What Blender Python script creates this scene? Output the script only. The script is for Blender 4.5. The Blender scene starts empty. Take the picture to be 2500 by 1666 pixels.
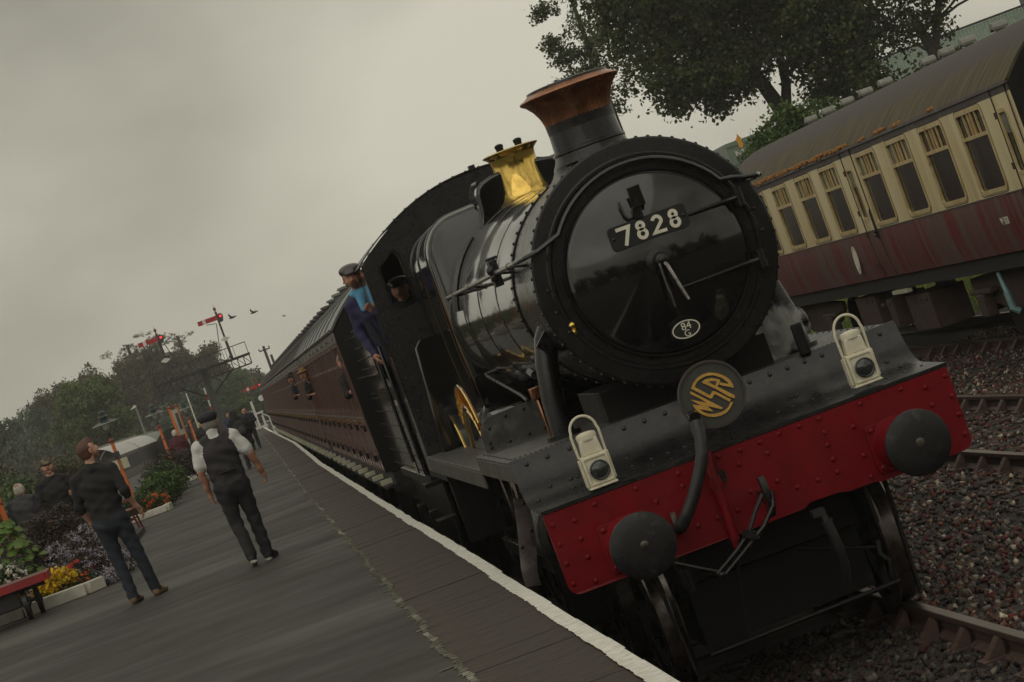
import bpy, math, random
import numpy as np
from mathutils import Vector, Matrix
from mathutils.geometry import tessellate_polygon
random.seed(7); RNG = np.random.default_rng(7)
S = bpy.context.scene; COL = S.collection
R = math.radians; PI = math.pi
V = Vector

# ------------------------------------------------------------------ camera
cam = bpy.data.cameras.new('camera'); co = bpy.data.objects.new('camera', cam); COL.objects.link(co)
_y, _t, _r = R(5.708), R(-0.637), R(19.977)
_f = V((math.sin(_y)*math.cos(_t), math.cos(_y)*math.cos(_t), math.sin(_t)))
_rt = V((math.cos(_y), -math.sin(_y), 0)); _up = _rt.cross(_f)
_ir = _rt*math.cos(_r) - _up*math.sin(_r); _iu = _rt*math.sin(_r) + _up*math.cos(_r)
M = Matrix((_ir, _iu, -_f)).transposed().to_4x4(); M.translation = V((-2.829, -17.009, 2.616))
co.matrix_world = M
cam.lens = 100.12; cam.sensor_width = 36; cam.clip_start = 0.1; cam.clip_end = 6000
S.camera = co

# ------------------------------------------------------------------ sky, sun, exposure
W = bpy.data.worlds.new('World'); S.world = W; W.use_nodes = True
nt = W.node_tree; nt.nodes.clear()
def wn(t, **k):
    n = nt.nodes.new(t)
    for a, b in k.items(): setattr(n, a, b)
    return n
out = wn('ShaderNodeOutputWorld'); bg = wn('ShaderNodeBackground'); bg2 = wn('ShaderNodeBackground'); mx = wn('ShaderNodeMixShader')
sky = wn('ShaderNodeTexSky', sky_type='NISHITA', sun_disc=False, sun_elevation=R(48), sun_rotation=R(205), dust_density=4.0, air_density=1.0)
bg.inputs[1].default_value = 0.06
SKYOFF = (-0.91044, 7.65702, 8.78746)
tc = wn('ShaderNodeTexCoord'); mp = wn('ShaderNodeMapping'); mp.inputs['Scale'].default_value = (3.0, 3.0, 5.0); mp.inputs['Location'].default_value = SKYOFF
mp.inputs['Rotation'].default_value = (0.25, 0.5, 0.4)
nz = wn('ShaderNodeTexNoise'); nz.inputs['Scale'].default_value = 0.9; nz.inputs['Detail'].default_value = 5; nz.inputs['Roughness'].default_value = 0.5
cr = wn('ShaderNodeValToRGB'); e = cr.color_ramp.elements
e[0].position = 0.34; e[0].color = (0.310, 0.297, 0.238, 1); e[1].position = 0.60; e[1].color = (0.635, 0.610, 0.505, 1)
L = nt.links.new
L(tc.outputs['Generated'], mp.inputs[0]); L(mp.outputs[0], nz.inputs['Vector']); L(nz.outputs['Fac'], cr.inputs[0]); L(cr.outputs[0], bg2.inputs[0])
L(sky.outputs[0], bg.inputs[0]); mx.inputs[0].default_value = 0.95
L(bg.outputs[0], mx.inputs[1]); L(bg2.outputs[0], mx.inputs[2]); L(mx.outputs[0], out.inputs[0])
sl = bpy.data.lights.new('sun', 'SUN'); sl.energy = 0.6; sl.angle = R(75); sl.color = (1.0, 0.95, 0.86)
so = bpy.data.objects.new('sun', sl); COL.objects.link(so); so.rotation_euler = (R(42), 0, R(-25)); so.location = (0, 0, 40)
S.view_settings.view_transform = 'Standard'; S.view_settings.look = 'None'; S.view_settings.gamma = 1; S.view_settings.use_curve_mapping = False
S.view_settings.exposure = 0.0
S.cycles.max_bounces = 6; S.cycles.volume_bounces = 0; S.cycles.transparent_max_bounces = 12; S.cycles.use_denoising = True
S.cycles.volume_step_rate = 4

# ------------------------------------------------------------------ materials
MATS = {}
def mat(name, c, rough=0.6, metal=0.0, c2=None, scale=6.0, stretch=(1, 1, 1), bstretch=(1, 1, 1), bump=0.0, bscale=40.0, spec=0.5, coat=0.0, rvar=0.0, lo=0.35, hi=0.65, attr=None, trans=0.0, detail=5.0, c3=None, lo3=0.55, hi3=0.7, scale3=2.0, stretch3=(1,1,1), coat_rough=0.05):
    m = bpy.data.materials.new(name); m.use_nodes = True; t = m.node_tree; l = t.links.new
    b = t.nodes['Principled BSDF']; N = t.nodes.new
    b.inputs['Roughness'].default_value = rough; b.inputs['Metallic'].default_value = metal
    b.inputs['Specular IOR Level'].default_value = spec; b.inputs['Coat Weight'].default_value = coat; b.inputs['Coat Roughness'].default_value = coat_rough
    tcn = N('ShaderNodeTexCoord')
    def noise(sc, st, det=detail):
        mpn = N('ShaderNodeMapping'); mpn.inputs['Scale'].default_value = st; l(tcn.outputs['Object'], mpn.inputs[0])
        n = N('ShaderNodeTexNoise'); n.inputs['Scale'].default_value = sc; n.inputs['Detail'].default_value = det; n.inputs['Roughness'].default_value = 0.6
        l(mpn.outputs[0], n.inputs['Vector']); return n
    if c2 is None: c2 = tuple(x*0.72 for x in c)
    n1 = noise(scale, stretch); r1 = N('ShaderNodeValToRGB'); r1.color_ramp.elements[0].position = lo; r1.color_ramp.elements[1].position = hi
    r1.color_ramp.elements[0].color = (*c2, 1); r1.color_ramp.elements[1].color = (*c, 1); l(n1.outputs['Fac'], r1.inputs[0]); colr = r1.outputs[0]
    if c3 is not None:
        n3 = noise(scale3, stretch3); r3 = N('ShaderNodeMapRange'); r3.inputs[1].default_value = lo3; r3.inputs[2].default_value = hi3
        l(n3.outputs['Fac'], r3.inputs[0]); mxn = N('ShaderNodeMix'); mxn.data_type = 'RGBA'; l(r3.outputs[0], mxn.inputs[0]); l(colr, mxn.inputs[6]); mxn.inputs[7].default_value = (*c3, 1); colr = mxn.outputs[2]
    if attr:
        an = N('ShaderNodeAttribute'); an.attribute_name = attr; ma = N('ShaderNodeMix'); ma.data_type = 'RGBA'; ma.blend_type = 'MULTIPLY'; ma.inputs[0].default_value = 1
        l(colr, ma.inputs[6]); l(an.outputs['Color'], ma.inputs[7]); colr = ma.outputs[2]
    l(colr, b.inputs['Base Color'])
    if rvar:
        mr = N('ShaderNodeMapRange'); mr.inputs[3].default_value = max(0.02, rough-rvar); mr.inputs[4].default_value = min(1, rough+rvar)
        mr.inputs[1].default_value = 0.3; mr.inputs[2].default_value = 0.7
        nr = noise(scale*1.7, stretch); l(nr.outputs['Fac'], mr.inputs[0]); l(mr.outputs[0], b.inputs['Roughness'])
    if bump:
        nb = noise(bscale, bstretch); bp = N('ShaderNodeBump'); bp.inputs['Strength'].default_value = min(1, bump); bp.inputs['Distance'].default_value = 0.01
        l(nb.outputs['Fac'], bp.inputs['Height']); l(bp.outputs[0], b.inputs['Normal'])
    if trans:
        tr = N('ShaderNodeBsdfTranslucent'); l(colr, tr.inputs[0]); ms = N('ShaderNodeMixShader'); ms.inputs[0].default_value = trans
        o = t.nodes['Material Output']; l(b.outputs[0], ms.inputs[1]); l(tr.outputs[0], ms.inputs[2]); l(ms.outputs[0], o.inputs[0])
    MATS[name] = m
    return m
def M_(n): return MATS[n]
mat('black_gloss', (0.007, 0.0068, 0.007), 0.10, c2=(0.005, 0.005, 0.005), scale=3, coat=0.5, coat_rough=0.02)
mat('black_smokebox', (0.010, 0.0095, 0.010), 0.26, c2=(0.006, 0.006, 0.006), scale=5, rvar=0.08, bump=0.03, bscale=30, coat=0.1, spec=.36)
mat('black_satin', (0.012, 0.011, 0.0115), 0.30, spec=.45, c2=(0.006, 0.006, 0.0065), scale=6, rvar=0.1, bump=0.05, bscale=30, c3=(0.030, 0.028, 0.026), lo3=0.56, hi3=0.8, scale3=3)
mat('black_grimy', (0.006, 0.0055, 0.005), 0.5, spec=.25, c2=(0.0035, 0.0035, 0.0035), scale=9, rvar=0.12, bump=0.2, bscale=50, c3=(0.022, 0.019, 0.017), lo3=0.62, hi3=0.82, scale3=6)
mat('plate_grey', (0.075, 0.072, 0.066), 0.42, c2=(0.030, 0.029, 0.028), scale=7, rvar=0.12, bump=0.15, bscale=60, c3=(0.13, 0.125, 0.11), lo3=0.56, hi3=0.75, scale3=9)
mat('buffer_black', (0.013, 0.0125, 0.013), 0.45, spec=.35, c2=(0.010, 0.0095, 0.010), scale=9, bump=0.2, bscale=50, c3=(0.045, 0.042, 0.041), lo3=0.58, hi3=0.74, scale3=11, rvar=.1)
mat('red_paint', (0.185, 0.002, 0.007), 0.42, c2=(0.13, 0.002, 0.006), scale=4, rvar=0.12, bump=0.08, bscale=30, spec=.22, c3=(0.060, 0.010, 0.009), lo3=0.60, hi3=0.80, scale3=5)
mat('copper', (0.56, 0.26, 0.145), 0.26, 1.0, c2=(0.34, 0.15, 0.085), scale=9, stretch=(1, 1, .35), rvar=0.1, bump=0.04, bscale=30)
mat('brass', (0.86, 0.60, 0.17), 0.10, 1.0, c2=(0.68, 0.45, 0.11), scale=9, rvar=0.07, bump=0.04, bscale=20)
mat('steel', (0.42, 0.40, 0.37), 0.30, 1.0, c2=(0.22, 0.20, 0.18), scale=14, rvar=0.1)
mat('tyre_steel', (0.24, 0.21, 0.19), 0.34, 1.0, c2=(0.10, 0.085, 0.08), scale=10, rvar=0.1)
mat('lamp_white', (0.72, 0.68, 0.54), 0.42, c2=(0.60, 0.55, 0.40), scale=12, c3=(0.28, 0.22, 0.12), lo3=0.62, hi3=0.82, scale3=16, bump=0.04)
mat('lens', (0.03, 0.035, 0.035), 0.06, coat=0.6)
mat('sign_black', (0.012, 0.012, 0.012), 0.4)
mat('number_white', (0.74, 0.72, 0.60), 0.5, c2=(0.66, 0.63, 0.50), scale=20)
mat('headboard_grey', (0.060, 0.062, 0.056), 0.4, c2=(0.046, 0.046, 0.043), scale=12)
mat('headboard_rim', (0.060, 0.045, 0.042), 0.5)
mat('gold', (0.62, 0.36, 0.07), 0.45, c2=(0.50, 0.28, 0.06), scale=20, c3=(0.2, 0.07, 0.03), lo3=0.66, hi3=0.78, scale3=22)
mat('window_black', (0.010, 0.006, 0.006), 0.35, spec=.15)
mat('rubber', (0.016, 0.016, 0.017), 0.5)
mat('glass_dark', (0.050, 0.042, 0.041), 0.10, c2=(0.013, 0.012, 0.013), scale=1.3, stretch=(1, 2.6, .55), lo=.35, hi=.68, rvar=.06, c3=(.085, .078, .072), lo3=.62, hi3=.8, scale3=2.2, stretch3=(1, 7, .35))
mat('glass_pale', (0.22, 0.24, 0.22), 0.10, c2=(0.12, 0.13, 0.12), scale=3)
mat('maroon_gloss', (0.165, 0.092, 0.080), 0.20, c2=(0.110, 0.048, 0.042), scale=3, stretch=(1, 1, .15), coat=0.5, rvar=0.05)
mat('maroon_dull', (0.160, 0.098, 0.086), 0.38, c2=(0.095, 0.052, 0.045), scale=3, stretch=(1, 2, .12), coat=0.2)
mat('coach_roof_grey', (0.11, 0.115, 0.11), 0.35, c2=(0.08, 0.085, 0.082), scale=4)
mat('coach_roof_brown', (0.062, 0.054, 0.050), 0.6, c2=(0.040, 0.036, 0.034), scale=4)
mat('cream', (0.74, 0.65, 0.41), 0.42, c2=(0.62, 0.50, 0.26), scale=1.6, stretch=(1, 1.3, .25), c3=(0.33, 0.21, 0.065), lo3=0.56, hi3=0.80, scale3=1.4, stretch3=(1, 1.6, .12))
mat('cream_trim', (0.62, 0.51, 0.27), 0.42, c2=(0.46, 0.33, 0.13), scale=6, c3=(0.16, 0.08, 0.03), lo3=0.6, hi3=0.8, scale3=9)
mat('maroon_faded', (0.130, 0.034, 0.032), 0.5, c2=(0.120, 0.078, 0.066), scale=1.7, stretch=(1, 1.6, .10), c3=(0.150, 0.008, 0.010), lo3=0.53, hi3=0.58, scale3=2.4, stretch3=(1, 1.9, .05), coat=0.12, lo=.42, hi=.58)
mat('coach_under', (0.010, 0.009, 0.0085), 0.7, c2=(0.010, 0.009, 0.009), scale=6, bump=0.1)
mat('rust_brown', (0.075, 0.042, 0.032), 0.75, c2=(0.035, 0.022, 0.019), scale=8, bump=0.2)
mat('pipe_blue', (0.20, 0.36, 0.38), 0.5)
mat('curtain', (0.38, 0.22, 0.07), 0.8, c2=(0.10, 0.05, 0.03), scale=14, stretch=(1, 4, .3))
mat('vent_grey', (0.24, 0.24, 0.21), 0.6, c2=(0.17, 0.17, 0.15), scale=12)
mat('moss', (0.36, 0.16, 0.035), 0.9, c2=(0.16, 0.08, 0.025), scale=30, bump=0.5, bscale=90)
mat('gutter', (0.070, 0.045, 0.042), 0.55, c2=(0.045, 0.033, 0.032), scale=5, c3=(0.26, 0.24, 0.22), lo3=0.6, hi3=0.75, scale3=6, stretch3=(1, 3, .2))
mat('white_paint', (0.76, 0.75, 0.68), 0.6, c2=(0.54, 0.53, 0.46), scale=14, bump=0.15, bscale=60, c3=(0.30, 0.29, 0.25), lo3=0.6, hi3=0.78, scale3=18)
mat('kerb_white', (0.64, 0.62, 0.54), 0.65, c2=(0.46, 0.44, 0.36), scale=5, bump=0.15)
mat('gate_white', (0.72, 0.72, 0.68), 0.5)
mat('orange_paint', (0.66, 0.17, 0.035), 0.45, c2=(0.56, 0.13, 0.028), scale=4)
mat('red_brown_paint', (0.24, 0.045, 0.028), 0.45)
mat('signal_red', (0.45, 0.012, 0.016), 0.45)
mat('signal_white', (0.74, 0.74, 0.66), 0.5)
mat('iron_dark', (0.022, 0.022, 0.024), 0.5, c2=(0.012, 0.012, 0.013), scale=9)
mat('wood_post', (0.055, 0.055, 0.050), 0.75, c2=(0.030, 0.030, 0.028), scale=6, stretch=(2, 2, .2))
mat('lamp_green', (0.020, 0.035, 0.036), 0.4)
mat('frosted', (0.62, 0.58, 0.50), 0.4)
mat('sign_cream', (0.55, 0.54, 0.40), 0.5)
mat('bench_red', (0.16, 0.022, 0.018), 0.45)
mat('trolley_red', (0.30, 0.012, 0.014), 0.45, c2=(0.20, 0.02, 0.018), scale=3)
mat('trolley_plank', (0.10, 0.095, 0.08), 0.7, c2=(0.06, 0.055, 0.05), scale=3, stretch=(.3, 6, 6))
mat('soil', (0.035, 0.024, 0.017), 0.95, c2=(0.018, 0.013, 0.010), scale=20, bump=0.5)
mat('bark', (0.060, 0.050, 0.042), 0.9, c2=(0.028, 0.024, 0.020), scale=4, stretch=(3, 3, .4), bump=0.6, bscale=14)
def leafmat(n, c, c2, sc=1.2, tr=0.28, rough=0.45):
    return mat(n, c, rough, c2=c2, scale=sc, attr='tint', trans=tr, spec=0.4, lo=0.3, hi=0.7, detail=3)
leafmat('leaf_dark', (0.095, 0.120, 0.036), (0.052, 0.068, 0.024), 0.9, tr=.42)
leafmat('leaf_light', (0.10, 0.17, 0.035), (0.055, 0.10, 0.025), 1.5)
leafmat('leaf_mid', (0.060, 0.105, 0.028), (0.035, 0.060, 0.020), 1.5)
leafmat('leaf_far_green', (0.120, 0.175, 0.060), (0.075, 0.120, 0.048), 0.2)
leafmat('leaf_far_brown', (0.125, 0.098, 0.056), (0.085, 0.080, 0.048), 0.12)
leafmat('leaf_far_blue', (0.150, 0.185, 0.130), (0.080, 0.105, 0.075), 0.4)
leafmat('leaf_bronze', (0.085, 0.055, 0.050), (0.050, 0.040, 0.026), 2.5)
leafmat('leaf_bright', (0.135, 0.215, 0.028), (0.055, 0.105, 0.02), 4.0)
leafmat('leaf_conifer', (0.120, 0.165, 0.036), (0.060, 0.090, 0.024), 0.35)
leafmat('petal_lilac', (0.50, 0.44, 0.52), (0.36, 0.32, 0.38), 8)
leafmat('petal_white', (0.76, 0.74, 0.66), (0.62, 0.60, 0.52), 8)
leafmat('petal_yellow', (0.80, 0.56, 0.020), (0.60, 0.40, 0.015), 8)
leafmat('petal_red', (0.62, 0.045, 0.025), (0.50, 0.03, 0.02), 8)
leafmat('petal_orange', (0.66, 0.16, 0.02), (0.55, 0.10, 0.02), 8)
leafmat('grass_blade', (0.16, 0.21, 0.030), (0.08, 0.12, 0.02), 2.0)

# ------------------------------------------------------------------ mesh builder
class MB:
    def __init__(s): s.v = []; s.f = []; s.m = []
    def add(s, vs, fs, m=0):
        b = len(s.v); s.v += [tuple(v) for v in vs]; s.f += [tuple(i+b for i in f) for f in fs]; s.m += [m]*len(fs); return s
    def box(s, x0, x1, y0, y1, z0, z1, m=0):
        vs = [(x, y, z) for z in (z0, z1) for y in (y0, y1) for x in (x0, x1)]
        return s.add(vs, [(0, 2, 3, 1), (4, 5, 7, 6), (0, 1, 5, 4), (2, 6, 7, 3), (0, 4, 6, 2), (1, 3, 7, 5)], m)
    def bar(s, p, q, w, h=None, m=0, up=(0, 0, 1)):
        p = V(p); q = V(q); h = h or w; d = (q-p).normalized(); u = d.cross(V(up))
        if u.length < 1e-4: u = d.cross(V((0, 1, 0)))
        u.normalize(); n = u.cross(d); a = u*w/2; b = n*h/2
        vs = [c+x for c in (p, q) for x in (-a-b, a-b, a+b, -a+b)]
        return s.add(vs, [(3, 2, 1, 0), (4, 5, 6, 7), (0, 1, 5, 4), (1, 2, 6, 5), (2, 3, 7, 6), (3, 0, 4, 7)], m)
    def tube(s, pts, r, n=8, m=0, caps=True, closed=False):
        P = [V(p) for p in pts]; k = len(P); rr = r if isinstance(r, (list, tuple)) else [r]*k
        vs = []; nrm = None
        for i in range(k):
            if closed: d = P[(i+1) % k]-P[i-1]
            else: d = P[min(i+1, k-1)]-P[max(i-1, 0)]
            d.normalize()
            if nrm is None:
                nrm = d.orthogonal().normalized()
            else:
                nrm = (nrm-d*nrm.dot(d)); nrm.normalize()
            bn = d.cross(nrm)
            for j in range(n):
                a = 2*PI*j/n; vs.append(P[i]+(nrm*math.cos(a)+bn*math.sin(a))*rr[i])
        fs = []
        for i in range(k if closed else k-1):
            a = i*n; b = ((i+1) % k)*n
            for j in range(n): fs.append((a+j, a+(j+1) % n, b+(j+1) % n, b+j))
        if caps and not closed: fs += [tuple(range(n-1, -1, -1)), tuple((k-1)*n+j for j in range(n))]
        return s.add(vs, fs, m)
    def cyl(s, p, q, r0, r1=None, n=16, m=0): return s.tube([p, q], [r0, r0 if r1 is None else r1], n, m)
    def lathe(s, prof, o=(0, 0, 0), axis=(0, 0, 1), n=32, m=0, caps=True, a0=0, a1=2*PI):
        o = V(o); ax = V(axis).normalized(); u = ax.orthogonal().normalized() if abs(ax.z) > .9 else V((0, 0, 1)).cross(ax).normalized()
        w = ax.cross(u); full = abs(a1-a0-2*PI) < 1e-6; c = n if full else n+1
        vs = []
        for r, t in prof:
            for j in range(c):
                a = a0+(a1-a0)*j/n; vs.append(o+ax*t+(u*math.cos(a)+w*math.sin(a))*r)
        fs = []
        for i in range(len(prof)-1):
            for j in range(n):
                j2 = (j+1) % c
                fs.append((i*c+j, i*c+j2, (i+1)*c+j2, (i+1)*c+j))
        if caps and full:
            if prof[0][0] > 1e-5: fs.append(tuple(range(c-1, -1, -1)))
            if prof[-1][0] > 1e-5: fs.append(tuple((len(prof)-1)*c+j for j in range(c)))
        return s.add(vs, fs, m)
    def prism(s, poly, o, u, v, d, m=0, holes=()):
        o = V(o); u = V(u); v = V(v); d = V(d); loops = [list(poly)]+[list(h) for h in holes]
        allp = [p for lp in loops for p in lp]; k = len(allp)
        f3 = [o+u*a+v*b for a, b in allp]; vs = f3+[p+d for p in f3]
        tri = tessellate_polygon([[V((a, b, 0)) for a, b in lp] for lp in loops])
        fs = [(a, b, c) for a, b, c in tri]+[(c+k, b+k, a+k) for a, b, c in tri]
        st = 0
        for lp in loops:
            n = len(lp)
            for i in range(n): fs.append((st+i, st+(i+1) % n, st+(i+1) % n+k, st+i+k))
            st += n
        return s.add(vs, fs, m)
    def ball(s, c, r, n=8, m=0, sq=(1, 1, 1)):
        prof = [(math.sin(PI*i/(n//2+1)) if 0 < i < n//2+1 else 0.0, -math.cos(PI*i/(n//2+1))) for i in range(n//2+2)]
        b = len(s.v); s.lathe([(p[0]*r, p[1]*r) for p in prof], (0, 0, 0), (0, 0, 1), n, m)
        s.v[b:] = [(c[0]+x*sq[0], c[1]+y*sq[1], c[2]+z*sq[2]) for x, y, z in s.v[b:]]
        return s
    def ribbon(s, pts, w, o, u, v, d, m=0, closed=False):
        P = [V((a, b)) for a, b in pts]; k = len(P); Lf = []; Rt = []
        ww = w if isinstance(w, (list, tuple)) else [w]*k
        for i in range(k):
            if closed: a, b = P[i-1], P[(i+1) % k]
            else: a, b = P[max(i-1, 0)], P[min(i+1, k-1)]
            d1 = (P[i]-a).normalized() if (P[i]-a).length > 1e-9 else (b-P[i]).normalized()
            d2 = (b-P[i]).normalized() if (b-P[i]).length > 1e-9 else d1
            n1 = V((-d1.y, d1.x)); n2 = V((-d2.y, d2.x)); nn = n1+n2
            nn = nn.normalized() if nn.length > 1e-6 else n1
            sc = 1/max(.45, nn.dot(n1)); Lf.append(P[i]+nn*ww[i]/2*sc); Rt.append(P[i]-nn*ww[i]/2*sc)
        o = V(o); u = V(u); v = V(v); d = V(d); vs = []
        for A in (Lf, Rt): vs += [o+u*p.x+v*p.y for p in A]
        vs += [p+d for p in vs]; fs = []
        for i in range(k if closed else k-1):
            j = (i+1) % k
            fs += [(i, j, k+j, k+i), (2*k+i, 3*k+i, 3*k+j, 2*k+j), (i, 2*k+i, 2*k+j, j), (k+i, k+j, 3*k+j, 3*k+i)]
        if not closed: fs += [(0, k, 3*k, 2*k), (k-1, 3*k-1, 4*k-1, 2*k-1)]
        return s.add(vs, fs, m)
    def build(s, name, mats, parent=None, smooth=32, bevel=0.0):
        me = bpy.data.meshes.new(name); me.from_pydata(s.v, [], s.f)
        mats = mats if isinstance(mats, (list, tuple)) else [mats]
        for x in mats: me.materials.append(MATS[x] if isinstance(x, str) else x)
        if len(mats) > 1: me.polygons.foreach_set('material_index', s.m)
        import bmesh
        bm = bmesh.new(); bm.from_mesh(me); bmesh.ops.recalc_face_normals(bm, faces=bm.faces); bm.to_mesh(me); bm.free()
        if smooth:
            me.polygons.foreach_set('use_smooth', [True]*len(me.polygons)); me.set_sharp_from_angle(angle=R(smooth))
        me.update()
        return link(name, me, parent, bevel)
def link(name, me, parent=None, bevel=0.0):
    o = bpy.data.objects.new(name, me); COL.objects.link(o)
    if parent is not None: o.parent = parent
    if bevel:
        b = o.modifiers.new('bevel', 'BEVEL'); b.width = bevel; b.segments = 2; b.limit_method = 'ANGLE'; b.angle_limit = R(40); b.harden_normals = False
    return o
def tag(o, label=None, cat=None, group=None, kind=None):
    if label: o['label'] = label
    if cat: o['category'] = cat
    if group: o['group'] = group
    if kind: o['kind'] = kind
    return o
def thing(name, label, cat, loc=(0, 0, 0), rz=0, group=None, kind=None):
    o = bpy.data.objects.new(name, None); COL.objects.link(o); o.location = loc; o.rotation_euler = (0, 0, rz); o.empty_display_size = .2
    return tag(o, label, cat, group, kind)
def child(name, me, parent, loc=(0, 0, 0), rot=None, scale=None):
    o = bpy.data.objects.new(name, me); COL.objects.link(o); o.parent = parent; o.location = loc
    if rot is not None: o.rotation_mode = 'QUATERNION'; o.rotation_quaternion = rot
    if scale is not None: o.scale = (scale, scale, scale) if isinstance(scale, (int, float)) else scale
    return o
_kids = {}
def dup(root, loc, rz=None, label=None, group=None):
    def cp(o, par):
        c = o.copy(); COL.objects.link(c)
        if par is not None: c.parent = par
        for k in o.children: cp(k, c)
        return c
    r = cp(root, None); r.location = loc
    if rz is not None: r.rotation_euler = (0, 0, rz)
    if label: r['label'] = label
    if group: r['group'] = group
    return r
def Q(n): return V((0, 0, 1)).rotation_difference(V(n))
def rivet_mesh(r, h, m, name='rivet'):
    b = MB(); b.lathe([(r, 0), (r*.92, h*.5), (r*.55, h*.9), (0, h)], n=8, caps=False); o = b.build(name, m); me = o.data; bpy.data.objects.remove(o); return me
def rivets_stuff(name, pts, r, h, m, parent):
    b = MB()
    for p, n in pts: b.lathe([(r, 0), (r*.8, h*.7), (0, h)], p, n, 6, caps=False)
    o = b.build(name, m, parent); o['kind'] = 'stuff'; return o
def text_mesh(txt, size, name, m, parent, o, u, v, depth=.003, align='CENTER', sx=1.0):
    c = bpy.data.curves.new(name, 'FONT'); c.body = txt; c.size = size; c.extrude = depth; c.align_x = align; c.align_y = 'CENTER'; c.resolution_u = 3
    t = bpy.data.objects.new(name, c); COL.objects.link(t); dg = bpy.context.evaluated_depsgraph_get()
    me = bpy.data.meshes.new_from_object(t.evaluated_get(dg)); bpy.data.objects.remove(t); me.materials.clear(); me.materials.append(MATS[m])
    u = V(u).normalized(); v = V(v).normalized(); n = u.cross(v); mt = Matrix((u*sx, v, n)).transposed().to_4x4(); mt.translation = V(o); me.transform(mt)
    return link(name, me, parent)
def arc(cx, cy, r, a0, a1, n): return [(cx+r*math.cos(R(a0+(a1-a0)*i/n)), cy+r*math.sin(R(a0+(a1-a0)*i/n))) for i in range(n+1)]
def rrect(x0, x1, y0, y1, r, n=4):
    return arc(x1-r, y1-r, r, 0, 90, n)+arc(x0+r, y1-r, r, 90, 180, n)+arc(x0+r, y0+r, r, 180, 270, n)+arc(x1-r, y0+r, r, 270, 360, n)
def np_mesh(name, verts, quads, mats, parent=None, tint=None, smooth=False, midx=None):
    """verts (N,3), quads (M,k) -> a mesh object; tint is a per-face grey multiplier"""
    me = bpy.data.meshes.new(name); nv, (nf, k) = len(verts), quads.shape
    me.vertices.add(nv); me.vertices.foreach_set('co', np.asarray(verts, np.float32).ravel())
    me.loops.add(nf*k); me.loops.foreach_set('vertex_index', quads.astype(np.int32).ravel())
    me.polygons.add(nf); me.polygons.foreach_set('loop_start', np.arange(0, nf*k, k, dtype=np.int32)); me.polygons.foreach_set('loop_total', np.full(nf, k, np.int32))
    if midx is not None: me.polygons.foreach_set('material_index', midx.astype(np.int32))
    if smooth: me.polygons.foreach_set('use_smooth', np.ones(nf, bool))
    me.update(calc_edges=True); me.validate()
    for x in (mats if isinstance(mats, (list, tuple)) else [mats]): me.materials.append(MATS[x] if isinstance(x, str) else x)
    if tint is not None:
        a = me.color_attributes.new('tint', 'FLOAT_COLOR', 'CORNER'); t = np.asarray(tint, np.float32)
        if t.ndim == 1: t = np.stack([t, t, t], 1)
        c = np.ones((nf, k, 4), np.float32); c[:, :, :3] = t[:, None, :]; a.data.foreach_set('color', c.ravel())
    return link(name, me, parent)
# ================================================================== ground, tracks
ZP = 0.986
mat('earth', (0.060, 0.055, 0.035), 0.95, c2=(0.035, 0.040, 0.020), scale=.35, bump=0.4, bscale=3)
mat('ballast_base', (0.026, 0.020, 0.018), 0.95, c2=(0.016, 0.013, 0.012), scale=16, bump=1.0, bscale=24, c3=(0.085, 0.030, 0.022), lo3=0.55, hi3=0.75, scale3=3)
mat('asphalt', (0.034, 0.0285, 0.025), 0.62, c2=(0.021, 0.018, 0.017), scale=.9, stretch=(.5, .8, 1), bump=0.35, bscale=90, rvar=0.12, spec=.28, detail=8, c3=(0.105, 0.102, 0.082), lo3=0.54, hi3=0.82, scale3=.42, stretch3=(.30, 1.0, 1))
mat('slab_brown', (0.040, 0.027, 0.020), 0.62, c2=(0.020, 0.0135, 0.010), scale=4, stretch=(.6, 3, 1), bump=0.4, bscale=70, rvar=0.12, spec=.3, c3=(0.070, 0.036, 0.013), lo3=0.54, hi3=0.72, scale3=1.6, stretch3=(.5, 2, 1), attr='tint')
mat('wall_brick', (0.06, 0.045, 0.04), 0.9, c2=(0.03, 0.025, 0.022), scale=5, bump=.4)
mat('stone', (0.150, 0.135, 0.125), 0.75, c2=(0.050, 0.043, 0.040), scale=30, attr='tint')
mat('sleeper_wood', (0.040, 0.032, 0.028), 0.9, c2=(0.018, 0.015, 0.014), scale=4, stretch=(.4, 5, 3), bump=.4)
mat('rail_rust', (0.085, 0.045, 0.034), 0.7, c2=(0.045, 0.026, 0.022), scale=14)
mat('rail_head', (0.20, 0.15, 0.13), 0.36, 1.0, c2=(0.13, 0.085, 0.07), scale=9, stretch=(1, .1, 1))
g = MB(); g.add([(-500, -200, -.9), (-12.5, -200, -.9), (-12.5, 900, -.9), (-500, 900, -.9)], [(0, 1, 2, 3)]); g.add([(-12.5, -200, -.9), (10.6, -200, -.36), (10.6, 900, -.36), (-12.5, 900, -.9)], [(0, 1, 2, 3)])
g.add([(10.6, -200, -.36), (500, -200, -.36), (500, 900, -.36), (10.6, 900, -.36)], [(0, 1, 2, 3)])
tag(g.build('ground', 'earth', smooth=0), kind='structure')
bb = MB()
nx, ny = 60, 200
xs = np.linspace(-1.50, 10.4, nx); ysl = np.concatenate([np.linspace(-7, 30, 140), np.linspace(31, 330, 60)])
def ball_h(x):
    h = -.20
    for cx in (0, 3.978, 7.81):
        h = max(h, -.138-.16*max(0, abs(x-cx)-1.25))
    return max(h, -.33)
bv = [(x, y, ball_h(x)+random.uniform(-.012, .012)-.03) for y in ysl for x in xs]
bf = [(j*nx+i, j*nx+i+1, (j+1)*nx+i+1, (j+1)*nx+i) for j in range(ny-1) for i in range(nx-1)]
bb.add(bv, bf); tag(bb.build('ballast_bed', 'ballast_base', smooth=60), kind='structure')
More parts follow.
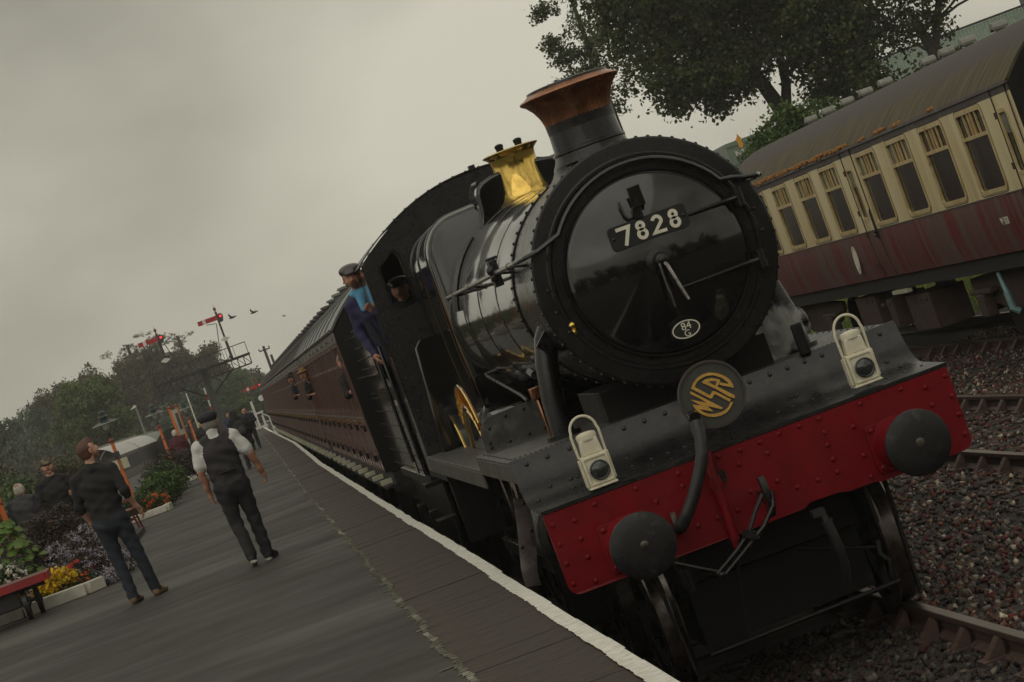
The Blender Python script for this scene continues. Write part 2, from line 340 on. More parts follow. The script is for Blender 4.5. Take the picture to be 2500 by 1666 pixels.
# loose ballast stones near the camera: real stones, one mesh
def stones(name, n, pos, smin, smax, m, tints):
    base = np.array([(1, 0, 0), (-1, 0, 0), (0, 1, 0), (0, -1, 0), (0, 0, 1), (0, 0, -1)], float)
    tri = np.array([(0, 2, 4), (2, 1, 4), (1, 3, 4), (3, 0, 4), (2, 0, 5), (1, 2, 5), (3, 1, 5), (0, 3, 5)])
    vs = base[None]+RNG.normal(0, .22, (n, 6, 3)); ax = RNG.normal(0, 1, (n, 3, 3)); q, _ = np.linalg.qr(ax)
    sc = RNG.uniform(smin, smax, (n, 1, 1))*RNG.uniform(.55, 1.1, (n, 1, 3))
    vs = np.einsum('nij,nkj->nki', q, vs*sc)+pos[:, None, :]
    f = (tri[None]+(np.arange(n)*6)[:, None, None]).reshape(-1, 3)
    o = np_mesh(name, vs.reshape(-1, 3), f, m, tint=np.repeat(tints, 8, 0)); return o
n1 = 68000
yy = -5.9+31*RNG.random(n1)**1.7; xx = RNG.uniform(-.75, 10.2, n1)
keep = (xx < 9.9) & ((xx > .80) | (yy < 2)) & (abs(abs(xx)-.753) > .06)
xx, yy = xx[keep], yy[keep]; zz = np.array([ball_h(x) for x in xx])-.012
tt = RNG.random(len(xx)); pal = np.array([(.75, .68, .63), (1.8, 1.7, 1.55), (.95, .36, .22), (1.05, .13, .11), (.38, .34, .34), (3.8, 3.6, 3.0)])
ti = pal[RNG.choice(6, len(xx), p=[.34, .17, .22, .08, .14, .05])]*RNG.uniform(.5, 1.3, (len(xx), 1))
oil = np.clip((1.0-np.abs(xx))*3, 0, 1)*np.clip((yy+5.6)*.8, 0, 1); ti *= (1-.72*oil)[:, None]  # oil mask is painted shade, darkening stones under and ahead of the locomotive
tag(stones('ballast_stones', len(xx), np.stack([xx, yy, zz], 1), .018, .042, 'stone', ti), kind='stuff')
def track(x, y0, y1, ys_near):
    t = thing('railway_track', None, None, (x, 0, 0), kind='structure')
    for s in (-1, 1):
        b = MB()
        pr = [(-.07, -.15), (.07, -.15), (.07, -.137), (.012, -.115), (.010, -.045), (.034, -.036), (.035, -.004), (-.035, -.004), (-.034, -.036), (-.010, -.045), (-.012, -.115), (-.07, -.137)]
        b.prism(pr, (s*.753, y0, 0), (1, 0, 0), (0, 0, 1), (0, y1-y0, 0)); rl = b.build('rail', 'rail_rust', t, smooth=20)
        b = MB(); b.box(s*.753-.031, s*.753+.031, y0, y1, -.0038, 0); b.build('rail_head', 'rail_head', rl)
    if not hasattr(track, 'sm'):
        b = MB(); b.box(-1.3, 1.3, -.125, .125, -.29, -.152); o = b.build('sleeper', 'sleeper_wood', bevel=0); track.sm = o.data; bpy.data.objects.remove(o)
        b = MB()
        b.box(-.19, .19, -.09, .09, -.152, -.125); b.prism([(-.16, -.125), (-.055, -.02), (-.04, -.05), (-.05, -.125)], (0, -.05, 0), (1, 0, 0), (0, 0, 1), (0, .1, 0)); b.prism([(.16, -.125), (.055, -.02), (.04, -.05), (.05, -.125)], (0, -.05, 0), (1, 0, 0), (0, 0, 1), (0, .1, 0))
        o = b.build('rail_chair', 'rail_rust'); track.cm = o.data; bpy.data.objects.remove(o)
    y = ys_near[0]
    while y < ys_near[1]:
        sl_ = child('sleeper', track.sm, t, (0, y, random.uniform(-.008, .004)))
        for s in (-1, 1): child('rail_chair', track.cm, sl_, (s*.753, 0, 0))
        y += .75
track(0, -8, 320, (-6, 8)); track(3.978, -8, 320, (-6, 24)); track(7.81, -8, 320, (5, 24))
# ================================================================== platform
b = MB()
edge = [(-1.545, -30), (-1.545, 40), (-1.47, 55), (-1.40, 71), (-1.45, 100), (-1.53, 148)]
inner = [(-2.21, -30), (-2.21, 30), (-2.17, 45), (-2.10, 62), (-2.02, 100), (-2.0, 148)]
def ix(pl, y):
    for (xa, ya), (xb, yb) in zip(pl, pl[1:]):
        if y <= yb: return xa+(xb-xa)*(y-ya)/(yb-ya)
    return pl[-1][0]
ysp = [-30, -20, -10, 0, 10, 20, 30, 45, 55, 62, 71, 85, 100, 125, 148]
b.add([(x, y, ZP) for y in ysp for x in (-14, ix(inner, y))], [(2*i, 2*i+1, 2*i+3, 2*i+2) for i in range(len(ysp)-1)])
b.add([(-14, 148, ZP), (-2.0, 148, ZP), (-2.0, 172, -.3), (-14, 172, -.3)], [(0, 1, 2, 3)])
tag(b.build('platform_surface', 'asphalt', smooth=0), kind='structure')
b = MB()
for (ya, yb) in zip(ysp, ysp[1:]):
    xa, xb = ix(edge, ya)-.06, ix(edge, yb)-.06
    b.add([(xa, ya, ZP-.07), (xb, yb, ZP-.07), (xb, yb, -.5), (xa, ya, -.5)], [(0, 1, 2, 3)])
tag(b.build('platform_wall', 'wall_brick', smooth=0), kind='structure')
# edge slabs, each its own piece; the white line is painted on their outer ends
ps = thing('platform_edge', None, None, (0, 0, 0), kind='structure')
b = MB(); b.box(0, 1, -.5, .5, -.07, 0); slab_me = b.build('slab', 'slab_brown').data
slab_me.color_attributes.new('tint', 'FLOAT_COLOR', 'CORNER').data.foreach_set('color', [1.0]*(4*len(slab_me.loops)))
bpy.data.objects.remove(bpy.data.objects['slab'])
b = MB(); wl = []
y = -9.0; k = 0
while y < 31:
    d = .60 if y < 12 else .9; xo = ix(edge, y+d/2)+random.uniform(-.005, .005)+(.012 if 1.2 < y < 9 else 0); xi = ix(inner, y+d/2)
    s = child('slab', slab_me, ps, (xi, y+d/2, ZP+random.uniform(-.003, .003))); s.scale = (xo-xi, d-.007, 1); s.rotation_euler = (R(random.uniform(-.05, .05)), 0, 0)
    wl.append((xo, y, d)); y += d
far = MB()
while y < 148:
    d = 1.5; xo = ix(edge, y+d/2)+random.uniform(-.006, .006); xi = ix(inner, y+d/2)
    far.box(xi, xo, y, y+d-.02, ZP-.07, ZP+random.uniform(-.003, .004)); wl.append((xo, y, d)); y += d
fo = far.build('slab_run', 'slab_brown', ps); fo['kind'] = 'stuff'
fo.data.color_attributes.new('tint', 'FLOAT_COLOR', 'CORNER').data.foreach_set('color', [1.0]*(4*len(fo.data.loops)))
b = MB()
for xo, y, d in wl:
    n = 12 if y < 12 else 5; top = ZP+.0075
    prev = None
    for i in range(n):
        ya, yb = y+d*i/n, y+d*(i+1)/n
        wa = prev if prev is not None else .088+random.uniform(-.004, .004); wb = .088+random.uniform(-.004, .004); prev = wb
        b.add([(xo-wa, ya, top), (xo+.001, ya, top), (xo+.001, yb, top), (xo-wb, yb, top)], [(0, 1, 2, 3)])
    b.add([(xo+.0015, y, top), (xo+.0015, y, ZP-.03), (xo+.0015, y+d, ZP-.03), (xo+.0015, y+d, top)], [(0, 1, 2, 3)])
tag(b.build('platform_white_line', 'white_paint', smooth=0), kind='structure')
# rough mortar/weed joint between asphalt and slabs
mat('joint', (0.20, 0.20, 0.14), 0.9, c2=(0.06, 0.055, 0.04), scale=26, bump=.6, c3=(0.34, 0.33, 0.27), lo3=0.5, hi3=0.62, scale3=1.1)
b = MB(); y = -10
while y < 147:
    d = .045 if y < 15 else .2; xi = ix(inner, y)+.012*math.sin(y*1.7)+.008*math.sin(y*5.1)
    w1 = random.choice([.008, .012, .016, .02, .03, .05, .12 if random.random() < .3 else .03])*random.random(); w2 = .012+.02*random.random()
    if random.random() < .82:
        b.add([(xi-.006-w1, y, ZP+.0055), (xi+w2, y-.01, ZP+.0055), (xi+w2*random.random()+.004, y+d, ZP+.0055), (xi-.012-w1*random.random(), y+d, ZP+.0055)], [(0, 1, 2, 3)])
    y += d*random.uniform(.7, 1)
tag(b.build('platform_joint', 'joint', smooth=0), kind='structure')

# ================================================================== locomotive
loco = thing('steam_locomotive', 'black steam locomotive with copper-capped chimney and red buffer beam at the platform', 'locomotive')
ZC = 2.584
def P(name, b, m, par=loco, smooth=32, bevel=0): return b.build(name, m, par, smooth, bevel)
# buffer beam
b = MB(); poly = [(-1.315, 1.375), (1.315, 1.375), (1.315, .93)]+arc(1.245, .925, .07, 0, -90, 4)+[(.70, .855), (.66, .868), (.49, .868), (.43, .885), (.24, .890), (.20, .865), (-.24, .86), (-1.245, .855)]+arc(-1.245, .925, .07, -90, -180, 4)
b.prism(poly, (0, 0, 0), (1, 0, 0), (0, 0, 1), (0, .04, 0)); beam = P('buffer_beam', b, 'red_paint', smooth=20, bevel=.004)
rv = [(-.456, 1.331), (-.73, 1.335), (-.998, 1.334), (-1.142, 1.283), (-1.277, 1.301), (-1.144, 1.167), (-1.277, 1.18), (-1.143, 1.05), (-1.278, 1.056), (-1.147, .90), (-1.281, .928), (-.64, 1.218), (-.457, 1.251), (-.458, 1.165), (-.458, 1.082), (-.449, .994), (-.191, 1.342), (-.055, 1.334), (.077, 1.337), (.204, 1.343), (-.088, 1.256), (.097, 1.257), (-.08, 1.076), (.097, 1.079), (-.19, .999), (-.322, .996), (.338, 1.345), (.466, 1.346), (.47, 1.256), (.462, 1.178), (.464, 1.084), (.463, 1.003), (.737, 1.344), (1.004, 1.34), (1.151, 1.299), (1.288, 1.322), (1.154, 1.184), (1.286, 1.193), (1.287, 1.074), (1.283, .95), (.649, 1.227), (.65, 1.04), (.334, .999), (.199, 1.0), (.65, .906), (1.15, 1.06), (1.15, .92), (-.64, 1.03), (-.65, .91)]
rm = rivet_mesh(.017, .014, 'red_paint')
for x, z in rv: child('rivet', rm, beam, (x, 0, z), Q((0, -1, 0)))
# buffers
for s in (-1, 1):
    bf = MB(); bf.prism(rrect(s*.87-.17, s*.87+.17, 1.05-.15, 1.05+.15, .03), (0, 0, 0), (1, 0, 0), (0, 0, 1), (0, -.028, 0))
    bf.lathe([(.165, .028), (.150, .05), (.128, .12), (.118, .30), (.130, .305), (.130, .335), (.10, .337)], (s*.87, 0, 1.05), (0, -1, 0), 28)
    buf = P('buffer', bf, 'red_paint', smooth=30, bevel=.003)
    h = MB(); h.lathe([(.055, .30), (.055, .50), (.15, .515), (.192, .53), (.200, .545), (.198, .556), (.185, .566), (.12, .580), (.05, .586), (0, .587)], (s*.87, 0, 1.05), (0, -1, 0), 40)
    bh_ = P('buffer_head', h, 'buffer_black', buf); h = MB(); h.lathe([(.0, .5885), (.022, .5882), (.026, .587)], (s*.87+.004, 0, 1.053), (0, -1, 0), 16); P('wear_mark', h, 'tyre_steel', buf)
    for dx in (-1, 1):
        for dz in (-1, 1): child('bolt', rm, buf, (s*.87+dx*.135, -.028, 1.05+dz*.118), Q((0, -1, 0)), 1.15)
# front apron: shelf, concave sweep, riveted
b = MB(); prof = [(0-.004, 1.378), (0-.004, 1.400), (.56, 1.412)]+[(.56+.36*math.sin(R(a)), 1.772-.36*math.cos(R(a))) for a in range(8, 80, 9)]+[(.935, 1.700), (.98, 1.700), (.98, 1.690)]
inn = [(y+.012, z-.014) for y, z in prof[2:-2]]
poly = prof[:-1]+[(.97, 1.686)]+inn[::-1]+[(.05, 1.378)]
b.prism(poly, (-1.322, 0, 0), (0, 1, 0), (0, 0, 1), (2.644, 0, 0)); apron = P('apron', b, 'black_satin', smooth=40)
ar = rivet_mesh(.016, .013, 'black_satin')
def apt(t):
    a = R(8+68*t); return (.56+.36*math.sin(a), 1.772-.36*math.cos(a)), V((0, -math.sin(a), math.cos(a)))
for t, xs_ in ((.92, [-1.22, -1.08, -.93, -.80, -.56, -.42, -.28, .30, .44, .56, .68, .80, 1.06, 1.20]), (.40, [-1.14, -1.0, -.955, -.62, .50, .53, .99, 1.15]), (.10, [-1.25, -1.02, -.76, -.62, -.49, -.38, -.27, .36, .46, .60, .70, 1.20])):
    for x in xs_:
        (y, z), n = apt(t); child('rivet', ar, apron, (x, y, z), Q(n))
sm = rivet_mesh(.011, .008, 'black_satin')
for i in range(22): child('rivet', sm, apron, (-1.25+i*.119, .30+.02*random.random(), 1.4075), Q((0, 0, 1)))
for x in (-1.02, -.02+.55, .98): # plate joints
    pass
# running plates
b = MB()
b.box(-1.312, 1.312, .975, 3.55, 1.672, 1.690); fp = P('footplate', b, 'plate_grey', bevel=.003)
b = MB()
for s in (-1, 1):
    b.box(min(s*1.312, s*.55), max(s*1.312, s*.55), 3.556, 9.28, 1.565, 1.583); b.box(min(s*1.312, s*1.296), max(s*1.312, s*1.296), 3.556, 9.28, 1.44, 1.563); b.box(min(s*1.312, s*1.296), max(s*1.312, s*1.296), .98, 3.55, 1.55, 1.670)
    b.box(min(s*1.312, s*.55), max(s*1.312, s*.55), 3.540, 3.554, 1.565, 1.671)
P('running_plate', b, 'plate_grey', bevel=.003)
for s in (-1, 1):
    for i in range(20): child('rivet', sm, fp, (s*(.60+.034*i), 1.03+.012*i, 1.690), Q((0, 0, 1)))
    for i in range(12): child('rivet', sm, fp, (s*1.27, 1.1+.2*i, 1.690), Q((0, 0, 1)))
# frames, plus filler boxes added to keep light out underneath
b = MB()
for s in (-1, 1):
    b.box(s*.60-.014, s*.60+.014, .05, .95, .62, 1.37); b.box(s*.60-.014, s*.60+.014, .951, 11, .5, 1.66)
b.box(-.58, .58, 1.35, 2.5, .75, 1.90); b.box(-.58, .58, .5, .55, .62, 1.36); b.box(-.57, .57, .62, 3.25, .20, .60); b.box(-1.1, 1.1, 3.0, 3.1, .3, 1.5); b.box(-.58, .58, 5.4, 5.5, .6, 1.6); b.box(-.58, .58, 3.3, 3.4, .5, 1.6)
b.box(-1.2, 1.2, 9.2, 9.3, .7, 1.3)
P('frame', b, 'black_grimy', bevel=.004)
# smokebox
b = MB(); b.lathe([(.0, .94), (.770, .94), (.770, 2.43), (.745, 2.44), (.745, 2.47), (.0, 2.47)], (0, 0, ZC), (0, 1, 0), 72, caps=False)
sbx = P('smokebox', b, 'black_smokebox', smooth=30)
b = MB(); b.lathe([(.772, .96), (.792, .955), (.795, .925), (.782, .914), (.700, .910), (.690, .902), (.672, .902), (.66, .912), (.0, .915)], (0, 0, ZC), (0, 1, 0), 96, caps=False)
ring = P('smokebox_ring', b, 'black_smokebox', smooth=25)
b = MB(); b.lathe([(.772, 1.0), (.779, 1.0), (.779, 1.05), (.772, 1.05)], (0, 0, ZC), (0, 1, 0), 72, caps=False); P('smokebox_band', b, 'black_smokebox', sbx)
b = MB(); b.lathe([(.772, 2.33), (.782, 2.33), (.782, 2.43), (.772, 2.43)], (0, 0, ZC), (0, 1, 0), 72, caps=False); P('smokebox_band', b, 'black_smokebox', sbx)
pts = []
for i in range(64):
    a = 2*PI*i/64
    pts.append(((.795*math.cos(a), .945, ZC+.795*math.sin(a)), (math.cos(a), 0, math.sin(a))))
    pts.append(((.782*math.cos(a), 2.38, ZC+.782*math.sin(a)), (math.cos(a), 0, math.sin(a))))
    pts.append(((.779*math.cos(a), 1.025, ZC+.779*math.sin(a)), (math.cos(a), 0, math.sin(a))))
rivets_stuff('rivet_band', pts, .014, .013, 'black_smokebox', sbx)
for a in (176, 188, 8, 356, 18, 200): child('rivet', ar, ring, (.715*math.cos(R(a)), .909, ZC+.715*math.sin(R(a))), Q((0, -1, 0)), .9)
b = MB(); b.ball((-.645, .88, 2.378), .026, 10); b.cyl((-.645, .90, 2.36), (-.643, .86, 2.325), .018, .015, 8); P('brass_cock', b, 'brass')
# smokebox door
b = MB(); prof = [(.572, .902), (.585, .890), (.585, .868), (.572, .852)]+[(r, .852-.125*(1-(r/.572)**2)) for r in (.555, .5, .42, .34, .26, .18, .1, .04, 0)]
b.lathe(prof, (0, 0, ZC-.012), (0, 1, 0), 96, caps=False); door = P('smokebox_door', b, 'black_gloss', smooth=40)
b = MB(); b.lathe([(.588, .89), (.602, .886), (.606, .874), (.600, .862), (.586, .862)], (0, 0, ZC-.012), (0, 1, 0), 96, caps=False); P('door_ring', b, 'black_gloss', door, smooth=50)
b = MB(); b.lathe([(.095, .735), (.092, .715), (.055, .705), (.042, .66), (.042, .64), (.03, .63), (.030, .60), (.018, .595), (0, .593)], (0, 0, ZC-.010), (0, 1, 0), 24, caps=False); P('door_boss', b, 'black_smokebox', door)
b = MB(); b.tube([(-.005, .615, 2.572), (.012, .60, 2.53), (.062, .585, 2.285)], [.016, .014, .011], 8); P('door_handle', b, 'steel', door)
b = MB(); b.tube([(-.02, .645, 2.572), (-.025, .635, 2.50), (-.03, .625, 2.27)], [.016, .014, .011], 8); P('door_handle', b, 'black_gloss', door)
for z, x0 in ((2.785, .22), (2.367, .075)):
    b = MB(); dome = lambda x, z: .852-.125*(1-min(1, ((x*x+(z-ZC)**2)/.572**2)))
    pl = [(x0+(.62-x0)*i/8) for i in range(9)]
    b.tube([(x, dome(x, z)-.012, z) for x in pl], [.008+.010*i/8 for i in range(9)], 8); b.cyl((.635, .84, z-.06), (.635, .84, z+.06), .028, n=12); b.box(.60, .69, .845, .905, z-.05, z+.05)
    P('hinge_strap', b, 'black_smokebox', door)
# number plate and digits
npz, npx = 2.795, 0.003
np_ = MB(); np_.prism(rrect(-.262, .262, -.078, .078, .03), (npx, .735, npz), (1, 0, 0), (0, 0, 1), (0, .02, 0)); plate = P('number_plate', np_, 'sign_black', bevel=.002)
def digit(ch, x, z, h, w):
    b = MB(); o = (x, .7348, z-h/2); u = (1, 0, 0); v = (0, 0, 1); d = (0, -.006, 0); t = h*.185
    if ch == '7': b.ribbon([(-w*.48, h-t/2), (w*.40, h-t/2), (-w*.12, 0)], t, o, u, v, d)
    elif ch == '8':
        b.ribbon([(p*1, q) for p, q in arc(0, h*.735, h*.175, 0, 360, 20)[:-1]], t*.95, o, u, v, d, closed=True); b.ribbon(arc(0, h*.30, h*.215, 0, 360, 22)[:-1], t*.95, o, u, v, d, closed=True)
    elif ch == '2': b.ribbon(arc(-.0, h*.69, h*.225, 165, -28, 14)+[(-w*.36, t/2+.002), (w*.46, t/2)], t*.95, o, u, v, d)
    digit_o = P('digit', b, 'number_white', plate, smooth=0); return digit_o
for ch, x in zip('7828', (-.160, -.048, .062, .172)): digit(ch, x+npx, npz, .122, .098)
for s in (-1, 1): child('bolt', sm, plate, (npx+s*.235, .735, npz), Q((0, -1, 0)), 1.2)
# shed plate
b = MB(); e_ = [(.094*math.cos(2*PI*i/28), .058*math.sin(2*PI*i/28)) for i in range(28)]; b.prism(e_, (.008, .742, 2.112), (1, 0, 0), (0, 0, 1), (0, .05, 0)); shed = P('shed_plate', b, 'sign_black')
b = MB(); b.ribbon([(p*.94, q*.92) for p, q in e_], .007, (.008, .7425, 2.112), (1, 0, 0), (0, 0, 1), (0, -.004, 0), closed=True); P('plate_rim', b, 'number_white', shed)
text_mesh('84', .068, 'plate_number', 'number_white', shed, (.014, .740, 2.130), (1, 0, 0), (0, 0, 1), .002); text_mesh('G', .060, 'plate_letter', 'number_white', shed, (.008, .740, 2.083), (1, 0, 0), (0, 0, 1), .002)
# top lamp bracket
b = MB(); b.box(-.052, .036, .715, .728, 2.945, 3.075); b.box(-.052, .036, .715, .79, 2.940, 2.952); b.box(-.062, .0, .735, .75, 2.86, 2.945); b.tube([(-.125, .74, 3.01), (-.118, .74, 2.92), (-.10, .74, 2.885), (-.06, .75, 2.89)], .011, 6); P('lamp_bracket', b, 'black_gloss', bevel=.004)
# handrail: cab - boiler - over the door - right boiler side
hr = [(-.83, 9.2, 2.874)]+[(-.83, 1.05, 2.874), (-.822, .93, 2.876), (-.79, .87, 2.88), (-.70, .845, 2.892), (-.63, .835, 2.915)]
hr += [(-.648*math.cos(R(a)), .832, 2.584+.648*math.sin(R(a))) for a in range(34, 150, 6)]
hr += [(.63, .835, 2.915), (.70, .845, 2.892), (.79, .87, 2.88), (.822, .93, 2.876), (.83, 1.05, 2.874), (.83, 9.2, 2.874)]
k0 = 1
b = MB(); b.tube(hr[1:-1], .017, 10); P('handrail', b, 'black_gloss')
for s in (-1, 1):
    b = MB(); b.tube([(s*.83, 9.2, 2.874), (s*.83, 1.1, 2.874)], .0175, 10); P('handrail', b, 'steel' if s < 0 else 'black_gloss')
    for y in (1.5, 2.42, 4.6, 7.0, 8.9):
        r = .77 if y < 2.5 else .76+.11*(y-2.45)/4.5; r = min(r, .872); z = 2.874; xs0 = math.sqrt(max(.01, r*r-(z-ZC)**2)) if y < 6.9 else .80
        p = MB(); p.tube([(s*(xs0-.03), y, z-.03), (s*.79, y, z-.01), (s*.83, y, z)], [.022, .014, .016], 8); p.ball((s*.83, y, z), .026, 8); P('handrail_knob', p, 'black_gloss')
# chimney
b = MB(); b.lathe([(.232, 3.66), (.238, 3.50), (.242, 3.475), (.254, 3.470), (.256, 3.455), (.246, 3.448), (.255, 3.42), (.280, 3.38)], (0, 1.9, 0), (0, 0, 1), 48, caps=False)
# flared saddle that lands on the smokebox curve
n = 48; rows = []
for t in range(7):
    f_ = t/6; r = .280+.15*f_**1.6; row = []
    for j in range(n):
        a = 2*PI*j/n; x = r*math.cos(a); y = 1.9+r*math.sin(a)*(.92 if f_ > 0 else 1); zb_ = ZC+math.sqrt(.768**2-x*x); row.append((x, y, 3.38+(zb_-3.38)*(1-(1-f_)**2.0)))
    rows.append(row)
b.add([p for r_ in rows for p in r_], [(i*n+j, (i+1)*n+j, (i+1)*n+(j+1) % n, i*n+(j+1) % n) for i in range(6) for j in range(n)])
chim = P('chimney', b, 'black_smokebox', smooth=50)
b = MB(); b.lathe([(.236, 3.655), (.240, 3.69), (.252, 3.735), (.280, 3.790), (.318, 3.835), (.346, 3.852), (.350, 3.862), (.343, 3.871), (.32, 3.878), (.285, 3.90), (.278, 3.905)], (0, 1.9, 0), (0, 0, 1), 64, caps=False); P('copper_cap', b, 'copper', chim, smooth=50)
b = MB(); b.lathe([(.287, 3.890), (.283, 3.915), (.255, 3.92), (.245, 3.90), (.235, 3.6), (0, 3.6)], (0, 1.9, 0), (0, 0, 1), 48, caps=False); P('chimney_lip', b, 'black_satin', chim, smooth=50)
rivets_stuff('rivet_column', [((-.237*math.sin(R(a)), 1.9-.237*math.cos(R(a)), z), (-math.sin(R(a)), -math.cos(R(a)), 0)) for a in (8,) for z in np.arange(3.48, 3.64, .024)], .006, .005, 'black_smokebox', chim)
# boiler barrel, lagging bands (slightly bulged sheets between bands)
b = MB(); prof = []; ysb = [2.47, 3.58, 4.70, 5.80, 6.93]
rb = lambda y: .752+.118*max(0, min(1, (y-2.5)/4.3))
for i in range(len(ysb)-1):
    for t in np.linspace(0, 1, 7)[:-1]: y = ysb[i]+(ysb[i+1]-ysb[i])*t; prof.append((rb(y)+.0065*math.sin(PI*t), y))
prof.append((rb(6.93), 6.93))
b.lathe(prof, (0, 0, ZC), (0, 1, 0), 80, caps=False); boil = P('boiler', b, 'black_gloss', smooth=60)
for y in ysb[1:-1]+[2.50, 6.80]:
    b = MB(); r = rb(y); b.lathe([(r-.002, y-.028), (r+.0035, y-.025), (r+.0035, y+.025), (r-.002, y+.028)], (0, 0, ZC), (0, 1, 0), 72, caps=False); P('boiler_band', b, 'black_gloss', boil, smooth=40)
# firebox: Belpaire section with big shoulders
sec = [(-.800, 1.55), (-.845, 2.0), (-.872, 2.45), (-.872, 2.75), (-.868, 3.20)]+[(-.868+.33*(1-math.cos(R(a))), 3.21+.33*math.sin(R(a))) for a in range(10, 91, 10)]+[(-.3, 3.553), (0, 3.560)]
sec = sec+[(-x, z) for x, z in sec[::-1][1:]]
fr = MB(); rows = []
for y, k in ((6.90, .955), (6.93, .982), (6.98, .997), (7.05, 1), (9.3, 1)):
    rows.append([(x*k, y, 2.5+(z-2.5)*k) for x, z in sec])
n = len(sec); fr.add([p for r_ in rows for p in r_], [(i*n+j, i*n+j+1, (i+1)*n+j+1, (i+1)*n+j) for i in range(4) for j in range(n-1)]+[tuple(range(n))])
fb = P('firebox', fr, 'black_gloss', smooth=50)
for y in (7.12, 8.1, 9.1):
    b = MB(); b.tube([(x*1.003, y, 2.5+(z-2.5)*1.003) for x, z in sec], .010, 6); P('firebox_band', b, 'black_gloss', fb)
# safety valve bonnet
b = MB(); by_ = 6.12
n = 48; rows = []
prof = [(.192, 3.78), (.187, 3.74), (.185, 3.68), (.190, 3.60), (.203, 3.53), (.228, 3.47), (.262, 3.42), (.30, 3.40)]
for i, (r, z) in enumerate(prof):
    row = []
    for j in range(n):
        a = 2*PI*j/n; x = r*math.cos(a); y = by_+r*math.sin(a); zs_ = ZC+math.sqrt(max(.05, (rb(y)+.006)**2-x*x)); f_ = max(0, (i-3)/(len(prof)-4)); row.append((x, y, z*(1-f_)+min(z, zs_)*f_))
    rows.append(row)
b.add([p for r_ in rows for p in r_], [(i*n+j, i*n+(j+1) % n, (i+1)*n+(j+1) % n, (i+1)*n+j) for i in range(len(rows)-1) for j in range(n)])
b.lathe([(.190, 3.775), (.196, 3.79), (.218, 3.810), (.236, 3.822), (.238, 3.830), (.225, 3.836), (.19, 3.842), (0, 3.842)], (0, by_, 0), (0, 0, 1), 48, caps=False)
bon = P('safety_valve_bonnet', b, 'brass', smooth=55)
for dx in (-.075, .085):
    b = MB(); b.lathe([(.03, 3.842), (.032, 3.87), (.036, 3.875), (.036, 3.895), (.02, 3.905), (0, 3.908)], (dx, by_, 0), (0, 0, 1), 14); P('safety_valve', b, 'black_grimy', bon)
# top feed casings down both sides of the bonnet
for s in (-1, 1):
    b = MB(); sec2 = []
    path = [(.12, 3.70), (.25, 3.68), (.33, 3.655), (.375, 3.62), (.395, 3.57), (.40, 3.50), (.412, 3.42), (.44, 3.34), (.50, 3.27), (.56, 3.215)]
    for (x, z) in path:
        r_ = rb(by_); base = math.sqrt(max(.01, r_*r_-min(x, .8)**2)); sec2.append([(s*x, by_-.11, z), (s*x, by_+.12, z)])
    vs = [p for r_ in sec2 for p in r_]; inn_ = [(s*.10, by_-.11, 3.35), (s*.10, by_+.12, 3.35)]
    k = len(path); fs = [(2*i, 2*i+1, 2*i+3, 2*i+2) for i in range(k-1)]; vs += inn_
    fs += [(2*i, 2*i+2, 2*k) for i in range(k-1)]+[(2*i+3, 2*i+1, 2*k+1) for i in range(k-1)]
    b.add(vs, fs); P('top_feed_casing', b, 'black_gloss', smooth=45, bevel=.025)
    b = MB(); b.tube([(s*math.sin(R(a))*(rb(6.1)+.018), by_, ZC+math.cos(R(a))*(rb(6.1)+.018)) for a in range(38, 84, 6)], .035, 8); P('feed_pipe', b, 'black_gloss')
    b = MB(); b.tube([(s*.34, by_, 3.66), (s*.33, 6.6, 3.68), (s*.30, 7.4, 3.62)], .02, 8); P('feed_pipe', b, 'black_satin')
# cab
yc = 9.32
roof = [(x, 3.94-.49*(abs(x)/1.29)**2.15) for x in np.linspace(-1.30, 1.30, 41)]
front = [(-1.275, 1.585), (1.275, 1.585), (1.28, 3.42)]+[(x, z-.012) for x, z in roof[::-1][1:-1]]+[(-1.28, 3.42)]
winL = [(-1.125, 2.985), (-1.10, 2.965), (-.93, 2.972), (-.905, 2.995), (-.915, 3.40), (-.945, 3.475), (-.975, 3.488), (-1.12, 3.385), (-1.135, 3.34)]
winR = [(-x, z) for x, z in winL[::-1]]
b = MB(); b.prism(front, (0, yc, 0), (1, 0, 0), (0, 0, 1), (0, .015, 0), holes=[winL, winR]); cabf = P('cab_front', b, 'black_satin', smooth=20)
for wpoly in (winL, winR):
    b = MB(); b.ribbon(wpoly, .022, (0, yc-.008, 0), (1, 0, 0), (0, 0, 1), (0, .03, 0), closed=True); wf = P('cab_window', b, 'black_gloss', smooth=20)
pts = []
for x, z in roof[2:-2:1]: pts.append(((x, yc, z-.05), (0, -1, 0)))
for x, z in roof[3:-3:2]: pts.append(((x, yc+.02, z+.012), (0, 0, 1)))
for z in np.arange(1.7, 3.4, .105): pts += [((-1.245, yc, z), (0, -1, 0)), ((1.245, yc, z), (0, -1, 0))]
for z in np.arange(2.0, 3.5, .16): pts += [((-1.19, yc, z), (0, -1, 0)), ((-.86, yc, z), (0, -1, 0))]
for x in (-1.1, -1.0): pts += [((x, yc, 2.90), (0, -1, 0)), ((x, yc, 2.72), (0, -1, 0)), ((x, yc, 2.65), (0, -1, 0))]
rivets_stuff('rivet_row', pts, .011, .010, 'black_satin', cabf)
b = MB(); k = len(roof); vs = [(x, y, z+dz) for dz in (0, .012) for y in (yc-.03, 11.75) for x, z in roof]
fs = []
for i in range(k-1): fs += [(i, i+1, k+i+1, k+i), (2*k+i+1, 2*k+i, 3*k+i, 3*k+i+1), (i+1, i, 2*k+i, 2*k+i+1), (k+i, k+i+1, 3*k+i+1, 3*k+i)]
fs += [(0, k, 3*k, 2*k), (k-1, 3*k-1, 4*k-1, 2*k-1)]
b.add(vs, fs); P('cab_roof', b, 'black_satin', smooth=30)
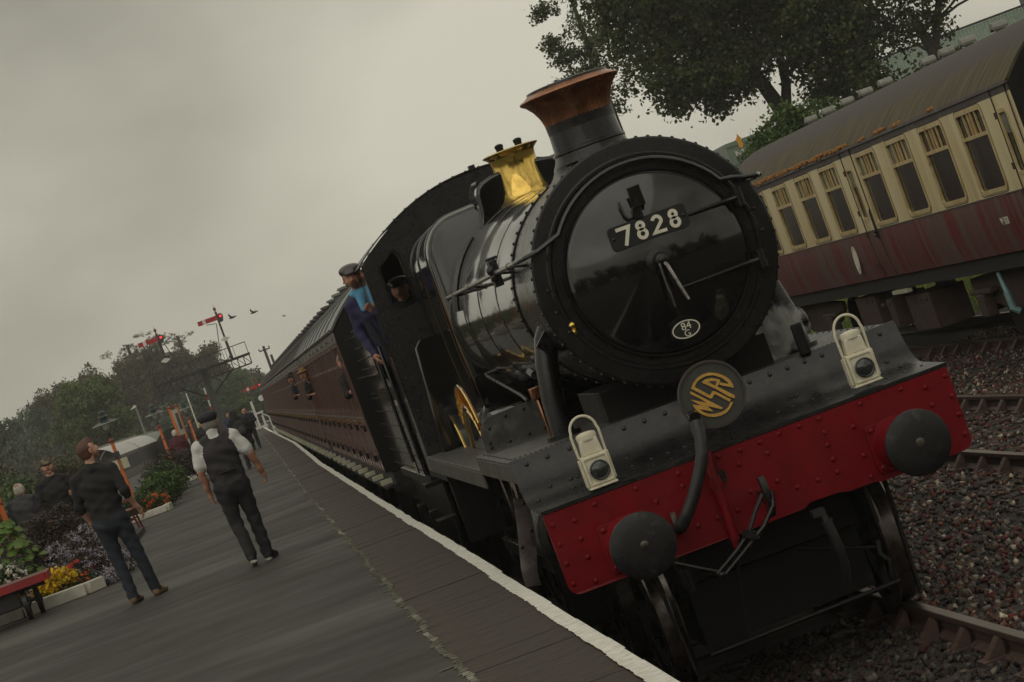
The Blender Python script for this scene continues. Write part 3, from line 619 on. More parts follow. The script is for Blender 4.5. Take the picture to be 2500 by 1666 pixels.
b = MB(); b.box(-.03, .03, yc-.04, yc+.06, 3.945, 3.985); P('roof_bracket', b, 'black_satin')
for s in (-1, 1):
    b = MB(); side = [(9.335, 1.42), (10.12, 1.42), (10.12, 1.80), (10.10, 2.40), (10.06, 2.62), (10.02, 2.85), (10.02, 3.20), (10.10, 3.42), (9.335, 3.42)]
    b.prism(side, (s*1.282, 0, 0), (0, 1, 0), (0, 0, 1), (-s*.014, 0, 0)); cs = P('cab_side', b, 'black_gloss', smooth=20)
    b = MB(); b.ribbon(side[2:8], .02, (s*1.285, 0, 0), (0, 1, 0), (0, 0, 1), (s*.006, 0, 0)); P('beading', b, 'black_gloss', cs)
    b = MB(); b.tube([(s*1.33, 11.42, 1.5), (s*1.33, 11.42, 2.75)], .016, 8); P('cab_handrail', b, 'black_gloss'); b = MB(); b.tube([(s*1.33, 10.2, 1.55), (s*1.33, 10.2, 2.7)], .016, 8); P('cab_handrail', b, 'black_gloss')
b = MB(); b.box(-1.20, 1.20, 9.36, 11.7, 1.30, 1.72); b.box(-.75, .75, 9.36, 9.6, 1.72, 3.2); b.box(-1.2, -.8, 9.36, 10.2, 1.42, 2.0); P('cab_floor', b, 'black_grimy'); b = MB(); b.box(-1.0, 1.2, 11.72, 11.74, 1.74, 3.55); P('cab_shade_sheet', b, 'black_grimy')  # last piece: dark sheet added at the back to darken the cab opening
b = MB(); b.tube([(-.6, 9.65, 2.6), (.5, 9.65, 2.75)], .02, 8); b.ball((-.35, 9.62, 2.9), .07, 12); b.ball((.1, 9.62, 3.0), .09, 12); P('cab_fitting', b, 'brass')
# toolbox-like casing on the cab front, at the side
b = MB(); b.prism([(-1.18, 1.585), (-.88, 1.585), (-.80, 2.55), (-.84, 2.63), (-1.04, 2.63), (-1.10, 2.56)], (0, 8.85, 0), (1, 0, 0), (0, 0, 1), (0, .45, 0)); P('reverser_casing', b, 'black_gloss', bevel=.03)
# splashers
for s in (-1, 1):
    out_ = [(-1.235, 1.692), (-1.235, 1.80)]+[(-1.235+.13*(1-math.cos(R(a))), 1.80+.135*math.sin(R(a))) for a in range(15, 91, 15)]+[(-.82, 1.94)]+[(-.82+.08*math.sin(R(a)), 1.86+.08*math.cos(R(a))) for a in range(15, 91, 25)]+[(-.735, 1.692)]
    b = MB(); b.prism([(s*-x if s > 0 else x, z) for x, z in out_], (0, 3.40, 0), (1, 0, 0), (0, 0, 1), (0, .02, 0)); sp = P('splasher', b, 'plate_grey', smooth=30)
    arcp = [(4.66+1.06*math.cos(R(a)), .864+1.06*math.sin(R(a))) for a in range(140, 40, -8)]
    b = MB(); b.prism([(3.42, 1.585)]+[(max(3.42, y), z) for y, z in arcp]+[(5.55, 1.585)], (s*1.02, 0, 0), (0, 1, 0), (0, 0, 1), (-s*.26, 0, 0)); P('splasher_body', b, 'black_gloss', sp, smooth=30)
    for x, z in ((-1.19, 1.75), (-1.16, 1.85), (-1.02, 1.90), (-.88, 1.90), (-1.19, 1.715), (-1.05, 1.715), (-.9, 1.72), (-.78, 1.72)): child('rivet', ar, sp, (-s*x if s > 0 else x, 3.40, z), Q((0, -1, 0)), .8)
    for yc2, nm in ((6.79, True), (9.15, False)):
        arcp = [(yc2+1.06*math.cos(R(a)), .864+1.06*math.sin(R(a))) for a in range(138, 41, -8)]
        b = MB(); b.prism([(arcp[0][0], 1.585)]+[q for q in arcp if q[0] < 9.3]+([(arcp[-1][0], 1.585)] if nm else [(9.3, 1.585)]), (s*1.0, 0, 0), (0, 1, 0), (0, 0, 1), (-s*.3, 0, 0)); sp2 = P('splasher', b, 'black_gloss', smooth=30)
        b = MB(); b.tube([(s*1.005, y, z) for y, z in arcp if y < 9.3], .014, 6); P('splasher_beading', b, 'brass', sp2)
        if nm:
            ap = [(yc2+1.2*math.cos(R(a)), .864+1.2*math.sin(R(a))) for a in range(132, 47, -5)]
            b = MB(); b.ribbon(ap, .19, (s*1.0, 0, 0), (0, 1, 0), (0, 0, 1), (s*.012, 0, 0)); pl = P('nameplate', b, 'red_brown_paint', sp2, smooth=30)
            b = MB()
            for rr_ in (1.105, 1.295): b.tube([(s*1.013, yc2+rr_*math.cos(R(a)), .864+rr_*math.sin(R(a))) for a in range(132, 47, -5)], .012, 6)
            for a in range(128, 50, -8): b.bar((s*1.013, yc2+1.14*math.cos(R(a)), .864+1.14*math.sin(R(a))), (s*1.013, yc2+1.26*math.cos(R(a)), .864+1.26*math.sin(R(a))), .03, .008)
            P('plate_border', b, 'brass', pl)
mat('steel_dull', (0.16, 0.135, 0.135), 0.30, 0.9, c2=(0.11, 0.09, 0.09), scale=8, rvar=.08)
# steam pipes, cylinders, step plates, lubricator
for s in (-1, 1):
    b = MB(); b.tube([(s*.66, 1.78, 2.43), (s*.74, 1.76, 2.33), (s*.79, 1.74, 2.18), (s*.835, 1.72, 1.95), (s*.85, 1.72, 1.66)], [.085, .082, .078, .078, .078], 18); b.cyl((s*.845, 1.72, 1.69), (s*.845, 1.72, 1.72), .12, n=18); b.bar((s*.60, 1.62, 2.47), (s*.80, 1.60, 2.28), .03, .10); P('steam_pipe', b, 'black_satin', smooth=40)
    b = MB(); b.lathe([(.0, 1.75), (.25, 1.76), (.28, 1.79), (.28, 1.85), (.30, 1.86), (.30, 2.65), (.28, 2.66), (.0, 2.7)], (s*.93, 0, 1.08), (0, 1, 0), 32); P('cylinder', b, 'black_grimy', smooth=40)
    b = MB(); b.lathe([(.0, 2.2), (.05, 2.2), (.075, 2.23), (.08, 2.36)], (s*1.16, 0, 1.47), (0, 1, 0), 18); P('valve_cover', b, 'steel')
    lf_ = [(-1.336, 1.45, 1.36), (-1.372, 1.29, 1.33), (-1.402, 1.18, 1.31), (-1.430, 1.08, 1.295), (-1.448, 1.02, 1.275), (-1.462, .96, 1.235), (-1.470, .90, 1.16)]
    wd_ = [.088, .105, .112, .108, .104, .100, .096]; b = MB()
    vs = [(s*-x if s > 0 else x, y, z) for x, z, y in lf_]+[(s*-(x+w) if s > 0 else x+w, y, z-.018) for (x, z, y), w in zip(lf_, wd_)]
    vs += [(x, y+.014, z) for x, y, z in vs]; k = 7
    fs = [(i, i+1, k+i+1, k+i) for i in range(k-1)]+[(2*k+i, 3*k+i, 3*k+i+1, 2*k+i+1) for i in range(k-1)]+[(i, 2*k+i, 2*k+i+1, i+1) for i in range(k-1)]+[(k+i, k+i+1, 3*k+i+1, 3*k+i) for i in range(k-1)]+[(0, k, 3*k, 2*k), (k-1, 3*k-1, 4*k-1, 2*k-1)]
    b.add(vs, fs); b.bar((s*1.28, 1.37, 1.67), (s*1.30, 1.366, 1.44), .05, .02); st = P('step_hanger', b, 'steel_dull' if s < 0 else 'black_grimy', smooth=40)
    for x, z, y in ((1.285, 1.40, 1.35), (1.30, 1.22, 1.315), (1.395, 1.14, 1.30)): child('rivet', sm, st, (s*x, y-.003, z), Q((0, -1, 0)), 1.2)
b = MB(); b.box(-.935, -.855, 1.96, 2.06, 1.98, 2.06); b.cyl((-.90, 2.0, 1.69), (-.90, 2.0, 1.98), .012, n=8); P('lubricator', b, 'copper', bevel=.004)
b = MB(); b.tube([(-.62, 8.7, 2.3), (-.78, 6.4, 2.15), (-.8, 4.0, 1.98), (-.84, 3.3, 1.95)], .014, 6); b.tube([(-.80, 2.6, 2.12), (-.76, 3.2, 2.14)], .03, 8); P('copper_pipe', b, 'black_satin')
b = MB(); b.box(.675, .745, .9, .95, 1.69, 1.90); P('snifting_pipe', b, 'black_grimy', bevel=.01)
b = MB(); b.box(-.86, -.80, 2.42, 2.55, 2.78, 2.97); b.ball((-.85, 2.44, 2.90), .04, 10); b.cyl((-.86, 2.4, 2.84), (-.86, 2.36, 2.84), .025, n=10); b.box(-.87, -.78, 2.44, 2.5, 2.97, 2.99); P('boiler_fitting', b, 'black_satin', bevel=.008)
# wheels
def wheel(x, y, r, spokes, balance=False, s=1):
    w = MB(); o = (x, y, r); ax = (s, 0, 0)
    w.lathe([(r*.86, -.05), (r*.86, .055), (r*.80, .055), (r*.80, -.05), (r*.86, -.05)], o, ax, 40, caps=False); w.lathe([(.0, -.07), (.13, -.07), (.13, .09), (.0, .09)], o, ax, 20)
    for i in range(spokes):
        a = 2*PI*i/spokes; w.bar((x+s*.01, y+.1*math.cos(a), r+.1*math.sin(a)), (x+s*.01, y+r*.82*math.cos(a), r+r*.82*math.sin(a)), .045, .035, up=ax)
    ob = P('wheel', w, 'black_grimy', smooth=40)
    t = MB(); t.lathe([(r*.86, .07), (r*.975, .07), (r, .06), (r, -.035), (r+.015, -.05), (r+.028, -.065), (r+.02, -.075), (r*.86, -.075)], o, ax, 48, caps=False); P('tyre', t, 'tyre_steel', ob, smooth=30)
for s in (-1, 1):
    for y in (.92, 2.75): wheel(s*.752, y, .457, 10, s=s)
    for y in (4.66, 6.79, 9.15): wheel(s*.752, y, .864, 18, s=s)
    b = MB(); b.bar((s*.90, 4.66, .60), (s*.90, 9.15, .60), .05, .12); b.bar((s*1.0, 2.7, 1.12), (s*.98, 6.79, .60), .05, .12); b.box(min(s*.93, s*1.05), max(s*.93, s*1.05), 2.6, 3.1, 1.0, 1.24); P('coupling_rod', b, 'steel', bevel=.01)
for y in (.92, 2.75, 4.66, 6.79, 9.15):
    b = MB(); b.cyl((-.7, y, .457 if y < 3 else .864), (.7, y, .457 if y < 3 else .864), .075, n=14); P('axle', b, 'black_grimy')
# front end gear: drawhook, coupling, pipes, guard irons
b = MB(); hp = [(-.06, .03), (.02, .05), (.05, .10), (.045, .155), (.02, .165), (-.005, .15), (.0, .11), (-.03, .09), (-.06, .09)]
b.prism([(-.0-y_, z_) for y_, z_ in [(0, 0), (0, .06), (.16, .06), (.19, .09), (.18, .125), (.20, .15), (.235, .155), (.27, .12), (.285, .05), (.27, -.03), (.22, -.09), (.15, -.11), (.12, -.07), (.15, -.02)]], (-.05, 0, 1.01), (0, 1, 0), (0, 0, 1), (.04, 0, 0)); P('draw_hook', b, 'black_satin', bevel=.006)
b = MB()
b.tube([(-.06, -.26, 1.06), (-.14, -.27, .98), (-.20, -.28, .90), (-.23, -.28, .87)], .014, 8); b.tube([(.0, -.26, 1.06), (-.02, -.27, .98), (-.12, -.28, .88), (-.19, -.28, .84)], .014, 8)
b.bar((-.25, -.30, .88), (-.17, -.26, .84), .05, .05); b.tube([(-.22, -.28, .875), (-.33, -.29, .80), (-.485, -.30, .715)], .012, 8); b.tube([(-.18, -.26, .84), (-.30, -.27, .77), (-.445, -.28, .69)], .012, 8); b.ball((-.46, -.29, .70), .026, 8)
b.tube([(-.445, -.28, .70), (-.56, -.27, .76), (-.70, -.26, .845)], .013, 8); b.tube([(-.47, -.30, .725), (-.58, -.30, .79), (-.70, -.29, .865)], .011, 8)
P('screw_coupling', b, 'black_satin', smooth=40)
b = MB(); hp_ = [(-.275, -.17, 1.56), (-.288, -.20, 1.48), (-.315, -.22, 1.40), (-.352, -.22, 1.33), (-.405, -.22, 1.25), (-.46, -.21, 1.17), (-.52, -.20, 1.10), (-.565, -.17, 1.045), (-.59, -.12, 1.03)]
fine = []
for a, c in zip(hp_, hp_[1:]):
    for i in range(6): fine.append(tuple(a[j]+(c[j]-a[j])*i/6 for j in range(3)))
fine.append(hp_[-1]); b.tube(fine, [.041 if i % 2 else .0365 for i in range(len(fine))], 14); vh = P('vacuum_hose', b, 'rubber', smooth=50)
b = MB(); b.cyl((-.268, -.15, 1.595), (-.280, -.18, 1.52), .046, .044, 14); b.tube([(-.262, -.12, 1.62), (-.262, -.06, 1.64), (-.262, -.04, 1.55), (-.262, -.04, 1.2)], .035, 12); P('hose_neck', b, 'black_satin', vh)
b = MB(); b.box(-.60, -.57, -.10, -.03, 1.03, 1.13); b.box(-.62, -.55, -.13, -.02, 1.02, 1.04); P('hose_clip', b, 'steel', vh)
b = MB(); b.tube([(-.258, -.05, 1.40), (-.272, -.06, 1.30), (-.275, -.07, 1.20), (-.272, -.07, 1.05), (-.280, -.07, .84)], .030, 12); b.cyl((-.273, -.07, 1.24), (-.275, -.07, 1.18), .042, n=12); b.tube([(-.28, -.07, .85), (-.285, -.06, .80)], .022, 8); P('heating_pipe', b, 'red_paint', smooth=40)
b = MB(); b.box(-.24, -.19, -.02, -.001, 1.19, 1.26); P('pipe_bracket', b, 'black_satin')
b = MB(); b.box(.21, .29, -.12, -.02, .80, .845); b.tube([(.27, -.10, .80), (.283, -.10, .72), (.295, -.09, .58), (.30, -.06, .46), (.29, .0, .36)], [.024, .032, .032, .030, .026], 12); b.cyl((.277, -.10, .765), (.28, -.10, .745), .037, n=12); P('steam_hose', b, 'rubber', smooth=40)
b = MB()
for s in (-1, 1): b.bar((s*.78, .28, 1.0), (s*.74, .22, .12), .06, .018, up=(1, 0, 0))
b.tube([(-.62, .2, .205), (.64, .2, .225)], .016, 8); b.tube([(-.25, .2, .80), (-.36, .2, .22)], .012, 8); b.tube([(.12, .25, .62), (.45, .3, .50), (.60, .3, .45)], .012, 8); b.tube([(.60, .24, .5), (.58, .22, .42), (.62, .2, .36), (.6, .2, .26)], .016, 8)
P('guard_iron', b, 'black_grimy')

# ---- things that hang on the locomotive
def lamp(x, y, z, label):
    L_ = thing('headlamp', label, 'lamp', (x, y, z), R(-2), 'white oil headlamps on the buffer beam')
    b = MB(); b.box(-.082, .082, -.065, .085, .012, .205); b.box(-.09, .09, -.075, .09, 0, .014); b.prism([(-.066, .205), (.066, .205), (.055, .30), (-.055, .30)], (0, -.05, 0), (1, 0, 0), (0, 0, 1), (0, .11, 0)); b.build('body', 'lamp_white', L_, bevel=.006)
    b = MB(); b.ribbon(rrect(-.072, .072, .03, .19, .01, 2), .012, (0, -.066, 0), (1, 0, 0), (0, 0, 1), (0, -.008, 0), closed=True); b.build('front_plate', 'lamp_white', L_, bevel=.002)
    b = MB(); b.box(-.098, -.084, -.04, .06, .02, .19); b.build('side_slide', 'lamp_white', L_, bevel=.003); b = MB(); b.box(.084, .094, -.04, .06, .03, .20); b.build('side_slide', 'lamp_white', L_, bevel=.003)
    b = MB(); b.lathe([(.062, .296), (.064, .325), (.060, .336), (.03, .345), (0, .347)], (0, .0, 0), (0, 0, 1), 20); b.build('chimney_cap', 'lamp_white', L_)
    b = MB(); b.lathe([(.062, .066), (.062, .082), (.056, .086), (.050, .080), (.03, .088), (0, .091)], (.005, 0, .105), (0, -1, 0), 28); b.build('lens', 'lens', L_)
    b = MB(); b.tube([(-.085, .01, .20), (-.088, .01, .34)]+[(-.082*math.cos(R(a)), .01, .36+.085*math.sin(R(a))) for a in range(0, 181, 15)]+[(.088, .01, .34), (.085, .01, .20)], .0085, 8); b.build('handle', 'lamp_white', L_)
    return L_
lamp(-.895, .10, 1.412, 'white oil headlamp beside the black hose on the platform side'); lamp(.843, .10, 1.435, 'white oil headlamp above the far buffer, beside the steam')
hb = thing('headboard', 'round dark headboard with gold letters WSR hung above the coupling hook', 'headboard', (-.095, .02, 1.708))
b = MB(); b.lathe([(0, .02), (.200, .02), (.206, .016), (.206, -.004), (.200, -.004), (.197, .006), (0, .006)], (0, 0, 0), (0, 1, 0), 56); b.build('disc', 'headboard_grey', hb)
b = MB(); b.lathe([(.194, .004), (.194, -.008), (.207, -.008), (.209, .0), (.209, .021), (.200, .022)], (0, 0, 0), (0, 1, 0), 56, caps=False); b.build('rim', 'headboard_rim', hb)
def hbp(pts):  # traced letter strokes: disc centre (975,775), radius 930 in the close-up, which leans 20 degrees
    c, s_ = math.cos(R(20)), math.sin(R(20)); o = []
    for a, d in pts:
        x, z = (a-975)/930*.206, -(d-775)/930*.206; o.append((x*c-z*s_, x*s_+z*c))
    return o
rr = 580
def ring_pts(a0, a1, n=16): return [(985+(rr)*math.cos(R(a0+(a1-a0)*i/n)), 795-rr*math.sin(R(a0+(a1-a0)*i/n))) for i in range(n+1)]
def gold(name, sl_):
    b = MB()
    for k, (pts, w) in enumerate(sl_): b.ribbon(hbp(pts), w/930*.206 if not isinstance(w, list) else [q/930*.206 for q in w], (0, -.0005*k, 0), (1, 0, 0), (0, 0, 1), (0, -.006, 0))
    b.build(name, 'gold', hb, smooth=0)
def hpoly(name, polys):
    b = MB()
    for p in polys: b.prism(hbp(p), (0, 0, 0), (1, 0, 0), (0, 0, 1), (0, -.006, 0))
    b.build(name, 'gold', hb, smooth=0)
hpoly('letter_w', [[(375, 640), (540, 800), (425, 500), (720, 860), (640, 640), (520, 365), (575, 330), (690, 600), (970, 1250), (910, 1250), (670, 930), (700, 1160), (440, 850), (455, 900), (480, 1000), (560, 1120), (680, 1220), (860, 1310), (980, 1335), (1100, 1325), (1230, 1265), (1290, 1310), (1100, 1390), (960, 1410), (800, 1380), (640, 1300), (500, 1170), (400, 1000), (360, 830)]])
hpoly('letter_s', [[(630, 280), (760, 215), (930, 170), (1110, 185), (1290, 260), (1450, 420), (1570, 620), (1610, 780), (1590, 930), (1550, 1020), (1290, 700), (1350, 660), (1500, 850), (1520, 800), (1470, 600), (1330, 390), (1160, 280), (1000, 245), (860, 250), (735, 310), (915, 755), (1040, 715), (1085, 750), (1285, 1210), (1215, 1245), (1040, 810), (900, 855), (855, 820)]])
hpoly('letter_r', [[(965, 345), (1090, 335), (1250, 420), (1390, 590), (1385, 640), (1225, 705), (1440, 1200), (1380, 1265), (1290, 1110), (1150, 730)]])
b = MB(); b.prism(hbp([(1110, 440), (1210, 490), (1300, 580), (1190, 650)]), (0, -.0065, 0), (1, 0, 0), (0, 0, 1), (0, -.001, 0)); b.build('letter_counter', 'headboard_grey', hb, smooth=0)
b = MB(); b.box(-.03, .03, .023, .05, -.32, .12); b.build('bracket', 'black_satin', hb)

# ================================================================== tender
tn = thing('tender', 'black riveted tender coupled behind the locomotive cab', 'tender', (0, 0, 0))
b = MB()
for s in (-1, 1):
    b.prism([(11.95, 1.30), (17.25, 1.30), (17.25, 2.27), (11.95, 2.27)], (s*1.24, 0, 0), (0, 1, 0), (0, 0, 1), (-s*.014, 0, 0))
b.box(-1.22, 1.22, 11.95, 11.97, 1.3, 2.6); b.box(-1.22, 1.22, 17.2, 17.22, 1.3, 2.9); tb = b.build('tank', 'black_gloss', tn)
pts = []
for y in np.arange(12.05, 17.2, .21):
    for z in ((1.36, 1.52, 1.68, 1.84, 2.0, 2.16) if int(round((y-12.05)/.21)) % 2 == 0 else (1.36, 2.22)): pts.append(((-1.24, y, z), (-1, 0, 0)))
rivets_stuff('rivet_grid', pts, .010, .008, 'black_satin', tb)
b = MB()
for s in (-1, 1):
    pr = [(1.24, 2.27), (1.25, 2.33), (1.29, 2.40), (1.335, 2.44), (1.335, 2.455), (1.27, 2.455), (1.22, 2.40)]
    b.prism([(s*x, z) for x, z in pr], (0, 11.9, 0), (1, 0, 0), (0, 0, 1), (0, 5.4, 0))
b.build('flare', 'black_gloss', tn, smooth=40)
b = MB()
for s in (-1, 1):
    b.box(min(s*1.235, s*1.222), max(s*1.235, s*1.222), 13.6, 17.2, 2.456, 2.985); b.tube([(s*1.232, 13.6, 2.46), (s*1.232, 13.6, 2.99), (s*1.232, 17.2, 2.99)], .017, 8)
b.box(-1.22, 1.22, 13.6, 13.615, 2.456, 2.95); up_ = b.build('coal_plate', 'black_gloss', tn)
rivets_stuff('rivet_grid', [((-1.235, y, z), (-1, 0, 0)) for y in np.arange(13.75, 17.2, .25) for z in (2.52, 2.64, 2.78, 2.92)], .010, .008, 'black_satin', up_)
b = MB()
for i in range(140): b.ball((random.uniform(-1.05, 1.05), random.uniform(13.8, 17), 2.75+random.uniform(-.1, .12)), random.uniform(.07, .14), 6)
c_ = b.build('coal', 'black_grimy', tn, smooth=0); c_['kind'] = 'stuff'
b = MB(); b.box(-1.20, 1.20, 11.9, 17.25, 1.18, 1.30); b.box(-1.1, -1.08, 11.95, 17.2, .6, 1.18); b.box(1.08, 1.1, 11.95, 17.2, .6, 1.18); b.box(-1.3, -1.1, 11.5, 12.0, 1.2, 1.24); b.box(-1.3, -1.1, 11.5, 12.0, .82, .85); b.build('underframe', 'black_grimy', tn)
for y in (12.6, 14.6, 16.6):
    for s in (-1, 1):
        b = MB(); b.lathe([(0, -.06), (.58, -.06), (.60, -.04), (.60, .06), (.50, .07), (.5, .02), (0, .02)], (s*.75, y, .60), (s, 0, 0), 32); b.build('wheel', 'black_grimy', tn)
    for s in (-1, 1): b = MB(); b.box(min(s*1.19, s*1.10), max(s*1.19, s*1.10), y-.16, y+.16, .5, .8); b.build('axle_box', 'black_grimy', tn, bevel=.01)
for s in (-1, 1): b = MB(); b.tube([(s*1.30, 11.85, 1.35), (s*1.30, 11.85, 2.6)], .016, 8); b.build('handrail', 'steel', tn)

bs_ = MB(); bs_.prism([(-.055, 0), (.05, 0), (.06, .075), (-.04, .085)], (1.02, -5.35, -.15), (1, 0, 0), (0, 0, 1), (.01, .09, .0)); tag(bs_.build('stone_block', 'sign_cream', smooth=0, bevel=.006), 'pale squared stone lying in the ballast by the near rail', 'stone')
# ================================================================== the train's maroon coaches
def arc_roof(half, zc, zt, y0, y1, p=2.2, n=24, t=.02):
    pr = [(x, zt-(zt-zc)*(abs(x)/half)**p) for x in np.linspace(-half, half, n)]
    b = MB(); b.prism(pr+[(x*.985, z-t) for x, z in pr[::-1]], (0, y0, 0), (1, 0, 0), (0, 0, 1), (0, y1-y0, 0)); return b, pr
def maroon_coach(label, m_side, m_roof, L_=19.3):
    t = thing('passenger_coach', label, 'railway coach', (0, 0, 0), 0, 'maroon coaches of the train at the platform')
    nb = 9; pit = L_/nb; bays = []
    for i in range(nb):
        c = (i+.5)*pit; bays += [(c-.29, c+.29, True), (c-.86, c-.42, False), (c+.42, c+.86, False)]
    for s in (-1, 1):
        b = MB(); holes = [rrect(a, c, 2.03, 2.91, .05, 2) for a, c, _ in bays] if s < 0 else []
        b.prism([(0, 1.955), (L_, 1.955), (L_, 3.08), (0, 3.08)], (s*1.38, 0, 0), (0, 1, 0), (0, 0, 1), (-s*.035, 0, 0), holes=holes)
        b.prism([(1.38, 1.95), (1.38, 1.9), (1.372, 1.6), (1.35, 1.35), (1.335, 1.24), (1.31, 1.24), (1.345, 1.95)] if s > 0 else [(-1.38, 1.95), (-1.38, 1.9), (-1.372, 1.6), (-1.35, 1.35), (-1.335, 1.24), (-1.31, 1.24), (-1.345, 1.95)], (0, 0, 0), (1, 0, 0), (0, 0, 1), (0, L_, 0))
        w = b.build('body_side', m_side, t, smooth=30)
        if s > 0: continue
        q = MB(); q.box(-1.392, -1.379, 0, L_, 1.945, 1.972); q.box(-1.390, -1.379, 0, L_, 2.945, 2.965)
        for i in range(nb):
            c = (i+.5)*pit
            for yy_ in (c-.335, c+.335, c-.98, c+.98): q.box(-1.388, -1.379, yy_-.013, yy_+.013, 1.26+.0, 2.94)
        q.build('beading', m_side, w)
    pane = MB()
    for k, (a, c, door) in enumerate(bays):
        f = MB(); f.ribbon(rrect(a, c, 2.03, 2.91, .05, 2), .03, (-1.384, 0, 0), (0, 1, 0), (0, 0, 1), (.02, 0, 0), closed=True); f.box(-1.383, -1.36, a, c, 2.645, 2.675); wn_ = f.build('window', m_side, t, smooth=20)
        p = MB(); p.box(-1.3745, -1.368, a+.005, c-.005, 2.035, 2.905); p.build('pane', 'window_black', wn_)
    for i in range(nb):
        c = (i+.5)*pit
        d = MB(); d.box(-1.405, -1.379, c-.24, c+.24, 2.985, 3.02); d.build('door_vent', 'steel', t)
        d = MB(); d.box(-1.41, -1.379, c+.22, c+.28, 1.83, 1.86); d.cyl((-1.38, c+.25, 1.90), (-1.43, c+.25, 1.90), .012, n=8); d.bar((-1.43, c+.18, 1.90), (-1.43, c+.30, 1.90), .02); d.build('door_handle', 'brass', t)
        for z in (1.42, 1.82):
            d = MB(); d.box(-1.405, -1.36, c-.37, c-.30, z-.04, z+.04); d.build('door_hinge', 'black_grimy', t)
    b, pr = arc_roof(1.415, 3.10, 3.80, -.02, L_+.02); b.tube([(-1.42, -.02, 3.10), (-1.42, L_+.02, 3.10)], .022, 6); rf = b.build('roof', m_roof, t, smooth=30)
    for i in range(7):
        v = MB(); y = 1.5+i*2.7; v.lathe([(.09, 3.70), (.09, 3.84), (.13, 3.85), (.11, 3.89), (0, 3.90)], (-.45, y, 0), (0, 0, 1), 10); v.build('roof_ventilator', m_roof, rf)
    for yr in np.arange(2.4, L_, 2.4):
        v = MB(); v.tube([(x, yr, z+.006) for x, z in pr], .014, 5); v.build('roof_rib', m_roof, rf)
    for y in (0, L_):
        e_ = MB(); e_.prism([(-1.36, 1.24), (1.36, 1.24), (1.38, 3.08)]+[(x*.97, z-.02) for x, z in pr[::-1]]+[(-1.38, 3.08)], (0, y-.01, 0), (1, 0, 0), (0, 0, 1), (0, .02, 0)); e_.box(-.42, .42, min(y, y+(.25 if y else -.25)), max(y, y+(.25 if y else -.25)), 1.25, 3.2); e_.build('coach_end', 'black_grimy', t)
    u = MB(); u.box(-1.28, 1.28, 0, L_, 1.06, 1.22); u.build('solebar', 'coach_under', t)
    u = MB(); u.box(-1.40, -1.22, .3, L_-.3, 1.03, 1.065); fb_ = u.build('footboard', 'coach_under', t)
    for i in range(9):
        u = MB(); y = .95+i*pit; u.box(-1.42, -1.27, y-.09, y+.09, 1.068, 1.125); u.build('footboard_bracket', 'sign_cream', fb_)
    for yb_ in (3.0, L_-3.0):
        for dy in (-1.25, 1.25):
            for s in (-1, 1):
                w_ = MB(); w_.lathe([(0, -.05), (.46, -.05), (.48, .06), (.40, .07), (0, .02)], (s*.75, yb_+dy, .48), (s, 0, 0), 24); w_.build('wheel', 'black_grimy', t)
        w_ = MB(); w_.box(-1.12, -1.04, yb_-1.9, yb_+1.9, .45, .75); w_.build('bogie_frame', 'black_grimy', t)
        w_ = MB(); w_.box(1.04, 1.12, yb_-1.9, yb_+1.9, .45, .75); w_.build('bogie_frame', 'black_grimy', t)
    return t
c1 = maroon_coach('first maroon coach behind the tender, with a shiny grey roof', 'maroon_gloss', 'coach_roof_grey'); c1.location = (0, 17.8, 0)
c2 = maroon_coach('second maroon coach, with a dull brown roof, from the tender', 'maroon_dull', 'coach_roof_brown'); c2.location = (0, 37.6, 0)
dup(c2, (0, 57.4, 0), label='third maroon coach of the platform train'); dup(c2, (0, 77.2, 0), label='fourth maroon coach of the platform train'); dup(c2, (0, 97.0, 0), label='last maroon coach at the far end of the platform train')

# ================================================================== cream and maroon coach in the siding
mat('roof_moss', (0.052, 0.043, 0.039), 0.75, c2=(0.048, 0.041, 0.037), scale=2.2, stretch=(1, .3, 1), bump=.2, bscale=30)
m = MATS['roof_moss']; t_ = m.node_tree; N = t_.nodes.new; l_ = t_.links.new; bs = t_.nodes['Principled BSDF']; oldc = bs.inputs['Base Color'].links[0].from_socket
tcn = N('ShaderNodeTexCoord'); sp_ = N('ShaderNodeSeparateXYZ'); l_(tcn.outputs['Object'], sp_.inputs[0])
mp_ = N('ShaderNodeMapping'); mp_.inputs['Scale'].default_value = (.35, 5.5, .5); l_(tcn.outputs['Object'], mp_.inputs[0])
n1_ = N('ShaderNodeTexNoise'); n1_.inputs['Scale'].default_value = 1.6; n1_.inputs['Detail'].default_value = 6; l_(mp_.outputs[0], n1_.inputs['Vector'])
z1_ = N('ShaderNodeMapRange'); z1_.inputs[1].default_value = 3.66; z1_.inputs[2].default_value = 3.30; l_(sp_.outputs['Z'], z1_.inputs[0])
ad = N('ShaderNodeMath'); ad.operation = 'ADD'; l_(z1_.outputs[0], ad.inputs[0]); l_(n1_.outputs['Fac'], ad.inputs[1])
mr_ = N('ShaderNodeMapRange'); mr_.inputs[1].default_value = .86; mr_.inputs[2].default_value = 1.35; l_(ad.outputs[0], mr_.inputs[0])
mp2 = N('ShaderNodeMapping'); mp2.inputs['Scale'].default_value = (1, 16, 1); l_(tcn.outputs['Object'], mp2.inputs[0])
n2_ = N('ShaderNodeTexNoise'); n2_.inputs['Scale'].default_value = 1.4; n2_.inputs['Detail'].default_value = 7; l_(mp2.outputs[0], n2_.inputs['Vector'])
r2_ = N('ShaderNodeValToRGB'); r2_.color_ramp.elements[0].position = .34; r2_.color_ramp.elements[0].color = (.030, .024, .014, 1); r2_.color_ramp.elements[1].position = .70; r2_.color_ramp.elements[1].color = (.125, .10, .045, 1)
el = r2_.color_ramp.elements.new(.5); el.color = (.050, .036, .008, 1); l_(n2_.outputs['Fac'], r2_.inputs[0])
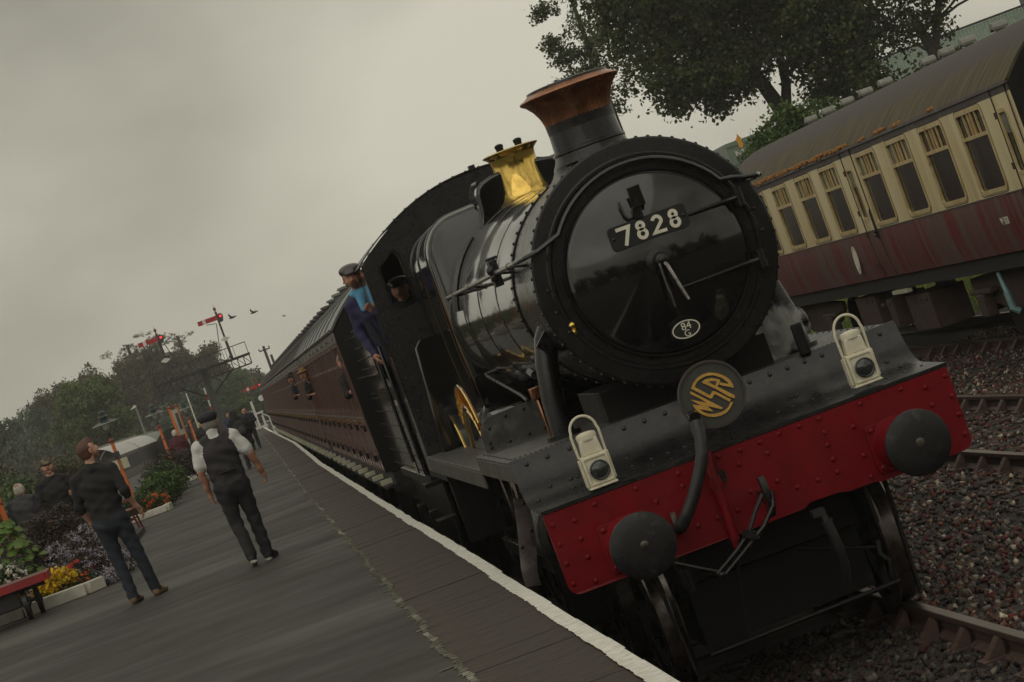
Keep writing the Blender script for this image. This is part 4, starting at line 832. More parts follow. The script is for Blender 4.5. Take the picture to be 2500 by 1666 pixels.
mx_ = N('ShaderNodeMix'); mx_.data_type = 'RGBA'; l_(mr_.outputs[0], mx_.inputs[0]); l_(oldc, mx_.inputs[6]); l_(r2_.outputs[0], mx_.inputs[7]); l_(mx_.outputs[2], bs.inputs['Base Color'])
def siding_coach(label, detail=True):
    Lc = 18.7; t = thing('siding_coach', label, 'railway coach', (7.81, 13.78, 0), 0, 'cream and maroon coaches in the siding')
    X = -1.41
    wins = [(1.32, 2.46), (3.14, 4.28), (4.96, 6.10), (6.80, 7.95), (9.28, 10.42), (11.10, 12.24), (12.94, 14.08), (14.80, 15.94)]
    doors = [(.10, .74, .36, .70), (8.12, 8.76, 8.36, 8.72), (17.4, 18.04, 17.6, 17.96)]
    holes = [rrect(a, c, 1.965, 2.955, .075, 4) for a, c in wins]+[rrect(a, c, 2.08, 2.82, .06, 3) for _, _, a, c in doors]
    b = MB(); b.prism([(0, 1.90), (Lc, 1.90), (Lc, 3.0), (0, 3.0)], (X, 0, 0), (0, 1, 0), (0, 0, 1), (.05, 0, 0), holes=holes); up = b.build('upper_side', 'cream', t, smooth=20)
    b = MB(); pr = [(X, 1.895), (X-.002, 1.80), (X+.004, 1.6), (X+.022, 1.4), (X+.06, 1.20), (X+.09, 1.20), (X+.05, 1.895)]
    b.prism(pr, (0, 0, 0), (1, 0, 0), (0, 0, 1), (0, Lc, 0)); lo_ = b.build('lower_side', 'maroon_faded', t, smooth=40)
    b = MB(); b.box(X-.006, X+.02, 0, Lc, 1.885, 1.905); b.build('waist_rail', 'gutter', t)
    b = MB(); b.box(X, X+.05, 0, Lc, 3.003, 3.10); b.build('cant_rail', 'gutter', t)
    b = MB(); b.prism([(X-.035, 3.085), (X-.03, 3.125), (X+.02, 3.125), (X+.02, 3.10), (X-.01, 3.095)], (0, -.02, 0), (1, 0, 0), (0, 0, 1), (0, Lc+.04, 0)); gt = b.build('gutter', 'gutter', t)
    b = MB(); b.prism([(1.41, 1.2), (1.41, 3.1), (1.36, 3.1), (1.36, 1.2)], (0, 0, 0), (1, 0, 0), (0, 0, 1), (0, Lc, 0)); b.build('far_side', 'maroon_faded', t)
    half = 1.42; prf = []
    for x in np.linspace(-half, half, 37): prf.append((x, 3.775-.66*(abs(x)/half)**2.5))
    b = MB(); b.prism(prf+[(x*.98, z-.02) for x, z in prf[::-1]], (0, -.02, 0), (1, 0, 0), (0, 0, 1), (0, Lc+.04, 0)); rf = b.build('roof', 'roof_moss', t, smooth=40)
    for y in (4.12, 5.65, 6.74, 7.76, 10.36, 11.66, 12.98, 14.40, 15.79, 2.55, .95):
        v = MB(); v.lathe([(.060, -.02), (.060, .05), (.065, .055)], (-.02, y, 3.775), (0, 0, 1), 12); v.prism([(-.085, .035), (-.095, .07), (-.075, .11), (-.03, .135), (.02, .14), (.06, .125), (.095, .085), (.10, .03), (.06, .035), (.03, .06), (-.03, .06), (-.06, .04)], (-.02-.10, y, 3.775), (0, 1, 0), (0, 0, 1), (.20, 0, 0)); v.build('roof_ventilator', 'vent_grey', rf, smooth=50, bevel=.012)
    if detail:
        rr_ = random.Random(4)
        def tuft(y, n, w):
            mm = MB()
            for k in range(n): mm.ball((X-.005+rr_.uniform(-.03, .03), y+rr_.gauss(0, w), 3.128+rr_.uniform(-.01, .03)), rr_.uniform(.018, .042), 6, sq=(1, 1.2, .8))
            o = mm.build('moss_tuft', 'moss', gt, smooth=0); o['kind'] = 'stuff'
        for y, n, w in ((8.6, 30, .22), (9.2, 34, .3), (10.0, 40, .35), (10.8, 46, .35), (11.6, 44, .35), (12.6, 44, .4), (13.6, 40, .4), (14.6, 44, .45), (15.6, 40, .4), (6.15, 34, .12), (5.25, 22, .09), (7.2, 9, .06), (3.4, 6, .05)): tuft(y, n, w)
    for a, c in wins:
        f = MB(); f.ribbon(rrect(a, c, 1.965, 2.955, .075, 4), .05, (X-.010, 0, 0), (0, 1, 0), (0, 0, 1), (.03, 0, 0), closed=True); wn_ = f.build('window', 'cream_trim', t, smooth=30)
        f = MB(); f.box(X-.008, X+.02, a, c, 2.62, 2.665); f.build('transom', 'cream_trim', wn_)
        w_ = c-a
        for k in (.27, .44, .56, .73):
            f = MB(); f.box(X-.004, X+.02, a+w_*k-.011, a+w_*k+.011, 2.665, 2.93); f.build('vent_bar', 'cream_trim', wn_)
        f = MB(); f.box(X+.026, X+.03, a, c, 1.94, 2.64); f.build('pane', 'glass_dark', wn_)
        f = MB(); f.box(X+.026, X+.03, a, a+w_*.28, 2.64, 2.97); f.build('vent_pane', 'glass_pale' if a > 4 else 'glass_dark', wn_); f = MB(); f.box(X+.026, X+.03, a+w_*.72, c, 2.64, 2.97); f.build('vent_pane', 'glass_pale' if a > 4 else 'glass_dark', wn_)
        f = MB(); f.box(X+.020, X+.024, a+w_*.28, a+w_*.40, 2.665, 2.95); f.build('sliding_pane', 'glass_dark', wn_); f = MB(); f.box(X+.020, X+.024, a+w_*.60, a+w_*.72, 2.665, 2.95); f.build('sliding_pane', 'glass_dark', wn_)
        f = MB(); f.box(X+.012, X+.016, a+w_*.40, a+w_*.60, 2.665, 2.95); f.build('slide_board', 'curtain', wn_)
        f = MB(); f.ribbon(rrect(a-.045, c+.045, 1.92, 3.0-.004, .11, 4), .008, (X-.004, 0, 0), (0, 1, 0), (0, 0, 1), (.003, 0, 0), closed=True); f.build('window_seam', 'rust_brown', wn_)
    for a, c, wa, wb in doors:
        d = MB(); zz = [(1.2+.02, X+.048), (1.4, X+.015), (1.6, X-.003), (1.8, X-.009), (1.9, X-.010), (3.08, X-.008)]
        for yy_ in (a, c):
            for (za, xa), (zb_, xb) in zip(zz, zz[1:]): d.bar((xa, yy_, za), (xb, yy_, zb_), .012, .012, up=(1, 0, 0))
        dr = d.build('door', 'rust_brown', t)
        f = MB(); f.ribbon(rrect(wa, wb, 2.08, 2.82, .06, 3), .045, (X-.008, 0, 0), (0, 1, 0), (0, 0, 1), (.025, 0, 0), closed=True); f.build('door_frame', 'cream_trim', dr, smooth=30)
        f = MB(); f.box(X+.026, X+.03, wa, wb, 2.05, 2.85); f.build('pane', 'glass_dark', dr)
        f = MB(); f.box(X+.02, X+.025, wa, wb, 2.55, 2.83); f.build('drop_light', 'glass_pale', dr)
        f = MB(); f.tube([(X-.035, a-.09, 2.20), (X-.05, a-.09, 2.15), (X-.05, a-.09, 1.80), (X-.03, a-.09, 1.76)], .011, 6); f.build('grab_handle', 'black_satin', dr)
        f = MB(); f.box(X-.05, X, a+.03, a+.13, 1.80, 1.83); f.cyl((X, a+.05, 1.87), (X-.05, a+.05, 1.87), .015, n=8); f.build('door_handle', 'black_satin', dr)
        for z in (1.40, 1.86, 2.18, 2.78):
            f = MB(); f.box(X-.03, X+.03, c-.02, c+.04, z-.04, z+.04); f.build('door_hinge', 'rust_brown', dr)
    if detail:
        text_mesh('W 5030', .135, 'coach_number', 'number_white', lo_, (X-.004, 1.92, 1.587), (0, -1, 0), (-.03, 0, 1), .002, sx=.78)
        b = MB(); e_ = [(.135*math.cos(2*PI*i/32), .205*math.sin(2*PI*i/32)) for i in range(32)]
        b.ribbon(e_, .014, (X-.010, 10.0, 1.545), (0, 1, 0), (.035, 0, 1), (.006, 0, 0), closed=True); rn = b.build('roundel', 'number_white', lo_)
        b = MB(); b.prism([(p*.74, q*.74) for p, q in e_], (X-.010, 10.0, 1.545), (0, 1, 0), (.035, 0, 1), (.006, 0, 0)); b.build('roundel_field', 'number_white', rn)
        b = MB()
        for k in range(26): a = 2*PI*k/26; b.box(X-.010, X-.004, 10+.116*math.cos(a)-.009, 10+.116*math.cos(a)+.009, 1.545+.176*math.sin(a)-.010, 1.545+.176*math.sin(a)+.010)
        b.build('roundel_ring', 'number_white', rn)
    for y in (0, Lc):
        s = -1 if y == 0 else 1
        e_ = MB(); e_.prism([(-1.38, 1.2), (1.38, 1.2), (1.40, 3.08)]+[(x*.985, z-.01) for x, z in prf[::-1]]+[(-1.40, 3.08)], (0, y-.01*s, 0), (1, 0, 0), (0, 0, 1), (0, .02*s, 0)); e_.box(-.5, .5, min(y, y+.35*s), max(y, y+.35*s), 1.15, 3.35); e_.build('coach_end', 'black_grimy', t)
    u = MB(); u.box(-1.30, 1.30, 0, Lc, 1.0, 1.185); u.build('solebar', 'coach_under', t)
    u = MB(); u.box(-1.34, -1.26, 8.02, 8.90, .93, .985); u.build('step_board', 'sign_cream', t)
    # bogies, boxes and pipes below
    for yb in (3.55, Lc-3.3):
        bg = MB(); bg.prism([(-2.0, .80), (-1.5, .62), (-.5, .46), (.5, .46), (1.5, .62), (2.0, .80), (2.0, .92), (1.2, .96), (-1.2, .96), (-2.0, .92)], (-1.10, yb, 0), (0, 1, 0), (0, 0, 1), (.06, 0, 0)); bgo = bg.build('bogie_frame', 'rust_brown', t, bevel=.01)
        for dy in (-1.3, 1.3):
            bx_ = MB(); bx_.box(-1.24, -1.10, dy-.17+yb, dy+.17+yb, .42, .72); bx_.box(-1.22, -1.1, dy-.5+yb, dy+.5+yb, .72, .78); bx_.build('axle_box', 'rust_brown', bgo, bevel=.012)
            for s in (-1, 1):
                w_ = MB(); w_.lathe([(0, -.05), (.45, -.05), (.46, .06), (.38, .07), (0, .02)], (s*.75, yb+dy, .455), (s, 0, 0), 28); w_.build('wheel', 'coach_under', t)
    for (ya, yb_, za, zb_) in ((7.4, 8.75, .34, .86), (9.6, 9.95, .42, .86), (10.6, 11.9, .45, .95)):
        u = MB(); u.box(-1.22, -.70, ya, yb_, za, zb_); u.box(-1.235, -1.20, ya+.15, ya+.32, zb_-.1, zb_-.05); u.box(-1.235, -1.20, ya+.5, ya+.68, zb_-.1, zb_-.05); u.build('battery_box', 'rust_brown', t, bevel=.01)
    u = MB(); u.cyl((-1.0, 5.35, .62), (-.2, 5.35, .62), .19, n=20); u.build('brake_cylinder', 'rust_brown', t, smooth=40)
    u = MB(); u.tube([(-1.26, 3.54, .97), (-1.26, 3.46, .72), (-1.26, 3.44, .70)], [.026, .034, .034], 8); u.tube([(-1.26, 3.46, .71), (-1.27, 3.40, .50), (-1.2, 3.38, .44)], .045, 8); u.build('damper', 'pipe_blue', t)
    u = MB(); u.tube([(-1.0, 9.2, .95), (-1.0, 9.6, .35)], .012, 5); u.tube([(-1.0, 9.5, .95), (-1.0, 9.8, .35)], .012, 5); u.build('truss_rod', 'coach_under', t)
    return t
sc1 = siding_coach('weathered cream and maroon coach with a mossy roof in the siding')
# ================================================================== people: one smooth body each, from blended rounded limbs
mat('skin', (0.46, 0.23, 0.155), 0.5, c2=(0.40, 0.18, 0.115), scale=14)
mat('skin_pale', (0.52, 0.29, 0.20), 0.5, c2=(0.45, 0.22, 0.15), scale=14)
mat('lip', (0.26, 0.09, 0.07), 0.5); mat('eye', (0.02, 0.016, 0.014), 0.3); mat('brow', (0.09, 0.05, 0.03), 0.8); mat('beard', (0.13, 0.075, 0.05), 0.85)
mat('cloth_black', (0.016, 0.016, 0.018), 0.85, c2=(0.010, 0.010, 0.011), scale=12, bump=.3, bscale=30)
mat('cloth_waistcoat', (0.034, 0.029, 0.032), 0.8, c2=(0.024, 0.021, 0.023), scale=12, bump=.3, bscale=40)
mat('cloth_white', (0.66, 0.65, 0.62), 0.8, c2=(0.52, 0.51, 0.49), scale=9, bump=.3, bscale=24)
mat('cloth_jeans', (0.018, 0.023, 0.036), 0.85, c2=(0.010, 0.013, 0.021), scale=10, bump=.3, bscale=40)
mat('cloth_grey', (0.055, 0.055, 0.060), 0.8, c2=(0.035, 0.034, 0.040), scale=7, bump=.3)
mat('cloth_burgundy', (0.095, 0.018, 0.028), 0.85, c2=(0.065, 0.013, 0.020), scale=9, bump=.3)
mat('cloth_blue', (0.040, 0.038, 0.105), 0.85, c2=(0.024, 0.023, 0.065), scale=9, bump=.4, bscale=24)
mat('cloth_lightblue', (0.14, 0.42, 0.66), 0.8, c2=(0.10, 0.32, 0.55), scale=9)
mat('cloth_navy', (0.016, 0.018, 0.036), 0.85)
mat('hair_auburn', (0.125, 0.048, 0.026), 0.6, c2=(0.060, 0.026, 0.017), scale=30, stretch=(4, 1, 1), bump=.4, bscale=80)
mat('hair_white', (0.58, 0.54, 0.46), 0.7, c2=(0.40, 0.37, 0.31), scale=30, bump=.4, bscale=80)
mat('hair_grey', (0.26, 0.25, 0.22), 0.7, c2=(0.16, 0.15, 0.13), scale=30, bump=.4, bscale=80)
mat('hair_blond', (0.52, 0.38, 0.18), 0.6, c2=(0.40, 0.27, 0.11), scale=30, bump=.4, bscale=80)
mat('cap_navy', (0.020, 0.022, 0.030), 0.8, c2=(0.012, 0.013, 0.018), scale=20, bump=.3)
mat('cap_camo', (0.16, 0.13, 0.075), 0.85, c2=(0.05, 0.045, 0.03), scale=14, lo=.45, hi=.55)
mat('cap_grease', (0.045, 0.038, 0.036), 0.35, c2=(0.025, 0.022, 0.022), scale=10, coat=.3)
mat('hat_brown', (0.24, 0.13, 0.035), 0.7); mat('shoe_tan', (0.20, 0.12, 0.065), 0.6); mat('shoe_black', (0.014, 0.014, 0.015), 0.5); mat('sole_white', (0.50, 0.49, 0.44), 0.7); mat('leather', (0.05, 0.03, 0.02), 0.5)
def sd(p, X, Y, Z):
    if p[0] == 'c':
        _, a, b, ra, rb_, sq = p[:6]; ax, ay, az = a; bx, by_, bz = b; sx, sy = sq
        px, py, pz = (X-ax)/sx, (Y-ay)/sy, Z-az; dx, dy, dz = (bx-ax)/sx, (by_-ay)/sy, bz-az; dd = dx*dx+dy*dy+dz*dz+1e-12
        t = np.clip((px*dx+py*dy+pz*dz)/dd, 0, 1); return (np.sqrt((px-t*dx)**2+(py-t*dy)**2+(pz-t*dz)**2)-(ra+(rb_-ra)*t))*min(sx, sy, 1)
    _, c, r = p[:3]; k = np.sqrt(((X-c[0])/r[0])**2+((Y-c[1])/r[1])**2+((Z-c[2])/r[2])**2); return (k-1)*min(r)
def bnd(p):
    if p[0] == 'c':
        r = max(p[3], p[4]); r3 = np.array([r*p[5][0], r*p[5][1], r]); a, b = np.array(p[1]), np.array(p[2]); return np.minimum(a, b)-r3, np.maximum(a, b)+r3
    c, r = np.array(p[1]), np.array(p[2]); return c-r, c+r
def cap_(a, b, ra, rb_, m, k=.02, sq=(1, 1)): return ('c', tuple(a), tuple(b), ra, rb_, sq, m, k)
def ell(c, r, m, k=.02): return ('e', tuple(c), tuple(r), None, None, None, m, k)
def surf(prims, vox, fold=0.0, seed=0):
    los, his = zip(*[bnd(p) for p in prims]); lo = np.min(los, 0)-3*vox-.01; hi = np.max(his, 0)+3*vox+.01
    n = np.ceil((hi-lo)/vox).astype(int)+1; gx, gy, gz = [lo[i]+vox*np.arange(n[i]) for i in range(3)]
    F = np.full(n, .15, np.float32)
    for p, a, b in zip(prims, los, his):
        k = p[7]; mg = .05; i0 = np.clip(((a-mg-lo)/vox).astype(int), 0, n-1); i1 = np.clip(((b+mg-lo)/vox).astype(int)+2, 1, n)
        sl_ = tuple(slice(i0[j], i1[j]) for j in range(3)); X, Y, Z = np.meshgrid(gx[sl_[0]], gy[sl_[1]], gz[sl_[2]], indexing='ij')
        d = sd(p, X, Y, Z)
        if fold: d = d+fold*(np.sin(31*X+2.2*np.sin(13*Z+seed)+seed)*np.sin(24*Z+9*Y+2*seed)+.5*np.sin(55*Z+20*X+seed))
        f = F[sl_]; h = np.clip(.5+.5*(f-d)/k, 0, 1); F[sl_] = f*(1-h)+d*h-k*h*(1-h)
    ins = F < 0; c = [m-1 for m in n]; P_ = np.zeros((*c, 3)); C = np.zeros(c)
    base = np.stack(np.meshgrid(gx, gy, gz, indexing='ij'), -1)
    for ax in range(3):
        s0 = [slice(None)]*3; s1 = [slice(None)]*3; s0[ax] = slice(0, -1); s1[ax] = slice(1, None); s0, s1 = tuple(s0), tuple(s1)
        cr_ = ins[s0] != ins[s1]; t = np.where(cr_, F[s0]/(F[s0]-F[s1]+1e-12), 0); pt = base[s0].copy(); pt[..., ax] += t*vox; pt *= cr_[..., None]
        o1, o2 = [j for j in range(3) if j != ax]
        for da in (0, 1):
            for db in (0, 1):
                s = [slice(None)]*3; s[o1] = slice(da, c[o1]+da); s[o2] = slice(db, c[o2]+db); s = tuple(s); P_ += pt[s]; C += cr_[s]
    act = C > 0; idx = np.full(c, -1); idx[act] = np.arange(act.sum()); verts = P_[act]/C[act][:, None]
    quads = []
    for ax in range(3):
        o1, o2 = [(1, 2), (2, 0), (0, 1)][ax]; s0 = [slice(1, -1)]*3; s1 = [slice(1, -1)]*3; s0[ax] = slice(0, -1); s1[ax] = slice(1, None)
        a_, b_ = ins[tuple(s0)], ins[tuple(s1)]; w = np.argwhere(a_ != b_)
        if len(w) == 0: continue
        sg = a_[tuple(w.T)]; w2 = w.copy(); off = np.ones(3, int); off[ax] = 0; w2 = w2+off
        def g(d1, d2):
            q = w2.copy(); q[:, o1] -= d1; q[:, o2] -= d2; return idx[tuple(q.T)]
        q = np.stack([g(1, 1), g(0, 1), g(0, 0), g(1, 0)], 1); q[~sg] = q[~sg][:, ::-1]; quads.append(q)
    quads = np.concatenate(quads); cen = verts[quads].mean(1); D = np.stack([sd(p, cen[:, 0], cen[:, 1], cen[:, 2]) for p in prims]); which = D.argmin(0)
    return verts, quads, [p[6] for p in prims], which
def assemble(name, groups, parent, smooth=True):
    V_, Q_, MI = [], [], []; names = []; off = 0
    for prims, vox, fold in groups:
        v, q, ms, wh = surf(prims, vox, fold, seed=len(V_)+random.random()*6)
        for x in ms:
            if x not in names: names.append(x)
        lut = np.array([names.index(x) for x in ms]); V_.append(v); Q_.append(q+off); MI.append(lut[wh]); off += len(v)
    return np_mesh(name, np.concatenate(V_), np.concatenate(Q_), names, parent, smooth=smooth, midx=np.concatenate(MI))
def hand_prims(w, d, n, side, curl, m):
    """wrist w, finger direction d, palm normal n; side = direction of the thumb"""
    w, d, n = V(w), V(d).normalized(), V(n); n = (n-d*n.dot(d)).normalized(); s = V(side); s = (s-d*s.dot(d)-n*s.dot(n)).normalized(); out_ = []
    pc = w+d*.045; kn = w+d*.085
    out_.append(cap_(w, w+d*.03, .026, .03, m, .012)); out_.append(cap_(pc+s*.018, kn+s*.022, .017, .014, m, .012)); out_.append(cap_(pc, kn, .018, .014, m, .012)); out_.append(cap_(pc-s*.018, kn-s*.022, .016, .013, m, .012))
    for i, (o, l) in enumerate(((.031, .068), (.0105, .076), (-.0105, .072), (-.031, .056))):
        a = kn+s*o; ang = curl*.55; dirn = d
        for j, f in enumerate((.45, .32, .25)):
            dirn = (d*math.cos(ang)+n*math.sin(ang)).normalized(); e_ = a+dirn*l*f; out_.append(cap_(a, e_, .0088-.001*j, .0082-.001*j, m, .003)); a = e_; ang += curl*(.6+.1*i)
    t0 = w+d*.025+s*.025; t1 = t0+(s*.75+d*.6+n*.25).normalized()*.038; t2 = t1+(d*.85+n*.45+s*.1).normalized()*.03
    out_ += [cap_(t0, t1, .014, .011, m, .006), cap_(t1, t2, .0105, .009, m, .004)]
    return out_
def head_prims(c, fwd, sk, beard=None, tilt=0.0, hairm=None):
    """c head centre, fwd the way the face looks"""
    f = V(fwd).normalized(); r = f.cross(V((0, 0, 1))).normalized(); u = r.cross(f); c = V(c)
    p = lambda a, b, d: c+r*a+f*b+u*d
    H = [cap_(p(0, -.018, .022), p(0, .022, .026), .082, .078, sk, .02), cap_(p(0, .04, -.055), p(0, .055, -.085), .052, .030, beard or sk, .035), cap_(p(-.028, .05, -.035), p(.028, .05, -.035), .042, .042, sk, .03)]
    H += [cap_(p(0, .092, .012), p(0, .112, -.022), .010, .0145, sk, .012), cap_(p(-.012, .098, -.026), p(.012, .098, -.026), .010, .010, sk, .008)]
    for s in (-1, 1):
        H += [cap_(p(s*.083, -.005, .015), p(s*.085, -.01, -.025), .013, .010, sk, .008), cap_(p(s*.034, .083, .020), p(s*.036, .083, .020), .009, .009, 'eye', .004), cap_(p(s*.018, .090, .040), p(s*.05, .080, .040), .009, .007, 'brow', .008)]
    H += [cap_(p(-.018, .093, -.055), p(.018, .093, -.055), .008, .008, 'lip', .008)]
    if beard: H += [cap_(p(-.055, .03, -.05), p(.055, .03, -.05), .03, .03, beard, .02), cap_(p(-.02, .095, -.044), p(.02, .095, -.044), .007, .007, beard, .006)]
    return H, p
def flat_cap(p, m):
    return [('e', tuple(p(0, -.015, .075)), (.108, .122, .052), None, None, None, m, .02), ('e', tuple(p(0, -.035, .045)), (.098, .100, .055), None, None, None, m, .02), cap_(p(-.035, .085, .060), p(.035, .085, .060), .030, .030, m, .03), cap_(p(-.03, .125, .045), p(.03, .125, .045), .013, .013, m, .03)]
def bb_cap(p, m):
    return [cap_(p(0, -.02, .05), p(0, .02, .055), .094, .088, m, .02), cap_(p(-.03, .10, .045), p(.03, .10, .045), .034, .034, m, .02), cap_(p(-.03, .15, .03), p(.03, .15, .03), .018, .018, m, .02)]
def short_hair(p, m, quiff=False, bald=False):
    H = [cap_(p(0, -.032, .005), p(0, -.036, .03), .082, .081, m, .02), cap_(p(-.03, -.05, -.035), p(.03, -.05, -.035), .046, .046, m, .02)]
    if not bald: H += [cap_(p(0, -.02, .045), p(0, .045, .062), .082, .060, m, .02)]
    for s in (-1, 1): H.append(cap_(p(s*.066, -.005, .035), p(s*.068, .002, .005), .022, .012, m, .015))
    if quiff: H.append(cap_(p(-.01, .0, .10), p(.0, .065, .108), .035, .028, m, .03))
    return H
def person(label, loc, rz, st, pose=None, group=None, vox=.011):
    J = dict(pelvis=(0, 0, .95), waist=(0, .0, 1.10), chest=(0, .0, 1.30), neck=(0, -.01, 1.49), head=(0, .02, 1.63), look=(0, 1, 0),
             sr=(.19, 0, 1.42), er=(.25, -.03, 1.15), wr=(.265, .05, .90), sl=(-.19, 0, 1.42), el=(-.25, -.03, 1.15), wl=(-.265, .05, .90),
             hr=(.09, 0, .93), kr=(.10, .03, .50), ar=(.105, -.01, .085), tr=(.12, .16, .03), hl=(-.09, 0, .93), kl=(-.10, .03, .50), al=(-.105, -.01, .085), tl=(-.12, .16, .03), cr=.5, cl=.5, hdr=None, hdl=None, nr=None, nl=None, sdr=None, sdl=None)
    J.update(pose or {})
    t = thing('person', label, 'person', loc, rz, group)
    top, bot, sk = st['top'], st['bottom'], st.get('skin', 'skin'); sl_ = st.get('sleeve', 'long'); slm = st.get('sleeve_mat', top); fat = st.get('fat', 1.0); g = lambda k: V(J[k])
    B = [cap_(g('pelvis')+V((0, -.01, -.02)), g('waist'), .118*fat, .122*fat, st.get('hip_mat', top), .04, (1.36, .92)), cap_(g('waist'), g('chest'), .122*fat, .135*fat, top, .05, (1.36, .92)), cap_(g('chest'), (g('sr')+g('sl'))/2+V((0, 0, -.03)), .135*fat, .105, top, .05, (1.40, .86)),
         cap_(g('sr')+V((-.03, 0, .01)), g('neck')+V((.03, 0, -.01)), .062, .055, top, .05), cap_(g('sl')+V((.03, 0, .01)), g('neck')+V((-.03, 0, -.01)), .062, .055, top, .05),
         cap_(g('pelvis')+V((-.05, -.03, -.08)), g('pelvis')+V((.05, -.03, -.08)), .105*fat, .105*fat, bot, .05, (1, .95)), cap_(g('neck')+V((0, 0, -.03)), g('head')+V((0, -.01, -.03)), .056, .052, sk, .015)]
    for s in 'rl':
        S_, E_, W_ = g('s'+s), g('e'+s), g('w'+s); up = {'long': slm, 'short': slm, 'elbow': slm, 'none': sk}[sl_]
        if sl_ == 'long': B += [cap_(S_, E_, .066, .052, slm, .03), cap_(E_, E_+(W_-E_)*.96, .052, .040, slm, .02)]; B += [cap_(W_-(W_-E_).normalized()*.03, W_, .028, .027, sk, .01)]
        elif sl_ == 'elbow': B += [cap_(S_, E_, .068, .056, slm, .03), cap_(E_, E_+(W_-E_)*.18, .056, .050, slm, .02), cap_(E_, W_, .043, .029, sk, .008)]
        else: B += [cap_(S_, S_+(E_-S_)*.72, .074, .074, slm, .03), cap_(S_, E_, .050, .043, sk, .008), cap_(E_, W_, .044, .029, sk, .012)]
        H_, K_, A_, T_ = g('h'+s), g('k'+s), g('a'+s), g('t'+s); w = st.get('leg', 1.0)
        B += [cap_(H_+V((0, 0, -.02)), K_, .096*fat*w, .068*w, bot, .03), cap_(K_, A_+V((0, 0, .0)), .068*w, .060*w, bot, .02)]
        sh = st.get('shoe', 'shoe_black'); h_ = A_+(V((0, -.03, -.045))); B += [cap_(h_, T_, .044, .036, sh, .02, (1, 1)), cap_(A_+V((0, 0, -.02)), A_+(T_-A_)*.5, .045, .038, sh, .02)]
        if 'sole' in st: B += [cap_(h_+V((0, -.01, -.035)), T_+V((0, .01, -.022)), .020, .019, st['sole'], .006, (1.9, 1.9))]
    if not st.get('collar'): B += [cap_(g('neck')+V((0, -.012, -.03)), g('neck')+V((0, .0, .008)), .068, .062, top, .012)]
    if st.get('collar'): B += [cap_(g('neck')+V((0, -.01, -.005)), g('neck')+V((0, .0, .03)), .066, .062, st['collar'], .008)]
    if st.get('skirt'): B += [cap_(g('waist'), g('pelvis')+V((0, 0, -.18)), .13, .155*fat, st['skirt'], .05, (1.35, .95))]
    for e_ in st.get('extra', ()): B.append(e_)
    Hd, p = head_prims(J['head'], J['look'], sk, st.get('beard'))
    groups = [(B, vox, .0058), (Hd, min(vox, .0065), 0)]
    for s, sg in (('r', 1), ('l', -1)):
        W_ = g('w'+s); d = J['hd'+s] or tuple((g('w'+s)-g('e'+s)).normalized()); n_ = J['n'+s] or (-sg, 0, 0.0); sd_ = J['sd'+s] or (0, 1, 0)
        if vox < .015: groups.append((hand_prims(W_, d, n_, sd_, J['c'+s], sk), .0045, 0))
        else: groups.append(([cap_(W_, W_+V(d)*.08, .032, .026, sk, .01), cap_(W_+V(d)*.07, W_+V(d)*.15, .024, .018, sk, .01)], .010, 0))
    body = assemble('body', groups, t)
    for nm, fn, m in st.get('wear', ()):
        fn_ = fn(p, m) if not isinstance(fn, tuple) else fn[0](p, m, **fn[1]); assemble(nm, [(fn_, min(vox, .0075), .0008)], t)
    return t, p
A1, p1_ = person('man in a navy flat cap, charcoal waistcoat and white short sleeves walking away', (-3.13, 13.2, ZP), R(4),
    dict(top='cloth_waistcoat', hip_mat='cloth_waistcoat', bottom='cloth_black', sleeve='short', sleeve_mat='cloth_white', collar='cloth_white', shoe='shoe_black', sole='sole_white', skin='skin', fat=1.06, leg=1.05,
         wear=(('hair', (short_hair, dict(bald=True)), 'hair_grey'), ('flat_cap', flat_cap, 'cap_navy'))),
    dict(head=(.015, .035, 1.575), neck=(0, .0, 1.44), look=(.25, 1, -.05), chest=(0, 0, 1.26), sr=(.195, 0, 1.365), sl=(-.195, 0, 1.365), er=(.305, -.03, 1.13), wr=(.36, .06, .90), el=(-.245, .0, 1.11), wl=(-.235, .10, .87), waist=(0, 0, 1.06), pelvis=(0, 0, .92), hr=(.09, 0, .90), hl=(-.09, 0, .90),
         kr=(.115, .04, .48), ar=(.115, .02, .09), tr=(.20, .16, .035), kl=(-.085, .01, .48), al=(-.06, -.18, .13), tl=(-.055, -.035, .03), cr=.9, cl=.8, nr=(-1, .1, 0), nl=(1, .1, 0)))
b = assemble('waist_strap', [([cap_((-.09, -.145, 1.035), (.09, -.145, 1.035), .012, .012, 'cloth_black', .01)], .006, 0)], A1)
A2, p2_ = person('auburn-haired man in a black sweater and dark jeans watching the locomotive', (-4.50, 14.32, ZP), R(-12),
    dict(top='cloth_black', bottom='cloth_jeans', sleeve='elbow', shoe='shoe_tan', skin='skin_pale', fat=1.1, leg=1.04, wear=(('hair', (short_hair, dict(quiff=True)), 'hair_auburn'),)),
    dict(head=(.03, .0, 1.735), neck=(0, -.03, 1.56), look=(.75, .55, .30), chest=(0, -.01, 1.36), waist=(0, 0, 1.14), pelvis=(0, 0, .99), sr=(.215, 0, 1.47), sl=(-.215, -.01, 1.47), er=(.285, -.08, 1.20), wr=(.33, .06, .965), el=(-.275, .0, 1.185), wl=(-.235, .12, .96),
         hr=(.095, 0, .97), hl=(-.095, 0, .97), kr=(.155, .03, .53), ar=(.20, .07, .085), tr=(.26, .23, .03), kl=(-.08, .02, .53), al=(-.035, -.06, .085), tl=(.0, .10, .03), cr=.7, cl=.6))
